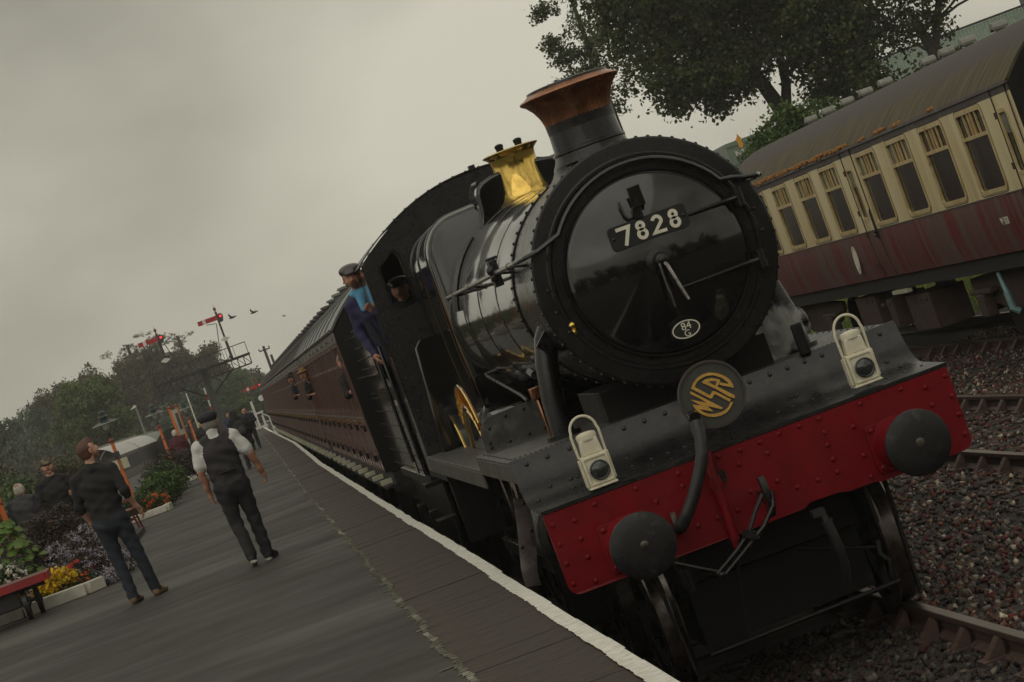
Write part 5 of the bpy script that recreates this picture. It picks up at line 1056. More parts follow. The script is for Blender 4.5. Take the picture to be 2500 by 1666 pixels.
b = MB(); b.prism([(-.05, -.035), (.05, -.035), (.05, .035), (-.05, .035)], (.35, .10, .91), (.6, .8, 0), (.2, 0, .5), (.012, 0, .004)); o = b.build('folded_leaflet', 'shoe_tan', None); o.matrix_world = Matrix.Translation((-4.50, 14.32, ZP)) @ Matrix.Rotation(R(-12), 4, 'Z'); tag(o, 'folded tan leaflet in the hand of the man in the black sweater', 'leaflet')
A3, _ = person('man in a camouflage cap, glasses and black jacket behind the dark shrub', (-5.68, 25.2, ZP), R(196),
    dict(top='cloth_black', bottom='cloth_black', sleeve='long', skin='skin_pale', fat=1.12, wear=(('cap', bb_cap, 'cap_camo'), ('glasses', lambda p, m: [cap_(p(-.06, .098, .018), p(-.015, .105, .018), .006, .006, m, .004), cap_(p(.015, .105, .018), p(.06, .098, .018), .006, .006, m, .004), cap_(p(-.015, .108, .02), p(.015, .108, .02), .004, .004, m, .004)], 'iron_dark'))),
    dict(head=(0, .02, 1.76), neck=(0, -.01, 1.60), look=(.18, 1, .12), chest=(0, 0, 1.38), waist=(0, 0, 1.14), sr=(.21, 0, 1.52), sl=(-.21, 0, 1.52), el=(-.30, .05, 1.25), wl=(-.18, .30, 1.28), er=(.30, .02, 1.24), wr=(.28, .15, 1.03)), vox=.013)
A4, _ = person('white-haired man with a bald patch in a grey jacket, seen from behind', (-6.50, 29.2, ZP), R(-14),
    dict(top='cloth_grey', bottom='cloth_navy', sleeve='long', sleeve_mat='cloth_navy', skin='skin_pale', fat=1.15, wear=(('hair', (short_hair, dict(bald=True)), 'hair_white'), ('scalp', lambda p, m: [('e', tuple(p(0, -.06, .072)), (.052, .052, .042), None, None, None, m, .01)], 'skin'))), dict(head=(0, .05, 1.575), neck=(0, .0, 1.44), chest=(0, 0, 1.27), sr=(.21, 0, 1.37), sl=(-.21, 0, 1.37)), vox=.014)
A5, _ = person('white-haired person in a burgundy jacket near the orange sign posts', (-4.78, 71, ZP), R(10), dict(top='cloth_burgundy', bottom='cloth_black', skin='skin_pale', fat=1.2, wear=(('hair', short_hair, 'hair_white'),)), dict(head=(0, .03, 1.52), neck=(0, 0, 1.40), chest=(0, 0, 1.22), sr=(.20, 0, 1.33), sl=(-.20, 0, 1.33)), vox=.02)
A6, _ = person('blond person in a dark jacket among the people down the platform', (-3.98, 74, ZP), R(-30), dict(top='cloth_black', bottom='cloth_black', skin='skin_pale', fat=1.1, wear=(('hair', short_hair, 'hair_blond'),)), dict(head=(0, .03, 1.51), neck=(0, 0, 1.39), chest=(0, 0, 1.22), sr=(.20, 0, 1.32), sl=(-.20, 0, 1.32)), vox=.02)
A7, _ = person('person in a dark hooded coat carrying a round black backpack', (-2.86, 58.6, ZP), R(8), dict(top='cloth_black', bottom='cloth_navy', skirt='cloth_black', skin='skin', fat=1.25, wear=(('hood', lambda p, m: [cap_(p(0, -.02, -.03), p(0, -.01, .05), .115, .105, m, .03), cap_(p(-.08, -.03, -.12), p(.08, -.03, -.12), .10, .10, m, .05)], 'cloth_black'),)), dict(head=(-.05, .03, 1.45), neck=(-.02, 0, 1.34), chest=(0, 0, 1.17), waist=(0, 0, 1.0), pelvis=(0, 0, .86), sr=(.22, 0, 1.27), sl=(-.22, 0, 1.27), er=(.29, 0, 1.0), el=(-.29, 0, 1.0), wr=(.26, .12, .86), wl=(-.26, .12, .86), hr=(.09, 0, .86), hl=(-.09, 0, .86), kr=(.11, .05, .46), kl=(-.09, -.02, .46)), vox=.02)
bp_ = thing('backpack', 'round black backpack on the back of the person in the hooded coat', 'backpack', (-2.86, 58.6, ZP), R(8))
assemble('bag', [([cap_((0, -.27, 1.02), (0, -.25, 1.16), .15, .13, 'cloth_black', .03, (1.1, .7)), cap_((0, -.35, .98), (0, -.34, 1.06), .07, .07, 'cloth_grey', .03, (1.2, .6))], .016, 0)], bp_)
A8, _ = person('red-faced man in a dark coat facing the camera by the white gates', (-2.52, 84, ZP), R(178), dict(top='cloth_navy', bottom='cloth_black', skin='skin', fat=1.15), dict(head=(0, .03, 1.40), neck=(0, 0, 1.30), chest=(0, 0, 1.14), waist=(0, 0, .98), pelvis=(0, 0, .85), sr=(.2, 0, 1.24), sl=(-.2, 0, 1.24), er=(.27, .05, 1.0), el=(-.27, .05, 1.0), wr=(.05, .25, 1.02), wl=(-.05, .25, 1.02), hr=(.09, 0, .84), hl=(-.09, 0, .84), kr=(.1, .02, .45), kl=(-.1, .02, .45)), vox=.02)
A9, _ = person('small distant person in blue beside the hooded person on the platform', (-3.15, 110, ZP), R(170), dict(top='cloth_blue', bottom='cloth_black', skin='skin', fat=1.1), dict(head=(0, .03, 1.42), neck=(0, 0, 1.3), chest=(0, 0, 1.14), sr=(.2, 0, 1.24), sl=(-.2, 0, 1.24)), vox=.024)
# crew and passengers
D1, _ = person('engine driver in a flat cap and blue jacket leaning out of the cab', (-1.06, 10.62, 1.725), R(180),
    dict(top='cloth_blue', bottom='cloth_blue', skin='skin', beard='beard', collar='cloth_lightblue', fat=1.02, wear=(('flat_cap', flat_cap, 'cap_grease'), ('shirt', lambda p, m: [cap_(p(-.02, .04, -.20), p(-.01, .07, -.33), .05, .028, m, .02, (1.2, .8)), cap_(p(-.06, .03, -.16), p(.05, .03, -.16), .035, .035, m, .02)], 'cloth_lightblue'),
         ('jacket_flap', lambda p, m: [cap_((.27, .02, 1.30), (.19, .05, .84), .05, .075, m, .04, (1, 1.1)), cap_((.24, -.03, 1.15), (.20, -.03, .84), .06, .08, m, .04)], 'cloth_navy'))),
    dict(head=(.265, .08, 1.70), neck=(.225, .03, 1.545), look=(.12, 1, -.12), chest=(.14, .0, 1.34), waist=(.06, 0, 1.12), pelvis=(0, 0, .95), sr=(.36, 0, 1.44), sl=(.02, .03, 1.48), er=(.37, -.04, 1.17), wr=(.315, .07, .92), el=(.0, .14, 1.25), wl=(.185, .27, 1.31), nr=(-1, 0, 0), hdl=(.45, .25, .6), nl=(.3, 1, 0), sdl=(0, 0, 1), cl=1.1, cr=.8), vox=.010)
D2, _ = person('fireman in a dark cap inside the cab, seen through the front window', (-.93, 10.35, 1.725), R(165), dict(top='cloth_black', bottom='cloth_black', skin='skin', wear=(('flat_cap', flat_cap, 'cap_grease'),)), dict(head=(0, .03, 1.42), neck=(0, 0, 1.29), chest=(0, 0, 1.12), waist=(0, 0, .98), pelvis=(0, 0, .84), sr=(.19, 0, 1.22), sl=(-.19, 0, 1.22), er=(.25, .1, 1.0), wr=(.12, .3, 1.15), hr=(.09, 0, .83), hl=(-.09, 0, .83), kr=(.1, .02, .45), kl=(-.1, .02, .45)), vox=.014)
def lean(label, y, zh, st, out=.42, turn=150):
    rt = R(turn); c, s = math.cos(rt), math.sin(rt); fl = 1.26
    dx = -out; lx, ly = dx*c, -dx*s   # local direction of "out of the window"
    h = zh-fl
    return person(label, (-1.02, y, fl), rt, st, dict(head=(lx, ly, h), neck=(lx*.86, ly*.86, h-.13), chest=(lx*.55, ly*.55, h-.30), waist=(lx*.2, ly*.2, h-.48), pelvis=(0, 0, h-.62), sr=(lx*.7+.17, ly*.7, h-.20), sl=(lx*.7-.17, ly*.7, h-.20), er=(lx*.6+.2, ly*.6+.1, h-.42), el=(lx*.6-.2, ly*.6+.1, h-.42), wr=(lx*.75+.1, ly*.75+.16, h-.40), wl=(lx*.75-.1, ly*.75+.16, h-.40), hr=(.09, 0, h-.64), hl=(-.09, 0, h-.64), kr=(.1, .05, .42), kl=(-.1, .05, .42)), vox=.015)
def brim(p, m): return [cap_(p(0, -.01, .055), p(0, .01, .06), .088, .082, m, .02), ('c', tuple(p(-.02, 0, .04)), tuple(p(.02, 0, .04)), .14, .14, (1, 1), m, .02) if False else ('e', tuple(p(0, .01, .05)), (.155, .155, .02), None, None, None, m, .02)]
lean('passenger in a brown brimmed hat leaning out of the first coach', 33.88, 2.76, dict(top='cloth_black', bottom='cloth_black', skin='skin', wear=(('hat', brim, 'hat_brown'),)))
lean('passenger in a black hat leaning out of the second coach', 45.1, 2.80, dict(top='cloth_navy', bottom='cloth_black', skin='skin', wear=(('hat', brim, 'cloth_black'),)), out=.40)
lean('grey-haired passenger at the first window of the first coach', 18.87, 2.70, dict(top='cloth_black', bottom='cloth_black', skin='skin', wear=(('hair', short_hair, 'hair_grey'),)), out=.31, turn=165)
for c_, yl in ((c1, (1.07, 16.08)), (c2, (7.5,))):
    for w in list(c_.children):
        if w.name.startswith('window'):
            y_ = np.mean([v.co.y for v in w.data.vertices])
            if any(abs(y_-q) < .3 for q in yl):
                for k in list(w.children): bpy.data.objects.remove(k)
# ================================================================== vegetation
def leaf_geo(blobs, n, ncl, size, sig, seed, shell=.45, flat=.0, hollow=None):
    """blobs: (cx,cy,cz,rx,ry,rz); leaves gather in clumps spread through the blobs"""
    r = np.random.default_rng(seed); B_ = np.array(blobs, float); w = (B_[:, 3]*B_[:, 4]*B_[:, 5])**.7; w /= w.sum()
    bi = r.choice(len(B_), ncl, p=w); d = r.normal(size=(ncl, 3)); d /= np.linalg.norm(d, axis=1)[:, None]; rad = shell+(1-shell)*r.random(ncl)**.6
    cc = B_[bi, :3]+d*rad[:, None]*B_[bi, 3:]; ct = r.uniform(.62, 1.28, ncl)
    ci = r.integers(0, ncl, n); pos = cc[ci]+r.normal(size=(n, 3))*sig*np.array([1, 1, .8])
    nr = r.normal(size=(n, 3))+np.array([0, 0, .7])+d[ci]*.4; nr /= np.linalg.norm(nr, axis=1)[:, None]
    a = r.normal(size=(n, 3)); a -= nr*(a*nr).sum(1)[:, None]; a /= np.linalg.norm(a, axis=1)[:, None]; b_ = np.cross(nr, a); s = size*r.uniform(.6, 1.25, n)[:, None]
    v = np.stack([pos+a*s*.62, pos+b_*s*.40-nr*s*.10, pos-a*s*.55, pos-b_*s*.40-nr*s*.10], 1)
    t = ct[ci]*r.uniform(.75, 1.25, n); hue = r.normal(0, .07, (ncl, 1))[ci]; tint = np.concatenate([t[:, None]*(1+hue), t[:, None], t[:, None]*(1-hue)], 1)
    return v.reshape(-1, 3), np.arange(4*n).reshape(-1, 4), tint, cc
def crown(name, parent, blobs, n, ncl, size, sig, seed, m, shell=.45):
    v, q, t, cc = leaf_geo(blobs, n, ncl, size, sig, seed, shell); return np_mesh(name, v, q, m, parent, tint=t), cc
def limbs(b, p0, targets, r0, rnd, wig=.12):
    for t in targets:
        t = V(t); p = V(p0); pts = [p]; L_ = (t-p).length
        for i in range(1, 5): pts.append(p.lerp(t, i/4)+V((rnd.gauss(0, wig), rnd.gauss(0, wig), rnd.gauss(0, wig*.6)))*L_*.25*(i < 4))
        b.tube(pts, [r0*(1-.8*i/4) for i in range(5)], 6)
# --- the large leafy tree beyond the siding coach
bt = thing('broadleaf_tree', 'large dense leafy tree behind the chimney and the siding coach', 'tree', (19.6, 85, -.3))
bl = [(0, 0, 13.2, 6.0, 5, 4.2), (-3.1, -.6, 9.0, 2.0, 1.8, 1.5), (-4.5, 0, 10.6, 1.35, 1.6, 1.5), (-4.7, .4, 12.6, 1.2, 1.5, 1.5), (-1.6, -1.4, 8.2, 1.7, 1.7, 1.2), (1.1, -1.5, 8.8, 1.8, 2, 2.0), (2.6, 0, 8.2, 1.6, 1.8, 2.0), (-1.4, -.8, 10.4, 2.6, 2.2, 1.8), (1.8, 1.2, 11, 3, 2.5, 2.6), (-3.4, -.5, 8.0, .8, .9, .6), (-2.3, -1, 7.5, .7, .8, .6), (2.4, .5, 6.6, 1.3, 1.4, 1.2), (-3.0, -.3, 11.3, 1.9, 1.6, 1.6), (3.6, .4, 9.6, 1.5, 1.6, 1.8)]
o, cc = crown('crown', bt, bl, 92000, 1900, .165, .27, 11, 'leaf_dark', shell=.25)
rnd = random.Random(3); b = MB()
b.tube([(.15, 0, 0), (.10, 0, 3), (.0, 0, 5.6), (-.05, 0, 6.3)], [.52, .44, .38, .34], 12); b.tube([(-.05, 0, 6.2), (-.45, 0, 7.6), (-.9, .1, 9.2), (-1.3, .2, 11.5)], [.30, .25, .2, .12], 10); b.tube([(.0, 0, 6.0), (.45, .1, 7.2), (.7, .2, 9), (1.0, .3, 12)], [.22, .18, .14, .08], 9)
limbs(b, (-.5, 0, 7.8), [(-3, -.5, 8.4), (-4.4, 0, 10), (-1.8, -1, 8.0), (-2.4, -.4, 10.6), (-4.2, .3, 12.0)], .10, rnd); limbs(b, (.5, .1, 7.4), [(2.4, 0, 8.2), (1.2, -1.2, 8.8), (2.6, .8, 10.5), (3.4, .4, 9.4)], .09, rnd); limbs(b, (-.9, .1, 9), [(cc[i][0], cc[i][1], cc[i][2]) for i in range(0, 400, 16)], .035, rnd)
b.build('trunk', 'bark', bt, smooth=60)
# ivy-clad column and second, sparser tree on the right
iv = thing('ivy_clad_tree', 'dark ivy-covered trunk between the large tree and the green roof', 'tree', (22.4, 83, -.3))
crown('crown', iv, [(.1, 0, 6.2, .75, .8, 1.6), (.3, 0, 8.6, 1.0, 1, 1.8), (0, 0, 4, .9, 1, 2)], 9000, 260, .15, .20, 12, 'leaf_dark', shell=.2); b = MB(); b.tube([(0, 0, 0), (.1, 0, 5), (.3, 0, 10)], [.35, .28, .15], 8); b.build('trunk', 'bark', iv)
st_ = thing('sparse_tree', 'thin-crowned tree in front of the green corrugated roof', 'tree', (25.4, 84, -.3))
crown('crown', st_, [(-.6, 0, 8.6, 1.7, 1.6, 1.3), (1.0, 0, 9.2, 1.5, 1.5, 1.2), (-1.2, 0, 7.4, .7, .8, .7), (.4, 0, 7.2, .8, .8, .8), (3.0, 0, 9.3, 1.3, 1.2, .8), (4.6, -.4, 8.2, 1.1, 1, .6), (-.6, 0, 5.9, .9, .9, .8), (.5, 0, 5.8, .8, .8, .7), (4.6, .0, 7.4, .55, .6, .5)], 7200, 420, .17, .20, 13, 'leaf_dark', shell=.2)
b = MB(); b.tube([(.1, 0, 0), (.0, 0, 4), (-.1, 0, 6.4), (-.4, 0, 8)], [.34, .28, .22, .14], 9); b.tube([(-.08, 0, 6.3), (.5, 0, 7.6), (1.2, 0, 9.2)], [.17, .12, .06], 8); limbs(b, (.4, 0, 7.4), [(3, 0, 9.2), (4.6, -.4, 8.3), (1.5, 0, 9)], .06, rnd); limbs(b, (-.1, 0, 6.4), [(-1.2, 0, 7.4), (-.6, 0, 8.6)], .07, rnd); b.build('trunk', 'bark', st_, smooth=60)
cn = thing('conifer_tree', 'blurred dark conifer branches left of the large tree', 'tree', (17.0, 112, -.3))
crown('crown', cn, [(-.6, 0, 13.6, .7, .8, .55), (-.1, 0, 12.9, .8, .8, .5), (-.7, 0, 11.6, .75, .8, .4), (-.1, 0, 11.0, .9, .8, .5), (.1, 0, 10.3, .8, .8, .4), (1, 0, 12, 1.6, 1.2, 3), (-.4, 0, 15.2, .8, .8, .5)], 9000, 420, .14, .13, 14, 'leaf_dark', shell=.1); b = MB(); b.tube([(1, 0, 0), (1, 0, 8), (1, 0, 17)], [.3, .22, .05], 8); b.build('trunk', 'bark', cn)
bu = thing('bush', 'bright green bush rising above the mossy coach roof', 'bush', (13.9, 60, -.3))
crown('crown', bu, [(-.75, 0, 4.6, .62, .8, .55), (.1, 0, 5.0, .75, .8, .62), (.9, 0, 4.9, .7, .8, .6), (0, 0, 3.8, 1.5, 1, 1.0), (1.7, 0, 4.2, .8, .8, .8), (-.2, -.2, 4.5, .9, .8, .6)], 13000, 420, .115, .13, 15, 'leaf_light', shell=.3); b = MB(); limbs(b, (0, 0, 0), [(-.7, 0, 4.4), (.1, 0, 4.8), (.9, 0, 4.7), (1.6, 0, 4)], .09, rnd); b.build('stem', 'bark', bu)
bu2 = thing('bush', 'small dull bush behind the roof ventilators below the green roof', 'bush', (23.6, 80, -.3))
crown('crown', bu2, [(0, 0, 5.0, .9, .9, .6), (1.0, 0, 5.2, .9, .9, .6), (-.6, 0, 4.4, 1.4, 1, 1), (2.0, 0, 4.8, .9, .9, .8)], 6000, 220, .13, .16, 16, 'leaf_dark', shell=.3); b = MB(); limbs(b, (0, 0, 0), [(0, 0, 4.8), (1, 0, 5)], .08, rnd); b.build('stem', 'bark', bu2)
# grass bank beyond the siding
b = MB(); prf = [(9.7, -.33), (10.4, -.10), (11.5, .15), (14, .55), (24, .8), (24, -.4)]
b.prism(prf, (0, 2, 0), (1, 0, 0), (0, 0, 1), (0, 140, 0)); tag(b.build('grass_bank', 'earth', smooth=0), kind='structure')
n = 26000; gx_ = 9.75+4.6*RNG.random(n); gy_ = RNG.uniform(16, 62, n); gz_ = np.interp(gx_, [p[0] for p in prf[:5]], [p[1] for p in prf[:5]]); h_ = RNG.uniform(.10, .26, n); a_ = RNG.uniform(0, 2*PI, n); w_ = .018
dx, dy = np.cos(a_)*w_, np.sin(a_)*w_; lx, ly = RNG.normal(0, .07, n), RNG.normal(0, .07, n)
vv = np.stack([np.stack([gx_-dx, gy_-dy, gz_], 1), np.stack([gx_+dx, gy_+dy, gz_], 1), np.stack([gx_+lx, gy_+ly, gz_+h_], 1)], 1).reshape(-1, 3)
tag(np_mesh('grass', vv, np.arange(3*n).reshape(-1, 3), 'grass_blade', tint=RNG.uniform(.6, 1.5, n)), kind='stuff')
# a few weeds and one pale block among the near ballast
n = 260; wx = RNG.normal(1.06, .16, n); wy = RNG.normal(-5.05, .25, n); wz = np.full(n, -.21); h_ = RNG.uniform(.04, .13, n); lx, ly = RNG.normal(0, .035, n), RNG.normal(0, .035, n); a_ = RNG.uniform(0, 2*PI, n)
vv = np.stack([np.stack([wx-.004*np.cos(a_), wy-.004*np.sin(a_), wz], 1), np.stack([wx+.004*np.cos(a_), wy+.004*np.sin(a_), wz], 1), np.stack([wx+lx, wy+ly, wz+h_], 1)], 1).reshape(-1, 3)
tag(np_mesh('weeds', vv, np.arange(3*n).reshape(-1, 3), 'grass_blade', tint=RNG.uniform(.4, 1.0, n)), kind='stuff')

# --- left background: woodland, conifer, willow and hedge
def unit_crown(seed, n, ncl, size, sig, m, tall=1.0):
    r = np.random.default_rng(seed); bl = [(0, 0, 0, .75, .75, .75*tall)]+[(*(r.normal(0, 1, 3)*np.array([.45, .45, .35*tall])), r.uniform(.35, .5), r.uniform(.35, .5), r.uniform(.3, .45)*tall) for _ in range(8)]
    v, q, t, _ = leaf_geo(bl, n, ncl, size, sig, seed, .35); o = np_mesh('unit', v, q, m, None, tint=t); me = o.data; bpy.data.objects.remove(o); return me
UC = {}
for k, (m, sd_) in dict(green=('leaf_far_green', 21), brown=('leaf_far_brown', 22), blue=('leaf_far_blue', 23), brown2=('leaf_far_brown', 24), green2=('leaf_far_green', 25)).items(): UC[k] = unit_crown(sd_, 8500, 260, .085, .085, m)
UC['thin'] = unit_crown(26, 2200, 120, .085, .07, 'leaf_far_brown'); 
b = MB(); b.tube([(0, 0, 0), (.01, 0, .5), (0, 0, 1)], [.035, .028, .012], 7); tr_o = b.build('unit', 'bark'); TRK = tr_o.data; bpy.data.objects.remove(tr_o)
def far_tree(name, label, x, y, ztop, r, kind, rzf=1.0, z0=-.9, group=None):
    t = thing(name, label, 'tree', (x, y, z0), RNG.uniform(0, 6.28), group)
    child('trunk', TRK, t, (0, 0, 0), scale=(ztop-z0-r*rzf*.5,)*3); child('crown', UC[kind], t, (0, 0, ztop-z0-r*rzf), scale=(r*.95, r*.95, r*rzf*.80))
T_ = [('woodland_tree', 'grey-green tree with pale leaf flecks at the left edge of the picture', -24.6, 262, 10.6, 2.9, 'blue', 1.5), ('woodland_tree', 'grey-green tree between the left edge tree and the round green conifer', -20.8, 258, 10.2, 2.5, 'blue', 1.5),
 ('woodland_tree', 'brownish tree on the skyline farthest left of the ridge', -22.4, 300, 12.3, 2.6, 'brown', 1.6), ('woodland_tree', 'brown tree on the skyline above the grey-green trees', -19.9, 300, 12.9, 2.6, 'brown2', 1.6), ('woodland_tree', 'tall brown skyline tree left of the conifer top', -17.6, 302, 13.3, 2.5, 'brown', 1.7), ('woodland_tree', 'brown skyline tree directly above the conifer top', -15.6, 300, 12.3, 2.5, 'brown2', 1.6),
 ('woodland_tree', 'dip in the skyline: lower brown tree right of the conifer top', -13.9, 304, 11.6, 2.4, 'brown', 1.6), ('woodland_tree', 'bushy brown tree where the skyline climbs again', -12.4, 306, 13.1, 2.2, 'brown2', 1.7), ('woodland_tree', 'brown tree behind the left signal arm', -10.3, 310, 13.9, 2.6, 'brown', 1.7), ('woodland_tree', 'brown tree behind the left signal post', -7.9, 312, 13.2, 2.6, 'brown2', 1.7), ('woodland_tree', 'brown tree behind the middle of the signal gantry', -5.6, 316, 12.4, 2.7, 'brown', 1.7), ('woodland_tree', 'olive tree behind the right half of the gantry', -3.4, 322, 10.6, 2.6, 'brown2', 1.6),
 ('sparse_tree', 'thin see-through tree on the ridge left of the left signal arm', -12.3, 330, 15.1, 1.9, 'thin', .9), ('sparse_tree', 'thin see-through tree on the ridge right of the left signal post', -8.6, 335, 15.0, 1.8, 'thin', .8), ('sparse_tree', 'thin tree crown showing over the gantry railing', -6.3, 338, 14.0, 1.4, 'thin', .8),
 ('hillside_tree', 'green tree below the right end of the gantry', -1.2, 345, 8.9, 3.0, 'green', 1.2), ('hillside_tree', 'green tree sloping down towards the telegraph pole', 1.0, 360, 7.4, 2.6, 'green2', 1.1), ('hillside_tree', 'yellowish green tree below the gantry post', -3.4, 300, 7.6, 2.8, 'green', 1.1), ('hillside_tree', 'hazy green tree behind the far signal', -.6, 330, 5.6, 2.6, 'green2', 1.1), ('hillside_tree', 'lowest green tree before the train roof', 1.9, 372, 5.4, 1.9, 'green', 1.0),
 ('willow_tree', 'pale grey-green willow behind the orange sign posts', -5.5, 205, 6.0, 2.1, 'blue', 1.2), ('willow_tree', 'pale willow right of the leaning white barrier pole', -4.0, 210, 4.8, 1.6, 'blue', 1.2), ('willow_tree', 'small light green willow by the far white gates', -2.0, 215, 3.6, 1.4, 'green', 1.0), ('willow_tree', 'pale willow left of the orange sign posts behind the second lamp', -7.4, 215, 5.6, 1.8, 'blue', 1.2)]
for a in T_: far_tree(*a)
for i, (x, y, zt_, r, k) in enumerate([(-13.4, 75, 4.2, 1.6, 'brown'), (-11.6, 78, 4.0, 1.5, 'brown2'), (-10.2, 74, 3.7, 1.4, 'green'), (-9.0, 80, 3.3, 1.3, 'brown'), (-12.6, 66, 3.2, 1.5, 'brown2'), (-9.9, 66, 2.6, 1.3, 'green2'), (-8.9, 68, 2.4, 1.0, 'brown')]):
    far_tree('dark_shrub', ['dark shrub at the left edge behind the lamp post', 'dark shrub behind the white-haired man', 'dark green shrub behind the man in the camouflage cap', 'brown shrub behind the auburn-haired man', 'low brown shrub behind the white-haired man, nearer than the rest', 'low green shrub behind the flower bed at the left', 'low brown shrub beside the flower bed'][i], x, y, zt_, r, k, 1.1, z0=-.9, group='shrubs behind the platform')
wd = []
r_ = np.random.default_rng(31)
for x in np.arange(-34, -2, 1.1):
    top = np.interp(x, [-34, -24, -18, -14, -10, -5, -2], [9, 11.4, 12.3, 10.6, 12.4, 10.5, 7.5]); wd += [(x, 318+r_.uniform(-3, 3), top*.72+r_.uniform(-.6, .3), 1.5, 1.5, top*.26), (x+.4, 315, top*.35, 1.6, 1.5, top*.36)]
for x in np.arange(-6, 3.2, 1.2): wd.append((x, 350, np.interp(x, [-6, 0, 3.2], [7, 4.6, 2.5]), 1.6, 1.5, 2.4)); wd.append((x, 352, 1.6, 1.6, 1.5, 1.8))
v, q, t, _ = leaf_geo(wd, 60000, 1500, .40, .38, 32, .3); tag(np_mesh('woodland', v, q, 'leaf_far_brown', tint=t), kind='stuff')
b = MB(); b.prism([(-200, -.9), (-30, 6), (-18, 8.5), (-9, 9), (-3, 6), (4, 2), (30, 1.5), (200, -.9)], (0, 335, 0), (1, 0, 0), (0, 0, 1), (0, 400, 0)); tag(b.build('hill', 'leaf_far_brown', smooth=0), kind='structure')
cf = thing('spreading_conifer', 'broad bushy green conifer behind the auburn-haired man', 'tree', (-14.6, 230, -.9))
r_ = np.random.default_rng(41); bl = [(0, 0, 5, 3.0, 3, 4.6)]
for i in range(34):
    z = r_.uniform(1.2, 9.6); rad = np.interp(z, [0, 2.5, 6, 9, 10.4], [5.4, 5.0, 3.4, 1.9, .4])*r_.uniform(.75, 1.0); a = r_.uniform(0, 2*PI); bl.append((rad*math.cos(a), rad*math.sin(a), z, 1.25, 1.25, .8))
crown('crown', cf, bl, 42000, 1000, .24, .24, 42, 'leaf_conifer', shell=.4); child('trunk', TRK, cf, (0, 0, 0), scale=(9, 9, 9))

# ================================================================== flower beds on the platform
def shrub(name, label, x, y, blobs, n, ncl, size, sig, m, cat='shrub', z=ZP, seed=0, petals=None, group=None):
    t = thing(name, label, cat, (x, y, z), 0, group); crown('foliage', t, blobs, n, ncl, size, sig, 50+seed, m, .3); b = MB(); limbs(b, (0, 0, 0), [(q[0]*.8, q[1]*.8, q[2]) for q in blobs[:4]], .018, random.Random(seed), .2); b.build('stem', 'bark', t)
    if petals:
        pb, pn, pcl, ps_, psig, pm = petals; v, q, tt_, _ = leaf_geo(pb, pn, pcl, ps_, psig, 90+seed, .75); tag(np_mesh('blossom', v, q, pm, t, tint=tt_), kind='stuff')
    return t
def bed(name, pts, label):
    t = thing('flower_bed', label, 'flower bed', (0, 0, 0)); 
    b = MB(); b.prism([(x, y) for x, y in pts], (0, 0, ZP), (1, 0, 0), (0, 1, 0), (0, 0, .10)); b.build('soil', 'soil', t, smooth=0); return t
def kerbs(t, line, h=.16, w=.13, L_=.9):
    for (xa, ya), (xb, yb) in zip(line, line[1:]):
        d = V((xb-xa, yb-ya, 0)); n = max(1, round(d.length/L_)); 
        for i in range(n):
            if ya+d.y*i/n > 75: break
            p, q = V((xa, ya, ZP+h/2))+d*(i/n+.004), V((xa, ya, ZP+h/2))+d*((i+1)/n-.004); k = MB(); k.bar(p, q, w, h+random.uniform(-.008, .008)); k.build('kerb_stone', 'kerb_white', t, bevel=.015)
e1 = [(-9.5, 20.55), (-5.45, 20.55), (-5.22, 20.8), (-5.2, 38), (-9.5, 38)]; bd = bed('b', e1, 'near flower bed edged with white kerb stones beside the luggage trolley'); kerbs(bd, [(-8, 20.5), (-5.42, 20.5), (-5.22, 20.75)])
e2 = [(-7.5, 46.3), (-4.95, 46.3), (-4.88, 64), (-7.5, 64)]; bd2 = bed('b', e2, 'middle flower bed with orange flowers behind the black sweater'); kerbs(bd2, [(-6.6, 46.2), (-4.95, 46.2), (-4.88, 46.6)])
e3 = [(-7, 70.6), (-4.3, 70.6), (-4.3, 100), (-7, 100)]; bd3 = bed('b', e3, 'far flower bed with a white kerb beside the man in the waistcoat'); kerbs(bd3, [(-6, 70.5), (-4.25, 70.5)])
shrub('aster_plant', 'pale asters trailing along the platform side of the near bed behind the trouser legs', -5.06, 23.2, [(0, 0, .10, .20, 1.6, .16)], 2200, 160, .035, .04, 'leaf_bronze', 'flower plant', seed=21, petals=([(0, 0, .14, .22, 1.7, .16)], 1500, 200, .026, .022, 'petal_lilac'))
shrub('bronze_shrub', 'dense bronze-purple leaved shrub in front of the man in the camouflage cap', -5.95, 24.2, [(0, 0, .55, .62, .6, .62), (.25, 0, .85, .4, .4, .38), (-.25, 0, .75, .4, .4, .35), (.45, 0, .5, .3, .4, .45)], 9500, 420, .045, .05, 'leaf_bronze', seed=1)
shrub('bronze_shrub', 'bronze shrub tops at the left edge behind the big-leaved plant', -6.75, 25.2, [(0, 0, .5, .5, .5, .45), (.3, 0, .4, .4, .4, .4)], 4200, 200, .045, .05, 'leaf_bronze', seed=2)
fg = thing('broad_leaved_plant', 'bright green plant with broad lobed leaves behind the luggage trolley', 'plant', (-6.28, 22.6, ZP))
b = MB(); lobes = [(0, -.075), (.03, -.06), (.065, -.035), (.05, -.01), (.085, .02), (.05, .035), (.05, .07), (.02, .055), (0, .10), (-.02, .055), (-.05, .07), (-.05, .035), (-.085, .02), (-.05, -.01), (-.065, -.035), (-.03, -.06)]
b.add([(x, y, -.25*abs(x)-.8*y*y) for x, y in lobes]+[(0, 0, .008)], [(i, (i+1) % 16, 16) for i in range(16)]); lf = b.build('unit', 'leaf_bright', smooth=60); LFM = lf.data; bpy.data.objects.remove(lf)
ca = LFM.color_attributes.new('tint', 'FLOAT_COLOR', 'CORNER'); ca.data.foreach_set('color', [1.0]*(4*len(LFM.loops)))
b = MB(); limbs(b, (0, 0, 0), [(-.2, 0, .8), (.05, 0, 1.1), (.3, 0, .75), (-.3, 0, .5)], .014, rnd); b.build('stem', 'bark', fg)
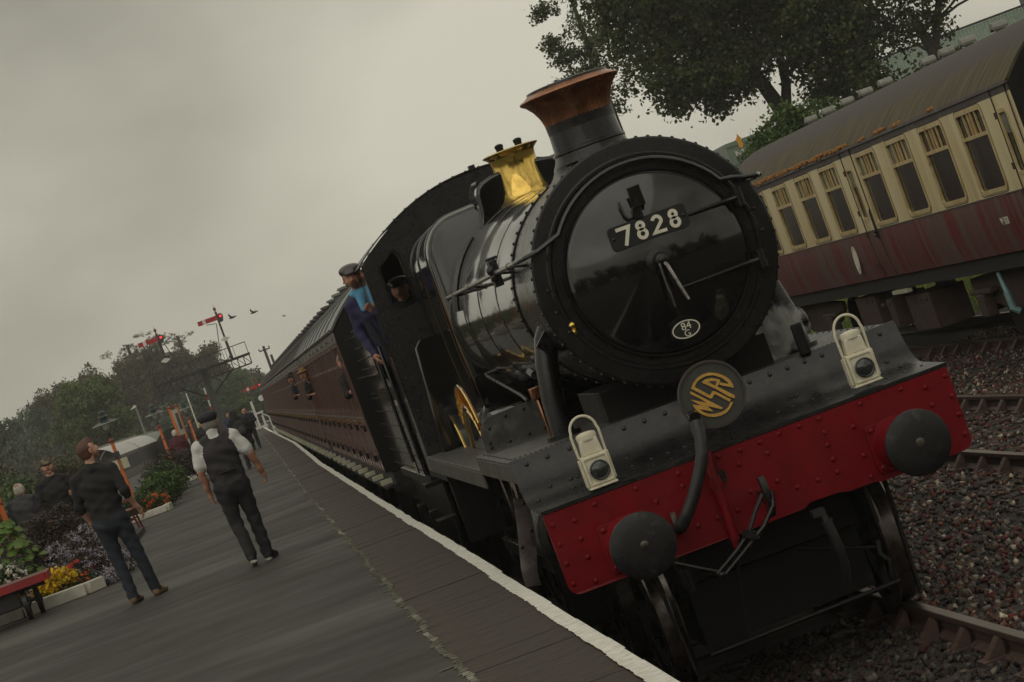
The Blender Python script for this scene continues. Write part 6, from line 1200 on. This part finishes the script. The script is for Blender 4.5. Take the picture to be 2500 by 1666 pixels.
for i in range(95):
    a = random.uniform(0, 2*PI); r = random.uniform(.1, 1)**.6; z = random.uniform(.25, 1.22); wd_ = np.interp(z, [.2, .6, .9, 1.25], [.40, .40, .30, .08]); x, y = r*wd_*math.cos(a), r*wd_*math.sin(a)
    child('leaf', LFM, fg, (x-.02, y, z), Q((math.cos(a)*.6+random.gauss(0, .25), math.sin(a)*.6-.25, .8+random.gauss(0, .2))) @ Q((0, 0, 1)), random.uniform(.7, 1.25))
shrub('aster_plant', 'lilac-white aster bush behind the legs of the auburn-haired man', -5.38, 22.4, [(0, 0, .4, .34, .4, .42), (.2, 0, .25, .25, .4, .25), (-.25, 0, .3, .3, .3, .3)], 3600, 260, .035, .05, 'leaf_bronze', 'flower plant', seed=3, petals=([(.0, -.05, .48, .34, .36, .38), (.15, -.2, .25, .26, .3, .25), (-.38, -.1, .55, .16, .2, .22)], 2600, 300, .026, .022, 'petal_lilac'))
shrub('aster_plant', 'low pale asters spilling over the kerb end of the near bed', -5.12, 21.2, [(0, 0, .08, .15, .35, .10)], 700, 60, .03, .03, 'leaf_bronze', 'flower plant', seed=4, petals=([(0, 0, .10, .17, .4, .10)], 900, 110, .024, .02, 'petal_lilac'))
shrub('yellow_plant', 'low golden yellow leaved plant beside the trolley', -5.78, 20.95, [(0, 0, .28, .26, .2, .14), (.12, 0, .32, .15, .15, .10), (-.18, 0, .22, .15, .15, .12)], 3000, 200, .05, .03, 'petal_yellow', 'flower plant', seed=5)
shrub('white_flowers', 'white flowering bush at the left edge above the trolley deck', -6.40, 21.1, [(0, 0, .42, .32, .3, .34), (.15, 0, .55, .2, .2, .2)], 2600, 200, .04, .05, 'leaf_mid', 'flower plant', seed=6, petals=([(0, -.05, .46, .33, .3, .34)], 900, 80, .046, .020, 'petal_white'))
shrub('poppy_plant', 'red and orange poppies at the corner of the near bed', -5.42, 21.05, [(0, 0, .16, .16, .2, .14)], 800, 90, .035, .035, 'leaf_mid', 'flower plant', seed=7, petals=([(-.02, -.05, .36, .18, .15, .12)], 110, 10, .036, .014, 'petal_red'))
shrub('marigold_plant', 'a few orange marigolds next to the yellow plant', -5.55, 20.85, [(0, 0, .12, .14, .15, .10)], 500, 60, .03, .03, 'leaf_mid', 'flower plant', seed=8, petals=([(.02, -.05, .22, .16, .1, .08)], 50, 5, .036, .012, 'petal_orange'))
shrub('green_shrub', 'rounded light green shrub in the middle bed', -5.12, 49.5, [(0, 0, .45, .42, .5, .4), (.30, 0, .5, .3, .4, .35), (-.3, 0, .3, .3, .4, .25)], 6000, 260, .06, .07, 'leaf_light', seed=9)
shrub('green_shrub', 'dark green shrub at the kerb end of the middle bed', -5.15, 47.3, [(0, 0, .25, .3, .5, .25), (-.5, 0, .3, .4, .4, .3)], 3600, 180, .05, .06, 'leaf_mid', seed=10, petals=([(0, -.4, .25, .32, .3, .22)], 260, 26, .05, .03, 'petal_orange'))
shrub('green_shrub', 'grey-green shrub behind the light green one', -4.98, 54, [(0, 0, .6, .45, .5, .42), (-.3, 0, .5, .3, .4, .35)], 5000, 220, .06, .07, 'leaf_mid', seed=11)
shrub('green_shrub', 'leafy green shrub in the middle bed near the second bench', -5.0, 57, [(0, 0, .35, .45, .4, .35), (.1, 0, .5, .3, .3, .3)], 4000, 200, .06, .07, 'leaf_light', seed=12)
shrub('bronze_shrub', 'wide bronze shrub in front of the burgundy jacket', -4.92, 63, [(0, 0, .7, .6, .6, .48), (.5, 0, .6, .45, .5, .45), (-.5, 0, .6, .4, .5, .4)], 7000, 320, .055, .07, 'leaf_bronze', seed=13)
shrub('green_shrub', 'low green shrub behind the far white kerb', -4.6, 71.6, [(0, 0, .3, .35, .4, .3), (-.5, 0, .35, .4, .4, .32)], 3200, 180, .06, .07, 'leaf_mid', seed=14)
shrub('bronze_shrub', 'tall bronze creeper beside the orange barrier post', -4.72, 76, [(0, 0, .7, .22, .4, .6), (.2, 0, .4, .3, .4, .35)], 3200, 160, .06, .07, 'leaf_bronze', seed=15)
# ================================================================== platform furniture
def lamp_post(x, y, label, full=True):
    t = thing('platform_lamp', label, 'lamp post', (x, y, ZP), 0, 'lamp posts along the platform')
    b = MB(); b.lathe([(.10, 0), (.10, .25), (.085, .30), (.075, .6), (.062, 1.3), (.058, 1.62), (.058, 1.92)], n=14); b.build('column', 'orange_paint', t)
    b = MB(); b.lathe([(.058, 1.92), (.10, 1.97), (.105, 2.0), (.075, 2.03), (.06, 2.08)], n=14); b.lathe([(.058, 1.40), (.075, 1.41), (.075, 1.45), (.058, 1.46)], n=14); b.build('collar', 'red_brown_paint', t)
    b = MB(); b.lathe([(.045, 2.08), (.04, 2.2), (.05, 2.22), (.03, 2.25)], n=12)
    for a in (0, PI/2, PI, 1.5*PI): b.tube([(.03*math.cos(a), .03*math.sin(a), 2.22), (.075*math.cos(a), .075*math.sin(a), 2.30), (.105*math.cos(a), .105*math.sin(a), 2.62)], .011, 5)
    b.build('lantern_frame', 'iron_dark', t)
    b = MB(); b.lathe([(.42, 2.585), (.41, 2.60), (.20, 2.665), (.15, 2.69), (.16, 2.72), (.13, 2.75), (.165, 2.79), (.15, 2.82), (.11, 2.85), (.11, 2.93), (.13, 2.945), (.09, 2.98), (0, 3.02)], n=24, caps=False); b.build('lamp_cap', 'lamp_green', t)
    b = MB(); b.lathe([(.40, 2.575), (.425, 2.575), (.425, 2.59), (.40, 2.59), (.1, 2.62)], n=24, caps=False); b.build('shade', 'signal_white', t)
    b = MB(); b.lathe([(.06, 2.36), (.10, 2.42), (.115, 2.50), (.11, 2.60)], n=16); b.build('globe', 'frosted', t)
    return t
l1 = lamp_post(-6.84, 75, 'orange lamp post with two white notice boards behind the auburn-haired man')
dup(l1, (-6.14, 108, ZP), label='second orange lamp post, left of the tall sign posts'); dup(l1, (-5.47, 148, ZP), label='farthest orange lamp post, right of the tall sign posts'); dup(l1, (-8.05, 43, ZP), label='nearest lamp column at the left edge of the picture')
nb_ = thing('notice_board', 'pair of pale notice boards strapped to the nearer lamp post', 'notice board', (-6.82, 74.9, ZP))
b = MB(); b.box(-.24, -.05, -.01, .01, 1.02, 1.36); b.build('board', 'sign_cream', nb_); b = MB(); b.box(.05, .27, -.01, .01, 1.02, 1.36); b.build('board', 'sign_cream', nb_); b = MB(); b.box(-.10, .10, -.03, .03, 1.38, 1.42); b.box(-.09, .09, .0, .1, 1.45, 1.62); b.build('strap', 'iron_dark', nb_)
rb_ = thing('running_in_board', 'station board between tall orange posts with ball caps, seen nearly edge-on', 'sign', (-4.92, 85, ZP))
for dx, dy in ((-.06, 0), (.16, 1.9)):
    b = MB(); b.box(dx-.05, dx+.05, dy-.05, dy+.05, 0, 2.40); p_ = b.build('post', 'orange_paint', rb_); b = MB(); b.lathe([(.055, 2.40), (.085, 2.42), (.085, 2.44), (.05, 2.47), (.0, 2.52)], (dx, dy, 0), n=12); b.build('post_cap', 'red_brown_paint', p_)
b = MB(); b.bar((-.04, .1, 1.85), (.15, 1.8, 1.85), .03, .95); b.build('board', 'signal_white', rb_); b = MB(); b.bar((-.045, .2, 1.88), (.13, 1.5, 1.88), .034, .62); b.build('board_panel', 'lamp_green', rb_)
bp2 = thing('barrier_post', 'white and orange post in front of the bronze creeper', 'post', (-4.55, 76.5, ZP)); b = MB(); b.tube([(0, 0, 0), (-.02, 0, .95)], .05, 10); b.build('post', 'orange_paint', bp2); b = MB(); b.tube([(-.02, 0, .955), (-.025, 0, 1.22)], .051, 10); b.build('band', 'signal_white', bp2)
def bench(x, y, label):
    t = thing('bench', label, 'bench', (x, y, ZP), R(90), 'red benches beside the flower beds')
    for k in range(4): b = MB(); b.box(-.75, .75, -.20+k*.105, -.11+k*.105, .43, .46); b.build('slat', 'bench_red', t, bevel=.005)
    for k in range(3): b = MB(); b.box(-.75, .75, .20, .225, .52+k*.12, .61+k*.12); b.build('slat', 'bench_red', t, bevel=.005)
    for s in (-.65, .65):
        b = MB(); b.tube([(s, -.20, 0), (s, -.17, .25), (s, -.15, .43)], .022, 6); b.tube([(s, .26, 0), (s, .18, .43), (s, .23, .88)], .022, 6); b.tube([(s, -.18, .43), (s, -.2, .62), (s, .2, .66)], .018, 6); b.tube([(s, -.17, .25), (s, .2, .25)], .016, 6); b.build('leg', 'bench_red', t)
    return t
bench(-5.55, 40.2, 'red bench just behind the auburn-haired man'); bench(-5.05, 57.0, 'red bench at the far end of the middle flower bed')
tr = thing('luggage_trolley', 'old red luggage trolley with plank deck at the lower left', 'trolley', (-6.42, 19.75, ZP), R(2))
for k in range(5): b = MB(); b.box(-1.2, .64, -.46+k*.185, -.285+k*.185, .475, .51); b.build('deck_plank', 'trolley_plank', tr, bevel=.004)
b = MB(); b.box(-1.2, .64, -.50, -.465, .41, .515); b.build('side_rail', 'trolley_red', tr, bevel=.004); b = MB(); b.box(.645, .68, -.50, .48, .41, .515); b.build('side_rail', 'trolley_red', tr, bevel=.004); b = MB(); b.box(-1.2, .64, .465, .50, .41, .515); b.build('side_rail', 'trolley_red', tr, bevel=.004)
for x_, y_, r_w in ((.29, -.26, .20), (.43, .28, .20), (-.75, -.26, .20), (-.75, .28, .20)):
    b = MB(); b.lathe([(r_w, -.03), (r_w, .03), (r_w*.80, .03), (r_w*.80, -.03), (r_w, -.03)], (x_, y_, r_w), (1, 0, 0), 24, caps=False); b.cyl((x_-.05, y_, r_w), (x_+.05, y_, r_w), .04, n=10)
    for i in range(8): a = i*PI/4; b.bar((x_, y_, r_w), (x_, y_+r_w*.9*math.cos(a), r_w+r_w*.9*math.sin(a)), .02)
    b.build('wheel', 'iron_dark', tr)
b = MB(); b.bar((-.9, -.26, .20), (.36, -.26, .20), .04); b.bar((-.9, .28, .20), (.46, .28, .20), .04); b.box(-.3, .22, -.35, .35, .2, .41); b.box(-.85, -.65, -.1, .1, .2, .41); b.box(-1.1, .6, -.3, -.25, .36, .41); b.build('chassis', 'iron_dark', tr)

# ================================================================== signals, poles, gates
def semaphore(par, x, y, z0, side_br):
    d = thing('semaphore_signal', None, None) if par is None else par
    return d
GY = 160
ga = thing('signal_gantry', 'dark lattice signal gantry with railings on a tall post', 'signal gantry', (-3.8, GY, -.3))
ox, oz = -3.8, -.3; q = lambda x, z, dy=0: (x-ox, dy, z-oz)
for dy in (-.5, .5):
    b = MB(); b.bar(q(-6.81, 5.46, dy), q(-.74, 5.46, dy), .06, .09); b.bar(q(-6.65, 4.88, dy), q(-.85, 4.88, dy), .06, .08); n = 15
    for i in range(n+1):
        x = -6.72+(5.92*i/n); b.bar(q(x, 4.88, dy), q(x, 5.46, dy), .05, .03)
        if i < n: (b.bar(q(x, 4.88, dy), q(x+.39, 5.46, dy), .045, .02) if i < n/2 else b.bar(q(x, 5.46, dy), q(x+.39, 4.88, dy), .045, .02))
    b.build('truss', 'iron_dark', ga)
b = MB(); b.box(-6.85-ox, -.70-ox, -.6, .6, 5.52-oz, 5.56-oz); b.build('deck', 'iron_dark', ga)
b = MB()
for x in (-6.79, -6.03, -5.43, -4.84, -4.2, -3.44, -3.09, -2.11, -1.61, -.80):
    b.bar(q(x, 5.55, -.55), q(x, 6.27, -.55), .028)
b.bar(q(-6.79, 6.27, -.55), q(-.80, 6.27, -.55), .03); b.build('railing', 'iron_dark', ga)
b = MB()
for x in (-6.79, -5.3, -3.8, -2.3, -.80): b.bar(q(x, 5.55, .55), q(x, 6.27, .55), .028)
b.bar(q(-6.79, 6.27, .55), q(-.80, 6.27, .55), .03); b.bar(q(-.80, 6.27, -.55), q(-.80, 6.27, .55), .03); b.build('railing', 'iron_dark', ga)
b = MB(); b.prism([(-.20, 0), (.20, 0), (.17, 5.75), (-.17, 5.75)], (0.02, -.18, 0), (1, 0, 0), (0, 0, 1), (0, .36, 0)); b.build('post', 'wood_post', ga)
b = MB()
for s in (-1, 1): b.tube([(s*1.62-.02, 0, 5.12), (s*.93-.02, 0, 4.68), (s*.25-.02, 0, 4.15)], .055, 6); b.tube([(s*.93-.02, 0, 4.68), (s*.50-.02, 0, 5.14)], .04, 6)
b.build('bracket', 'iron_dark', ga)
def semaphore(x, y, zb, zt, label, s_arm, lad, small=1.0):
    t = thing('semaphore_signal', label, 'railway signal', (x, y, zb), 0, 'red semaphore signals'); h = zt-zb
    b = MB(); b.tube([(0, 0, 0), (0, 0, h*.45)], .085, 8); b.tube([(0, 0, h*.45), (0, 0, h+.02)], .062, 8); b.build('post', 'wood_post', t)
    b = MB(); b.lathe([(.06, h), (.10, h+.06), (.06, h+.10), (.03, h+.18), (.085, h+.24), (.10, h+.30), (.08, h+.37), (.02, h+.41), (0, h+.62)], n=10); b.build('finial', 'red_brown_paint', t)
    b = MB(); b.prism([(-1.28, h-.40), (-.97, h-.40), (-.97, h-.11), (-1.28, h-.11)], (0, -.12, 0), (1, 0, 0), (0, 0, 1), (0, .03, 0)); b.prism([(-.77, h-.40), (-.02, h-.40), (-.02, h-.11), (-.77, h-.11)], (0, -.12, 0), (1, 0, 0), (0, 0, 1), (0, .03, 0)); b.build('arm', 'signal_red', t, smooth=0)
    b = MB(); b.prism([(-.97, h-.40), (-.77, h-.40), (-.77, h-.11), (-.97, h-.11)], (0, -.12, 0), (1, 0, 0), (0, 0, 1), (0, .03, 0)); b.build('arm_band', 'signal_white', t, smooth=0)
    b = MB(); b.prism([(-.02, h-.08), (.20, h-.03), (.34, h-.12), (.36, h-.28), (.28, h-.56), (.12, h-.60), (-.02, h-.50)], (0, -.13, 0), (1, 0, 0), (0, 0, 1), (0, .05, 0)); b.build('spectacle', 'lamp_green', t, smooth=0)
    b = MB(); b.cyl((.20, -.145, h-.22), (.20, -.13, h-.22), .085, n=14); b.build('red_lens', 'signal_lens', t)
    if lad is not None:
        b = MB(); b.bar((lad[0], .25, h-.60), (lad[1], .25, .05), .05, .05); b.build('ladder', 'iron_dark', t); b = MB(); b.bar((lad[0], 0, h-.58), (lad[0]+lad[2], 0, h-.58+lad[3]), .05, .04); b.build('lamp_bracket', 'iron_dark', t)
        b = MB(); b.prism([(-.33, 1.28), (0, 1.12), (.33, 1.28), (0, 1.44)], (0, -.11, 0), (1, 0, 0), (0, 0, 1), (0, .02, 0)); b.build('diamond_plate', 'signal_white', t, smooth=0)
        b = MB(); b.ball((-.05, -.1, .14), .12, 10); b.tube([(-.05, -.15, .1), (-.5, -.15, .0)], .03, 6); b.lathe([(.0, 0), (.11, .02), (.11, .08), (0, .1)], (-.5, -.2, -.03), (0, 1, 0), 12); b.build('balance_weight', 'iron_dark', t)
    return t
mat('signal_lens', (0.9, 0.03, 0.04), 0.2)
b_ = MATS['signal_lens'].node_tree.nodes['Principled BSDF']; b_.inputs['Emission Color'].default_value = (1, .05, .06, 1); b_.inputs['Emission Strength'].default_value = .9
semaphore(-1.85, GY, 5.56, 8.50, 'red semaphore arm on the taller, right-hand side of the gantry', -1, (-.19, -.70, -.60, .10)); semaphore(-5.73, GY, 5.56, 8.50, 'red semaphore arm at the left-hand side of the gantry', -1, (.25, .78, .60, .14))
semaphore(-.25, 230, -.3, 4.0, 'distant red semaphore signal low in front of the green hillside', -1, None); t_o = bpy.data.objects[-1] if False else None
fs = thing('signal_disc', 'small white signal disc on a dark post by the far end of the train', 'signal', (-.33, 226, -.3)); b = MB(); b.tube([(0, 0, 0), (0, 0, 3.1)], .05, 6); b.build('post', 'iron_dark', fs); b = MB(); b.cyl((0, -.08, 2.95), (0, -.05, 2.95), .26, n=18); b.build('disc', 'signal_white', fs)
def pole(x, y, zt_, label, bars=True):
    t = thing('telegraph_pole', label, 'telegraph pole', (x, y, -.3), 0, 'telegraph poles'); b = MB(); b.tube([(0, 0, 0), (0, 0, zt_+.3)], [.14, .10], 8); b.build('post', 'wood_post', t)
    if bars: b = MB(); b.bar((-.42, 0, zt_), (.42, 0, zt_), .08, .10); b.lathe([(.04, .05), (.06, .1), (.03, .2)], (-.4, 0, zt_), n=8); b.lathe([(.04, .05), (.06, .1), (.03, .2)], (.4, 0, zt_), n=8); b.build('cross_arm', 'wood_post', t)
pole(.88, 200, 6.3, 'nearest telegraph pole standing against the sky by the train roof'); pole(.72, 262, 5.5, 'thin distant pole between the gantry and the train', False); pole(1.5, 215, 5.7, 'short pole top just above the train roof', False)
gt_ = thing('crossing_gate', 'white wooden crossing gate with tall post at the platform end', 'gate', (-1.9, 150, -.3))
b = MB(); b.bar((.14, 0, 0), (.14, 0, 2.95), .14); b.build('tall_post', 'gate_white', gt_); b = MB(); b.bar((.50, 0, 0), (.50, 0, 2.0), .12); b.build('post', 'gate_white', gt_)
for z in (1.35, 2.18): b = MB(); b.bar((-.25, 0, z), (.62, 0, z), .06, .12); b.build('rail', 'gate_white', gt_)
for i in range(4): b = MB(); b.bar((-.24+i*.12, -.05, 1.1), (-.24+i*.12, -.05, 2.45), .05, .03); b.build('picket', 'gate_white', gt_)
b = MB(); b.bar((.5, 0, 2.1), (.88, 0, 1.75), .06); b.bar((.5, 0, 1.6), (.88, 0, 1.5), .05); b.build('brace', 'gate_white', gt_)
b = MB(); b.bar((.90, 0, 0), (.90, 0, 1.8), .18, .10); b.build('post', 'gate_white', gt_)
for xb, zb1, zb2, lb in ((-5.40, 2.2, 4.6, 'raised plain white level crossing barrier left of the gantry post'), (-4.19, 2.4, 4.55, 'raised red and white banded barrier beside the gantry post')):
    t = thing('crossing_barrier', lb, 'barrier', (xb, 170, -.3), 0, 'raised crossing barriers'); k = 5
    for i in range(k):
        b = MB(); z1, z2 = zb1+(zb2-zb1)*i/k+.3, zb1+(zb2-zb1)*(i+1)/k+.3; b.bar((0, 0, z1), (0, 0, z2), .09, .05); b.build('pole_band', 'signal_red' if i % 2 and xb > -5 else 'signal_white', t)
    b = MB(); b.box(-.2, .2, -.2, .2, 0, 1.3); b.bar((0, 0, 1.2), (0, 0, zb1+.3), .1, .06); b.build('pedestal', 'iron_dark', t)
sl2 = thing('street_lamp', 'slim pale street lamp in front of the brown wood', 'street lamp', (-9.72, 200, -.9)); b = MB(); b.tube([(0, 0, 0), (0, 0, 6.1)], [.09, .06], 8); b.build('post', 'vent_grey', sl2); b = MB(); b.prism([(-.45, 6.05), (.05, 6.12), (.08, 6.25), (-.1, 6.32)], (0, -.1, 0), (1, 0, 0), (0, 0, 1), (0, .2, 0)); b.build('lamp_head', 'gate_white', sl2)
# birds
for i, (x, z, lb) in enumerate(((-1.42, 6.73, 'dark bird flying nearest the right-hand signal'), (-.37, 6.61, 'dark bird flying higher between the signal and the train'), (.95, 5.95, 'tiny bird far to the right in the sky'))):
    t = thing('bird', lb, 'bird', (x, 120, z), R(60), 'birds over the station'); s = 1 if i < 2 else .45; b = MB()
    b.tube([(0, .17*s, 0), (0, .08*s, .01), (0, -.05*s, 0), (0, -.16*s, .0), (0, -.24*s, .01)], [.012*s, .045*s, .05*s, .025*s, .03*s], 8)
    for sg, up in ((1, .5), (-1, 1.2)): w = V((sg*.16*s, .02, .10*s*up)); w2 = V((sg*.28*s, -.05*s, .2*s*up)); b.add([(0, .06*s, .02), (0, -.06*s, .02), tuple(w+V((0, -.06*s, 0))), tuple(w+V((0, .05*s, 0))), tuple(w2)], [(0, 1, 2, 3), (3, 2, 4)])
    b.build('body', 'iron_dark', t)

# ================================================================== stock and buildings in the distance
def plain_coach(label, x, y0, L_, base, top, side, roof, band=None):
    t = thing('stabled_coach', label, 'railway coach', (x, y0, base), R(-1.6), 'coaches stabled left of the platform'); H = top-base; zc = H*.80; zb = H*.30
    rows = [(y, .55) for y in np.arange(.8, L_-.8, 1.1)]
    b = MB(); b.prism([(0, zb), (L_, zb), (L_, zc), (0, zc)], (1.3, 0, 0), (0, 1, 0), (0, 0, 1), (-.06, 0, 0), holes=[rrect(y, y+w, H*.54, H*.76, .04, 1) for y, w in rows]); b.box(-1.3, 1.23, 0, .05, zb, zc); sd_o = b.build('body_side', side, t, smooth=0)
    for y, w in rows: b = MB(); b.box(1.24, 1.245, y-.05, y+w+.05, H*.52, H*.78); b.build('window', 'glass_dark', t)
    if band: b = MB(); b.box(1.301, 1.306, 0, L_, H*.50, H*.79); 
    b, _ = arc_roof(1.34, zc, H, 0, L_, 2.4, 14); b.build('roof', roof, t, smooth=40)
    for y in np.arange(1, L_, 1.7): b = MB(); b.box(-.15, .15, y-.2, y+.2, H, H+.12); b.build('roof_ventilator', 'vent_grey', t)
    b = MB(); b.box(-1.1, 1.1, 0, L_, H*.18, H*.29); b.build('solebar', 'coach_under', t); b = MB()
    for y in np.arange(.5, L_, 1.0): b.box(1.12, 1.16, y, y+.5, H*.255, H*.285)
    b.build('step_board', 'gate_white', t)
    for yb in (3, L_-3): b = MB(); [b.cyl((s*.75-.06, yb+d, .45), (s*.75+.06, yb+d, .45), .44, n=14) for s in (-1, 1) for d in (-1, 1)]; o = b.build('wheel_set', 'coach_under', t); o['kind'] = 'stuff'
mat('white_roof', (0.55, 0.54, 0.52), 0.6, c2=(0.45, 0.44, 0.42), scale=2); mat('green_roof', (0.16, 0.19, 0.16), 0.6); mat('dark_side', (0.035, 0.028, 0.026), 0.5)
plain_coach('white-roofed dark coach behind the auburn-haired man', -10.95, 141, 19, -.60, 3.08, 'dark_side', 'white_roof'); plain_coach('white-roofed dark coach behind the lamp post notice boards', -10.4, 161, 20, -.62, 3.08, 'dark_side', 'white_roof'); plain_coach('green-roofed cream coach beyond the white-roofed coaches', -9.85, 182, 21, -.60, 3.02, 'cream', 'green_roof')
wg = thing('covered_wagon', 'dark tarpaulined wagon between the lamp posts and the sign posts', 'railway wagon', (-7.25, 172, -.7)); b = MB(); b.prism([(-1.2, .9), (1.2, .9), (1.25, 2.8), (1.0, 3.35), (.3, 3.55), (-.6, 3.45), (-1.2, 2.9)], (0, 0, 0), (1, 0, 0), (0, 0, 1), (0, 9, 0)); b.build('cover', 'black_grimy', wg, bevel=.06)
b = MB(); b.box(-1.2, 1.2, 0, 9, .6, .9); b.build('frame', 'coach_under', wg); b = MB(); [b.cyl((s, y, .45), (s+.12, y, .45), .45, n=14) for s in (-.8, .7) for y in (2, 7)]; o = b.build('wheel_set', 'coach_under', wg); o['kind'] = 'stuff'
wg2 = thing('plank_van', 'brown planked van with a rounded roof behind the blond person', 'railway wagon', (-4.95, 176, -.8))
b, _ = arc_roof(1.25, 3.2, 3.85, 0, 7, 2.2, 14); b.build('roof', 'rust_brown', wg2)
for i in range(12): b = MB(); z = .9+i*.195; b.box(-1.22, 1.22, -.03+random.uniform(-.006, .006), .0, z, z+.185); b.build('plank', 'rust_brown', wg2)
b = MB(); b.box(-1.2, 1.2, .01, 7, .9, 3.3); b.build('body', 'rust_brown', wg2); b = MB(); b.box(-1.0, 1.0, .1, 7, .0, .9); b.build('underframe', 'coach_under', wg2)
mat('metal_green', (0.19, 0.24, 0.19), 0.5, c2=(0.14, 0.19, 0.15), scale=3); mat('brick_grey', (0.16, 0.155, 0.15), 0.85, c2=(0.12, 0.115, 0.11), scale=4)
sh = thing('metal_shed', 'building with a long green corrugated metal roof behind the right-hand trees', 'building', (30, 110, -.3))
nn = 136; prof = []
for i in range(nn*4+1):
    x = i*.045; prof.append((x, (.0, .07, .07, .0)[i % 4]))
b = MB(); vs = [(x, 0, 7.75+.012*x+h_) for x, h_ in prof]+[(x-2.2, -9, 3.6+.012*x+h_) for x, h_ in prof]; k = len(prof); b.add(vs, [(i, i+1, k+i+1, k+i) for i in range(k-1)]); b.build('roof', 'metal_green', sh, smooth=0)
b = MB(); b.bar((-.3, .05, 7.82), (25, .05, 8.13), .2, .1); b.build('ridge_cap', 'iron_dark', sh); b = MB(); b.box(-2, 24, -8.6, 8, 0, 3.7); b.build('wall', 'brick_grey', sh)
ch_ = thing('brick_tower', 'grey brick tower at the top right corner', 'building', (41.2, 112, -.3)); b = MB(); b.box(-2.5, 3, -1, 3, 0, 14); b.build('wall', 'brick_grey', ch_)
for i in range(26):
    b = MB(); b.box(-2.5, 3, -1.03, -1.0, 6.2+i*.3, 6.47+i*.3); b.build('brick_course', 'brick_grey', ch_)
sg = thing('shop_tower', 'green shop tower with white lettering and a yellow emblem beside the bush', 'building', (22.0, 110, -.3))
b = MB(); b.box(0, 4.6, 0, 4, 0, 6.55); b.build('wall', 'metal_green', sg)
for z in (6.35, 5.5): b = MB(); b.box(-.06, 4.66, -.05, 0, z, z+.10); b.build('cornice', 'metal_green', sg)
text_mesh('Morrisons', .62, 'sign_lettering', 'signal_white', sg, (.28, -.06, 5.86), (1, 0, 0), (0, 0, 1), .03, align='LEFT')
mat('emblem_yellow', (0.80, 0.42, 0.03), 0.5); b = MB(); b.prism([(-.10, 0), (.05, -.05), (.16, .1), (.10, .22), (.16, .34), (.02, .62), (-.05, .45), (-.16, .36), (-.06, .2)], (.66, -.06, 6.32-.12), (1, 0, 0), (0, 0, 1), (0, .03, 0)); b.build('emblem', 'emblem_yellow', sg)
# ================================================================== the rest of the station: buildings and trees out of the frame, seen in the gloss
mat('ochre_wall', (0.62, 0.33, 0.10), 0.8, c2=(0.52, 0.27, 0.08), scale=3); mat('slate', (0.07, 0.07, 0.075), 0.6)
sb = thing('station_building', 'ochre-walled station building with a slate roof beyond the left edge of the picture', 'building', (-13.5, 24, ZP))
b = MB(); b.box(0, 3.2, 0, 26, 0, 3.1); b.build('wall', 'ochre_wall', sb); b = MB(); b.prism([(-.4, 3.1), (3.6, 3.1), (1.6, 4.6)], (0, -.4, 0), (1, 0, 0), (0, 0, 1), (0, 26.8, 0)); b.build('roof', 'slate', sb)
for y in np.arange(2, 25, 4):
    b = MB(); b.box(3.205, 3.24, y, y+1.2, .9, 2.3); w_ = b.build('window', 'gate_white', sb); b = MB(); b.box(3.241, 3.245, y+.1, y+1.1, 1.0, 2.2); b.build('pane', 'glass_dark', w_)
r_ = np.random.default_rng(77); bl = []
for x in np.arange(-70, 71, 5): h = r_.uniform(8, 13); bl += [(x, -75+r_.uniform(-4, 4), h*.62, 4, 3, h*.36), (x+2, -74, h*.25, 4, 3, h*.3)]
v, q, t, _ = leaf_geo(bl, 26000, 700, .9, .8, 78, .3); tag(np_mesh('woodland', v, q, 'leaf_dark', tint=t), kind='stuff')
# steam drifting from the right-hand cylinder cocks
b = MB(); b.ball((0, 0, 0), 1, 20, sq=(1, 1, 1)); b.v = [(x*.21, y*.25, z*.22) for x, y, z in b.v]
sm_ = bpy.data.materials.new('steam'); sm_.use_nodes = True; t_ = sm_.node_tree; t_.nodes.clear(); N = t_.nodes.new; l_ = t_.links.new
o_ = N('ShaderNodeOutputMaterial'); pv = N('ShaderNodeVolumePrincipled'); pv.inputs['Color'].default_value = (.97, .97, .94, 1); tcn = N('ShaderNodeTexCoord'); nn_ = N('ShaderNodeTexNoise'); nn_.inputs['Scale'].default_value = 6.5; nn_.inputs['Detail'].default_value = 4; nn_.inputs['Distortion'].default_value = .6
l_(tcn.outputs['Object'], nn_.inputs['Vector']); ln = N('ShaderNodeVectorMath'); ln.operation = 'LENGTH'; ml = N('ShaderNodeVectorMath'); ml.operation = 'MULTIPLY'; ml.inputs[1].default_value = (1/.21, 1/.25, 1/.22); l_(tcn.outputs['Object'], ml.inputs[0]); l_(ml.outputs[0], ln.inputs[0])
a1 = N('ShaderNodeMath'); a1.operation = 'SUBTRACT'; l_(nn_.outputs['Fac'], a1.inputs[0]); a2 = N('ShaderNodeMath'); a2.operation = 'MULTIPLY'; a2.inputs[1].default_value = .36; l_(ln.outputs['Value'], a2.inputs[0]); l_(a2.outputs[0], a1.inputs[1])
m1 = N('ShaderNodeMapRange'); m1.inputs[1].default_value = .24; m1.inputs[2].default_value = .48; m1.inputs[3].default_value = 0; m1.inputs[4].default_value = 55; l_(a1.outputs[0], m1.inputs[0]); l_(m1.outputs[0], pv.inputs['Density']); l_(pv.outputs[0], o_.inputs['Volume'])
sto = b.build('steam', sm_); sto.location = (.73, 1.6, 1.86); tag(sto, kind='stuff')
# damp air: far trees fade
HZ = True
if HZ:
    b = MB(); b.box(-520, 520, -210, 910, -1.95, 19.5); hm = bpy.data.materials.new('haze'); hm.use_nodes = True; t_ = hm.node_tree; t_.nodes.clear(); o_ = t_.nodes.new('ShaderNodeOutputMaterial'); pv = t_.nodes.new('ShaderNodeVolumePrincipled'); pv.inputs['Color'].default_value = (1.0, .99, .95, 1); pv.inputs['Density'].default_value = .00040; t_.links.new(pv.outputs[0], o_.inputs['Volume']); hz_ = b.build('haze', hm, smooth=0); tag(hz_, kind='stuff')
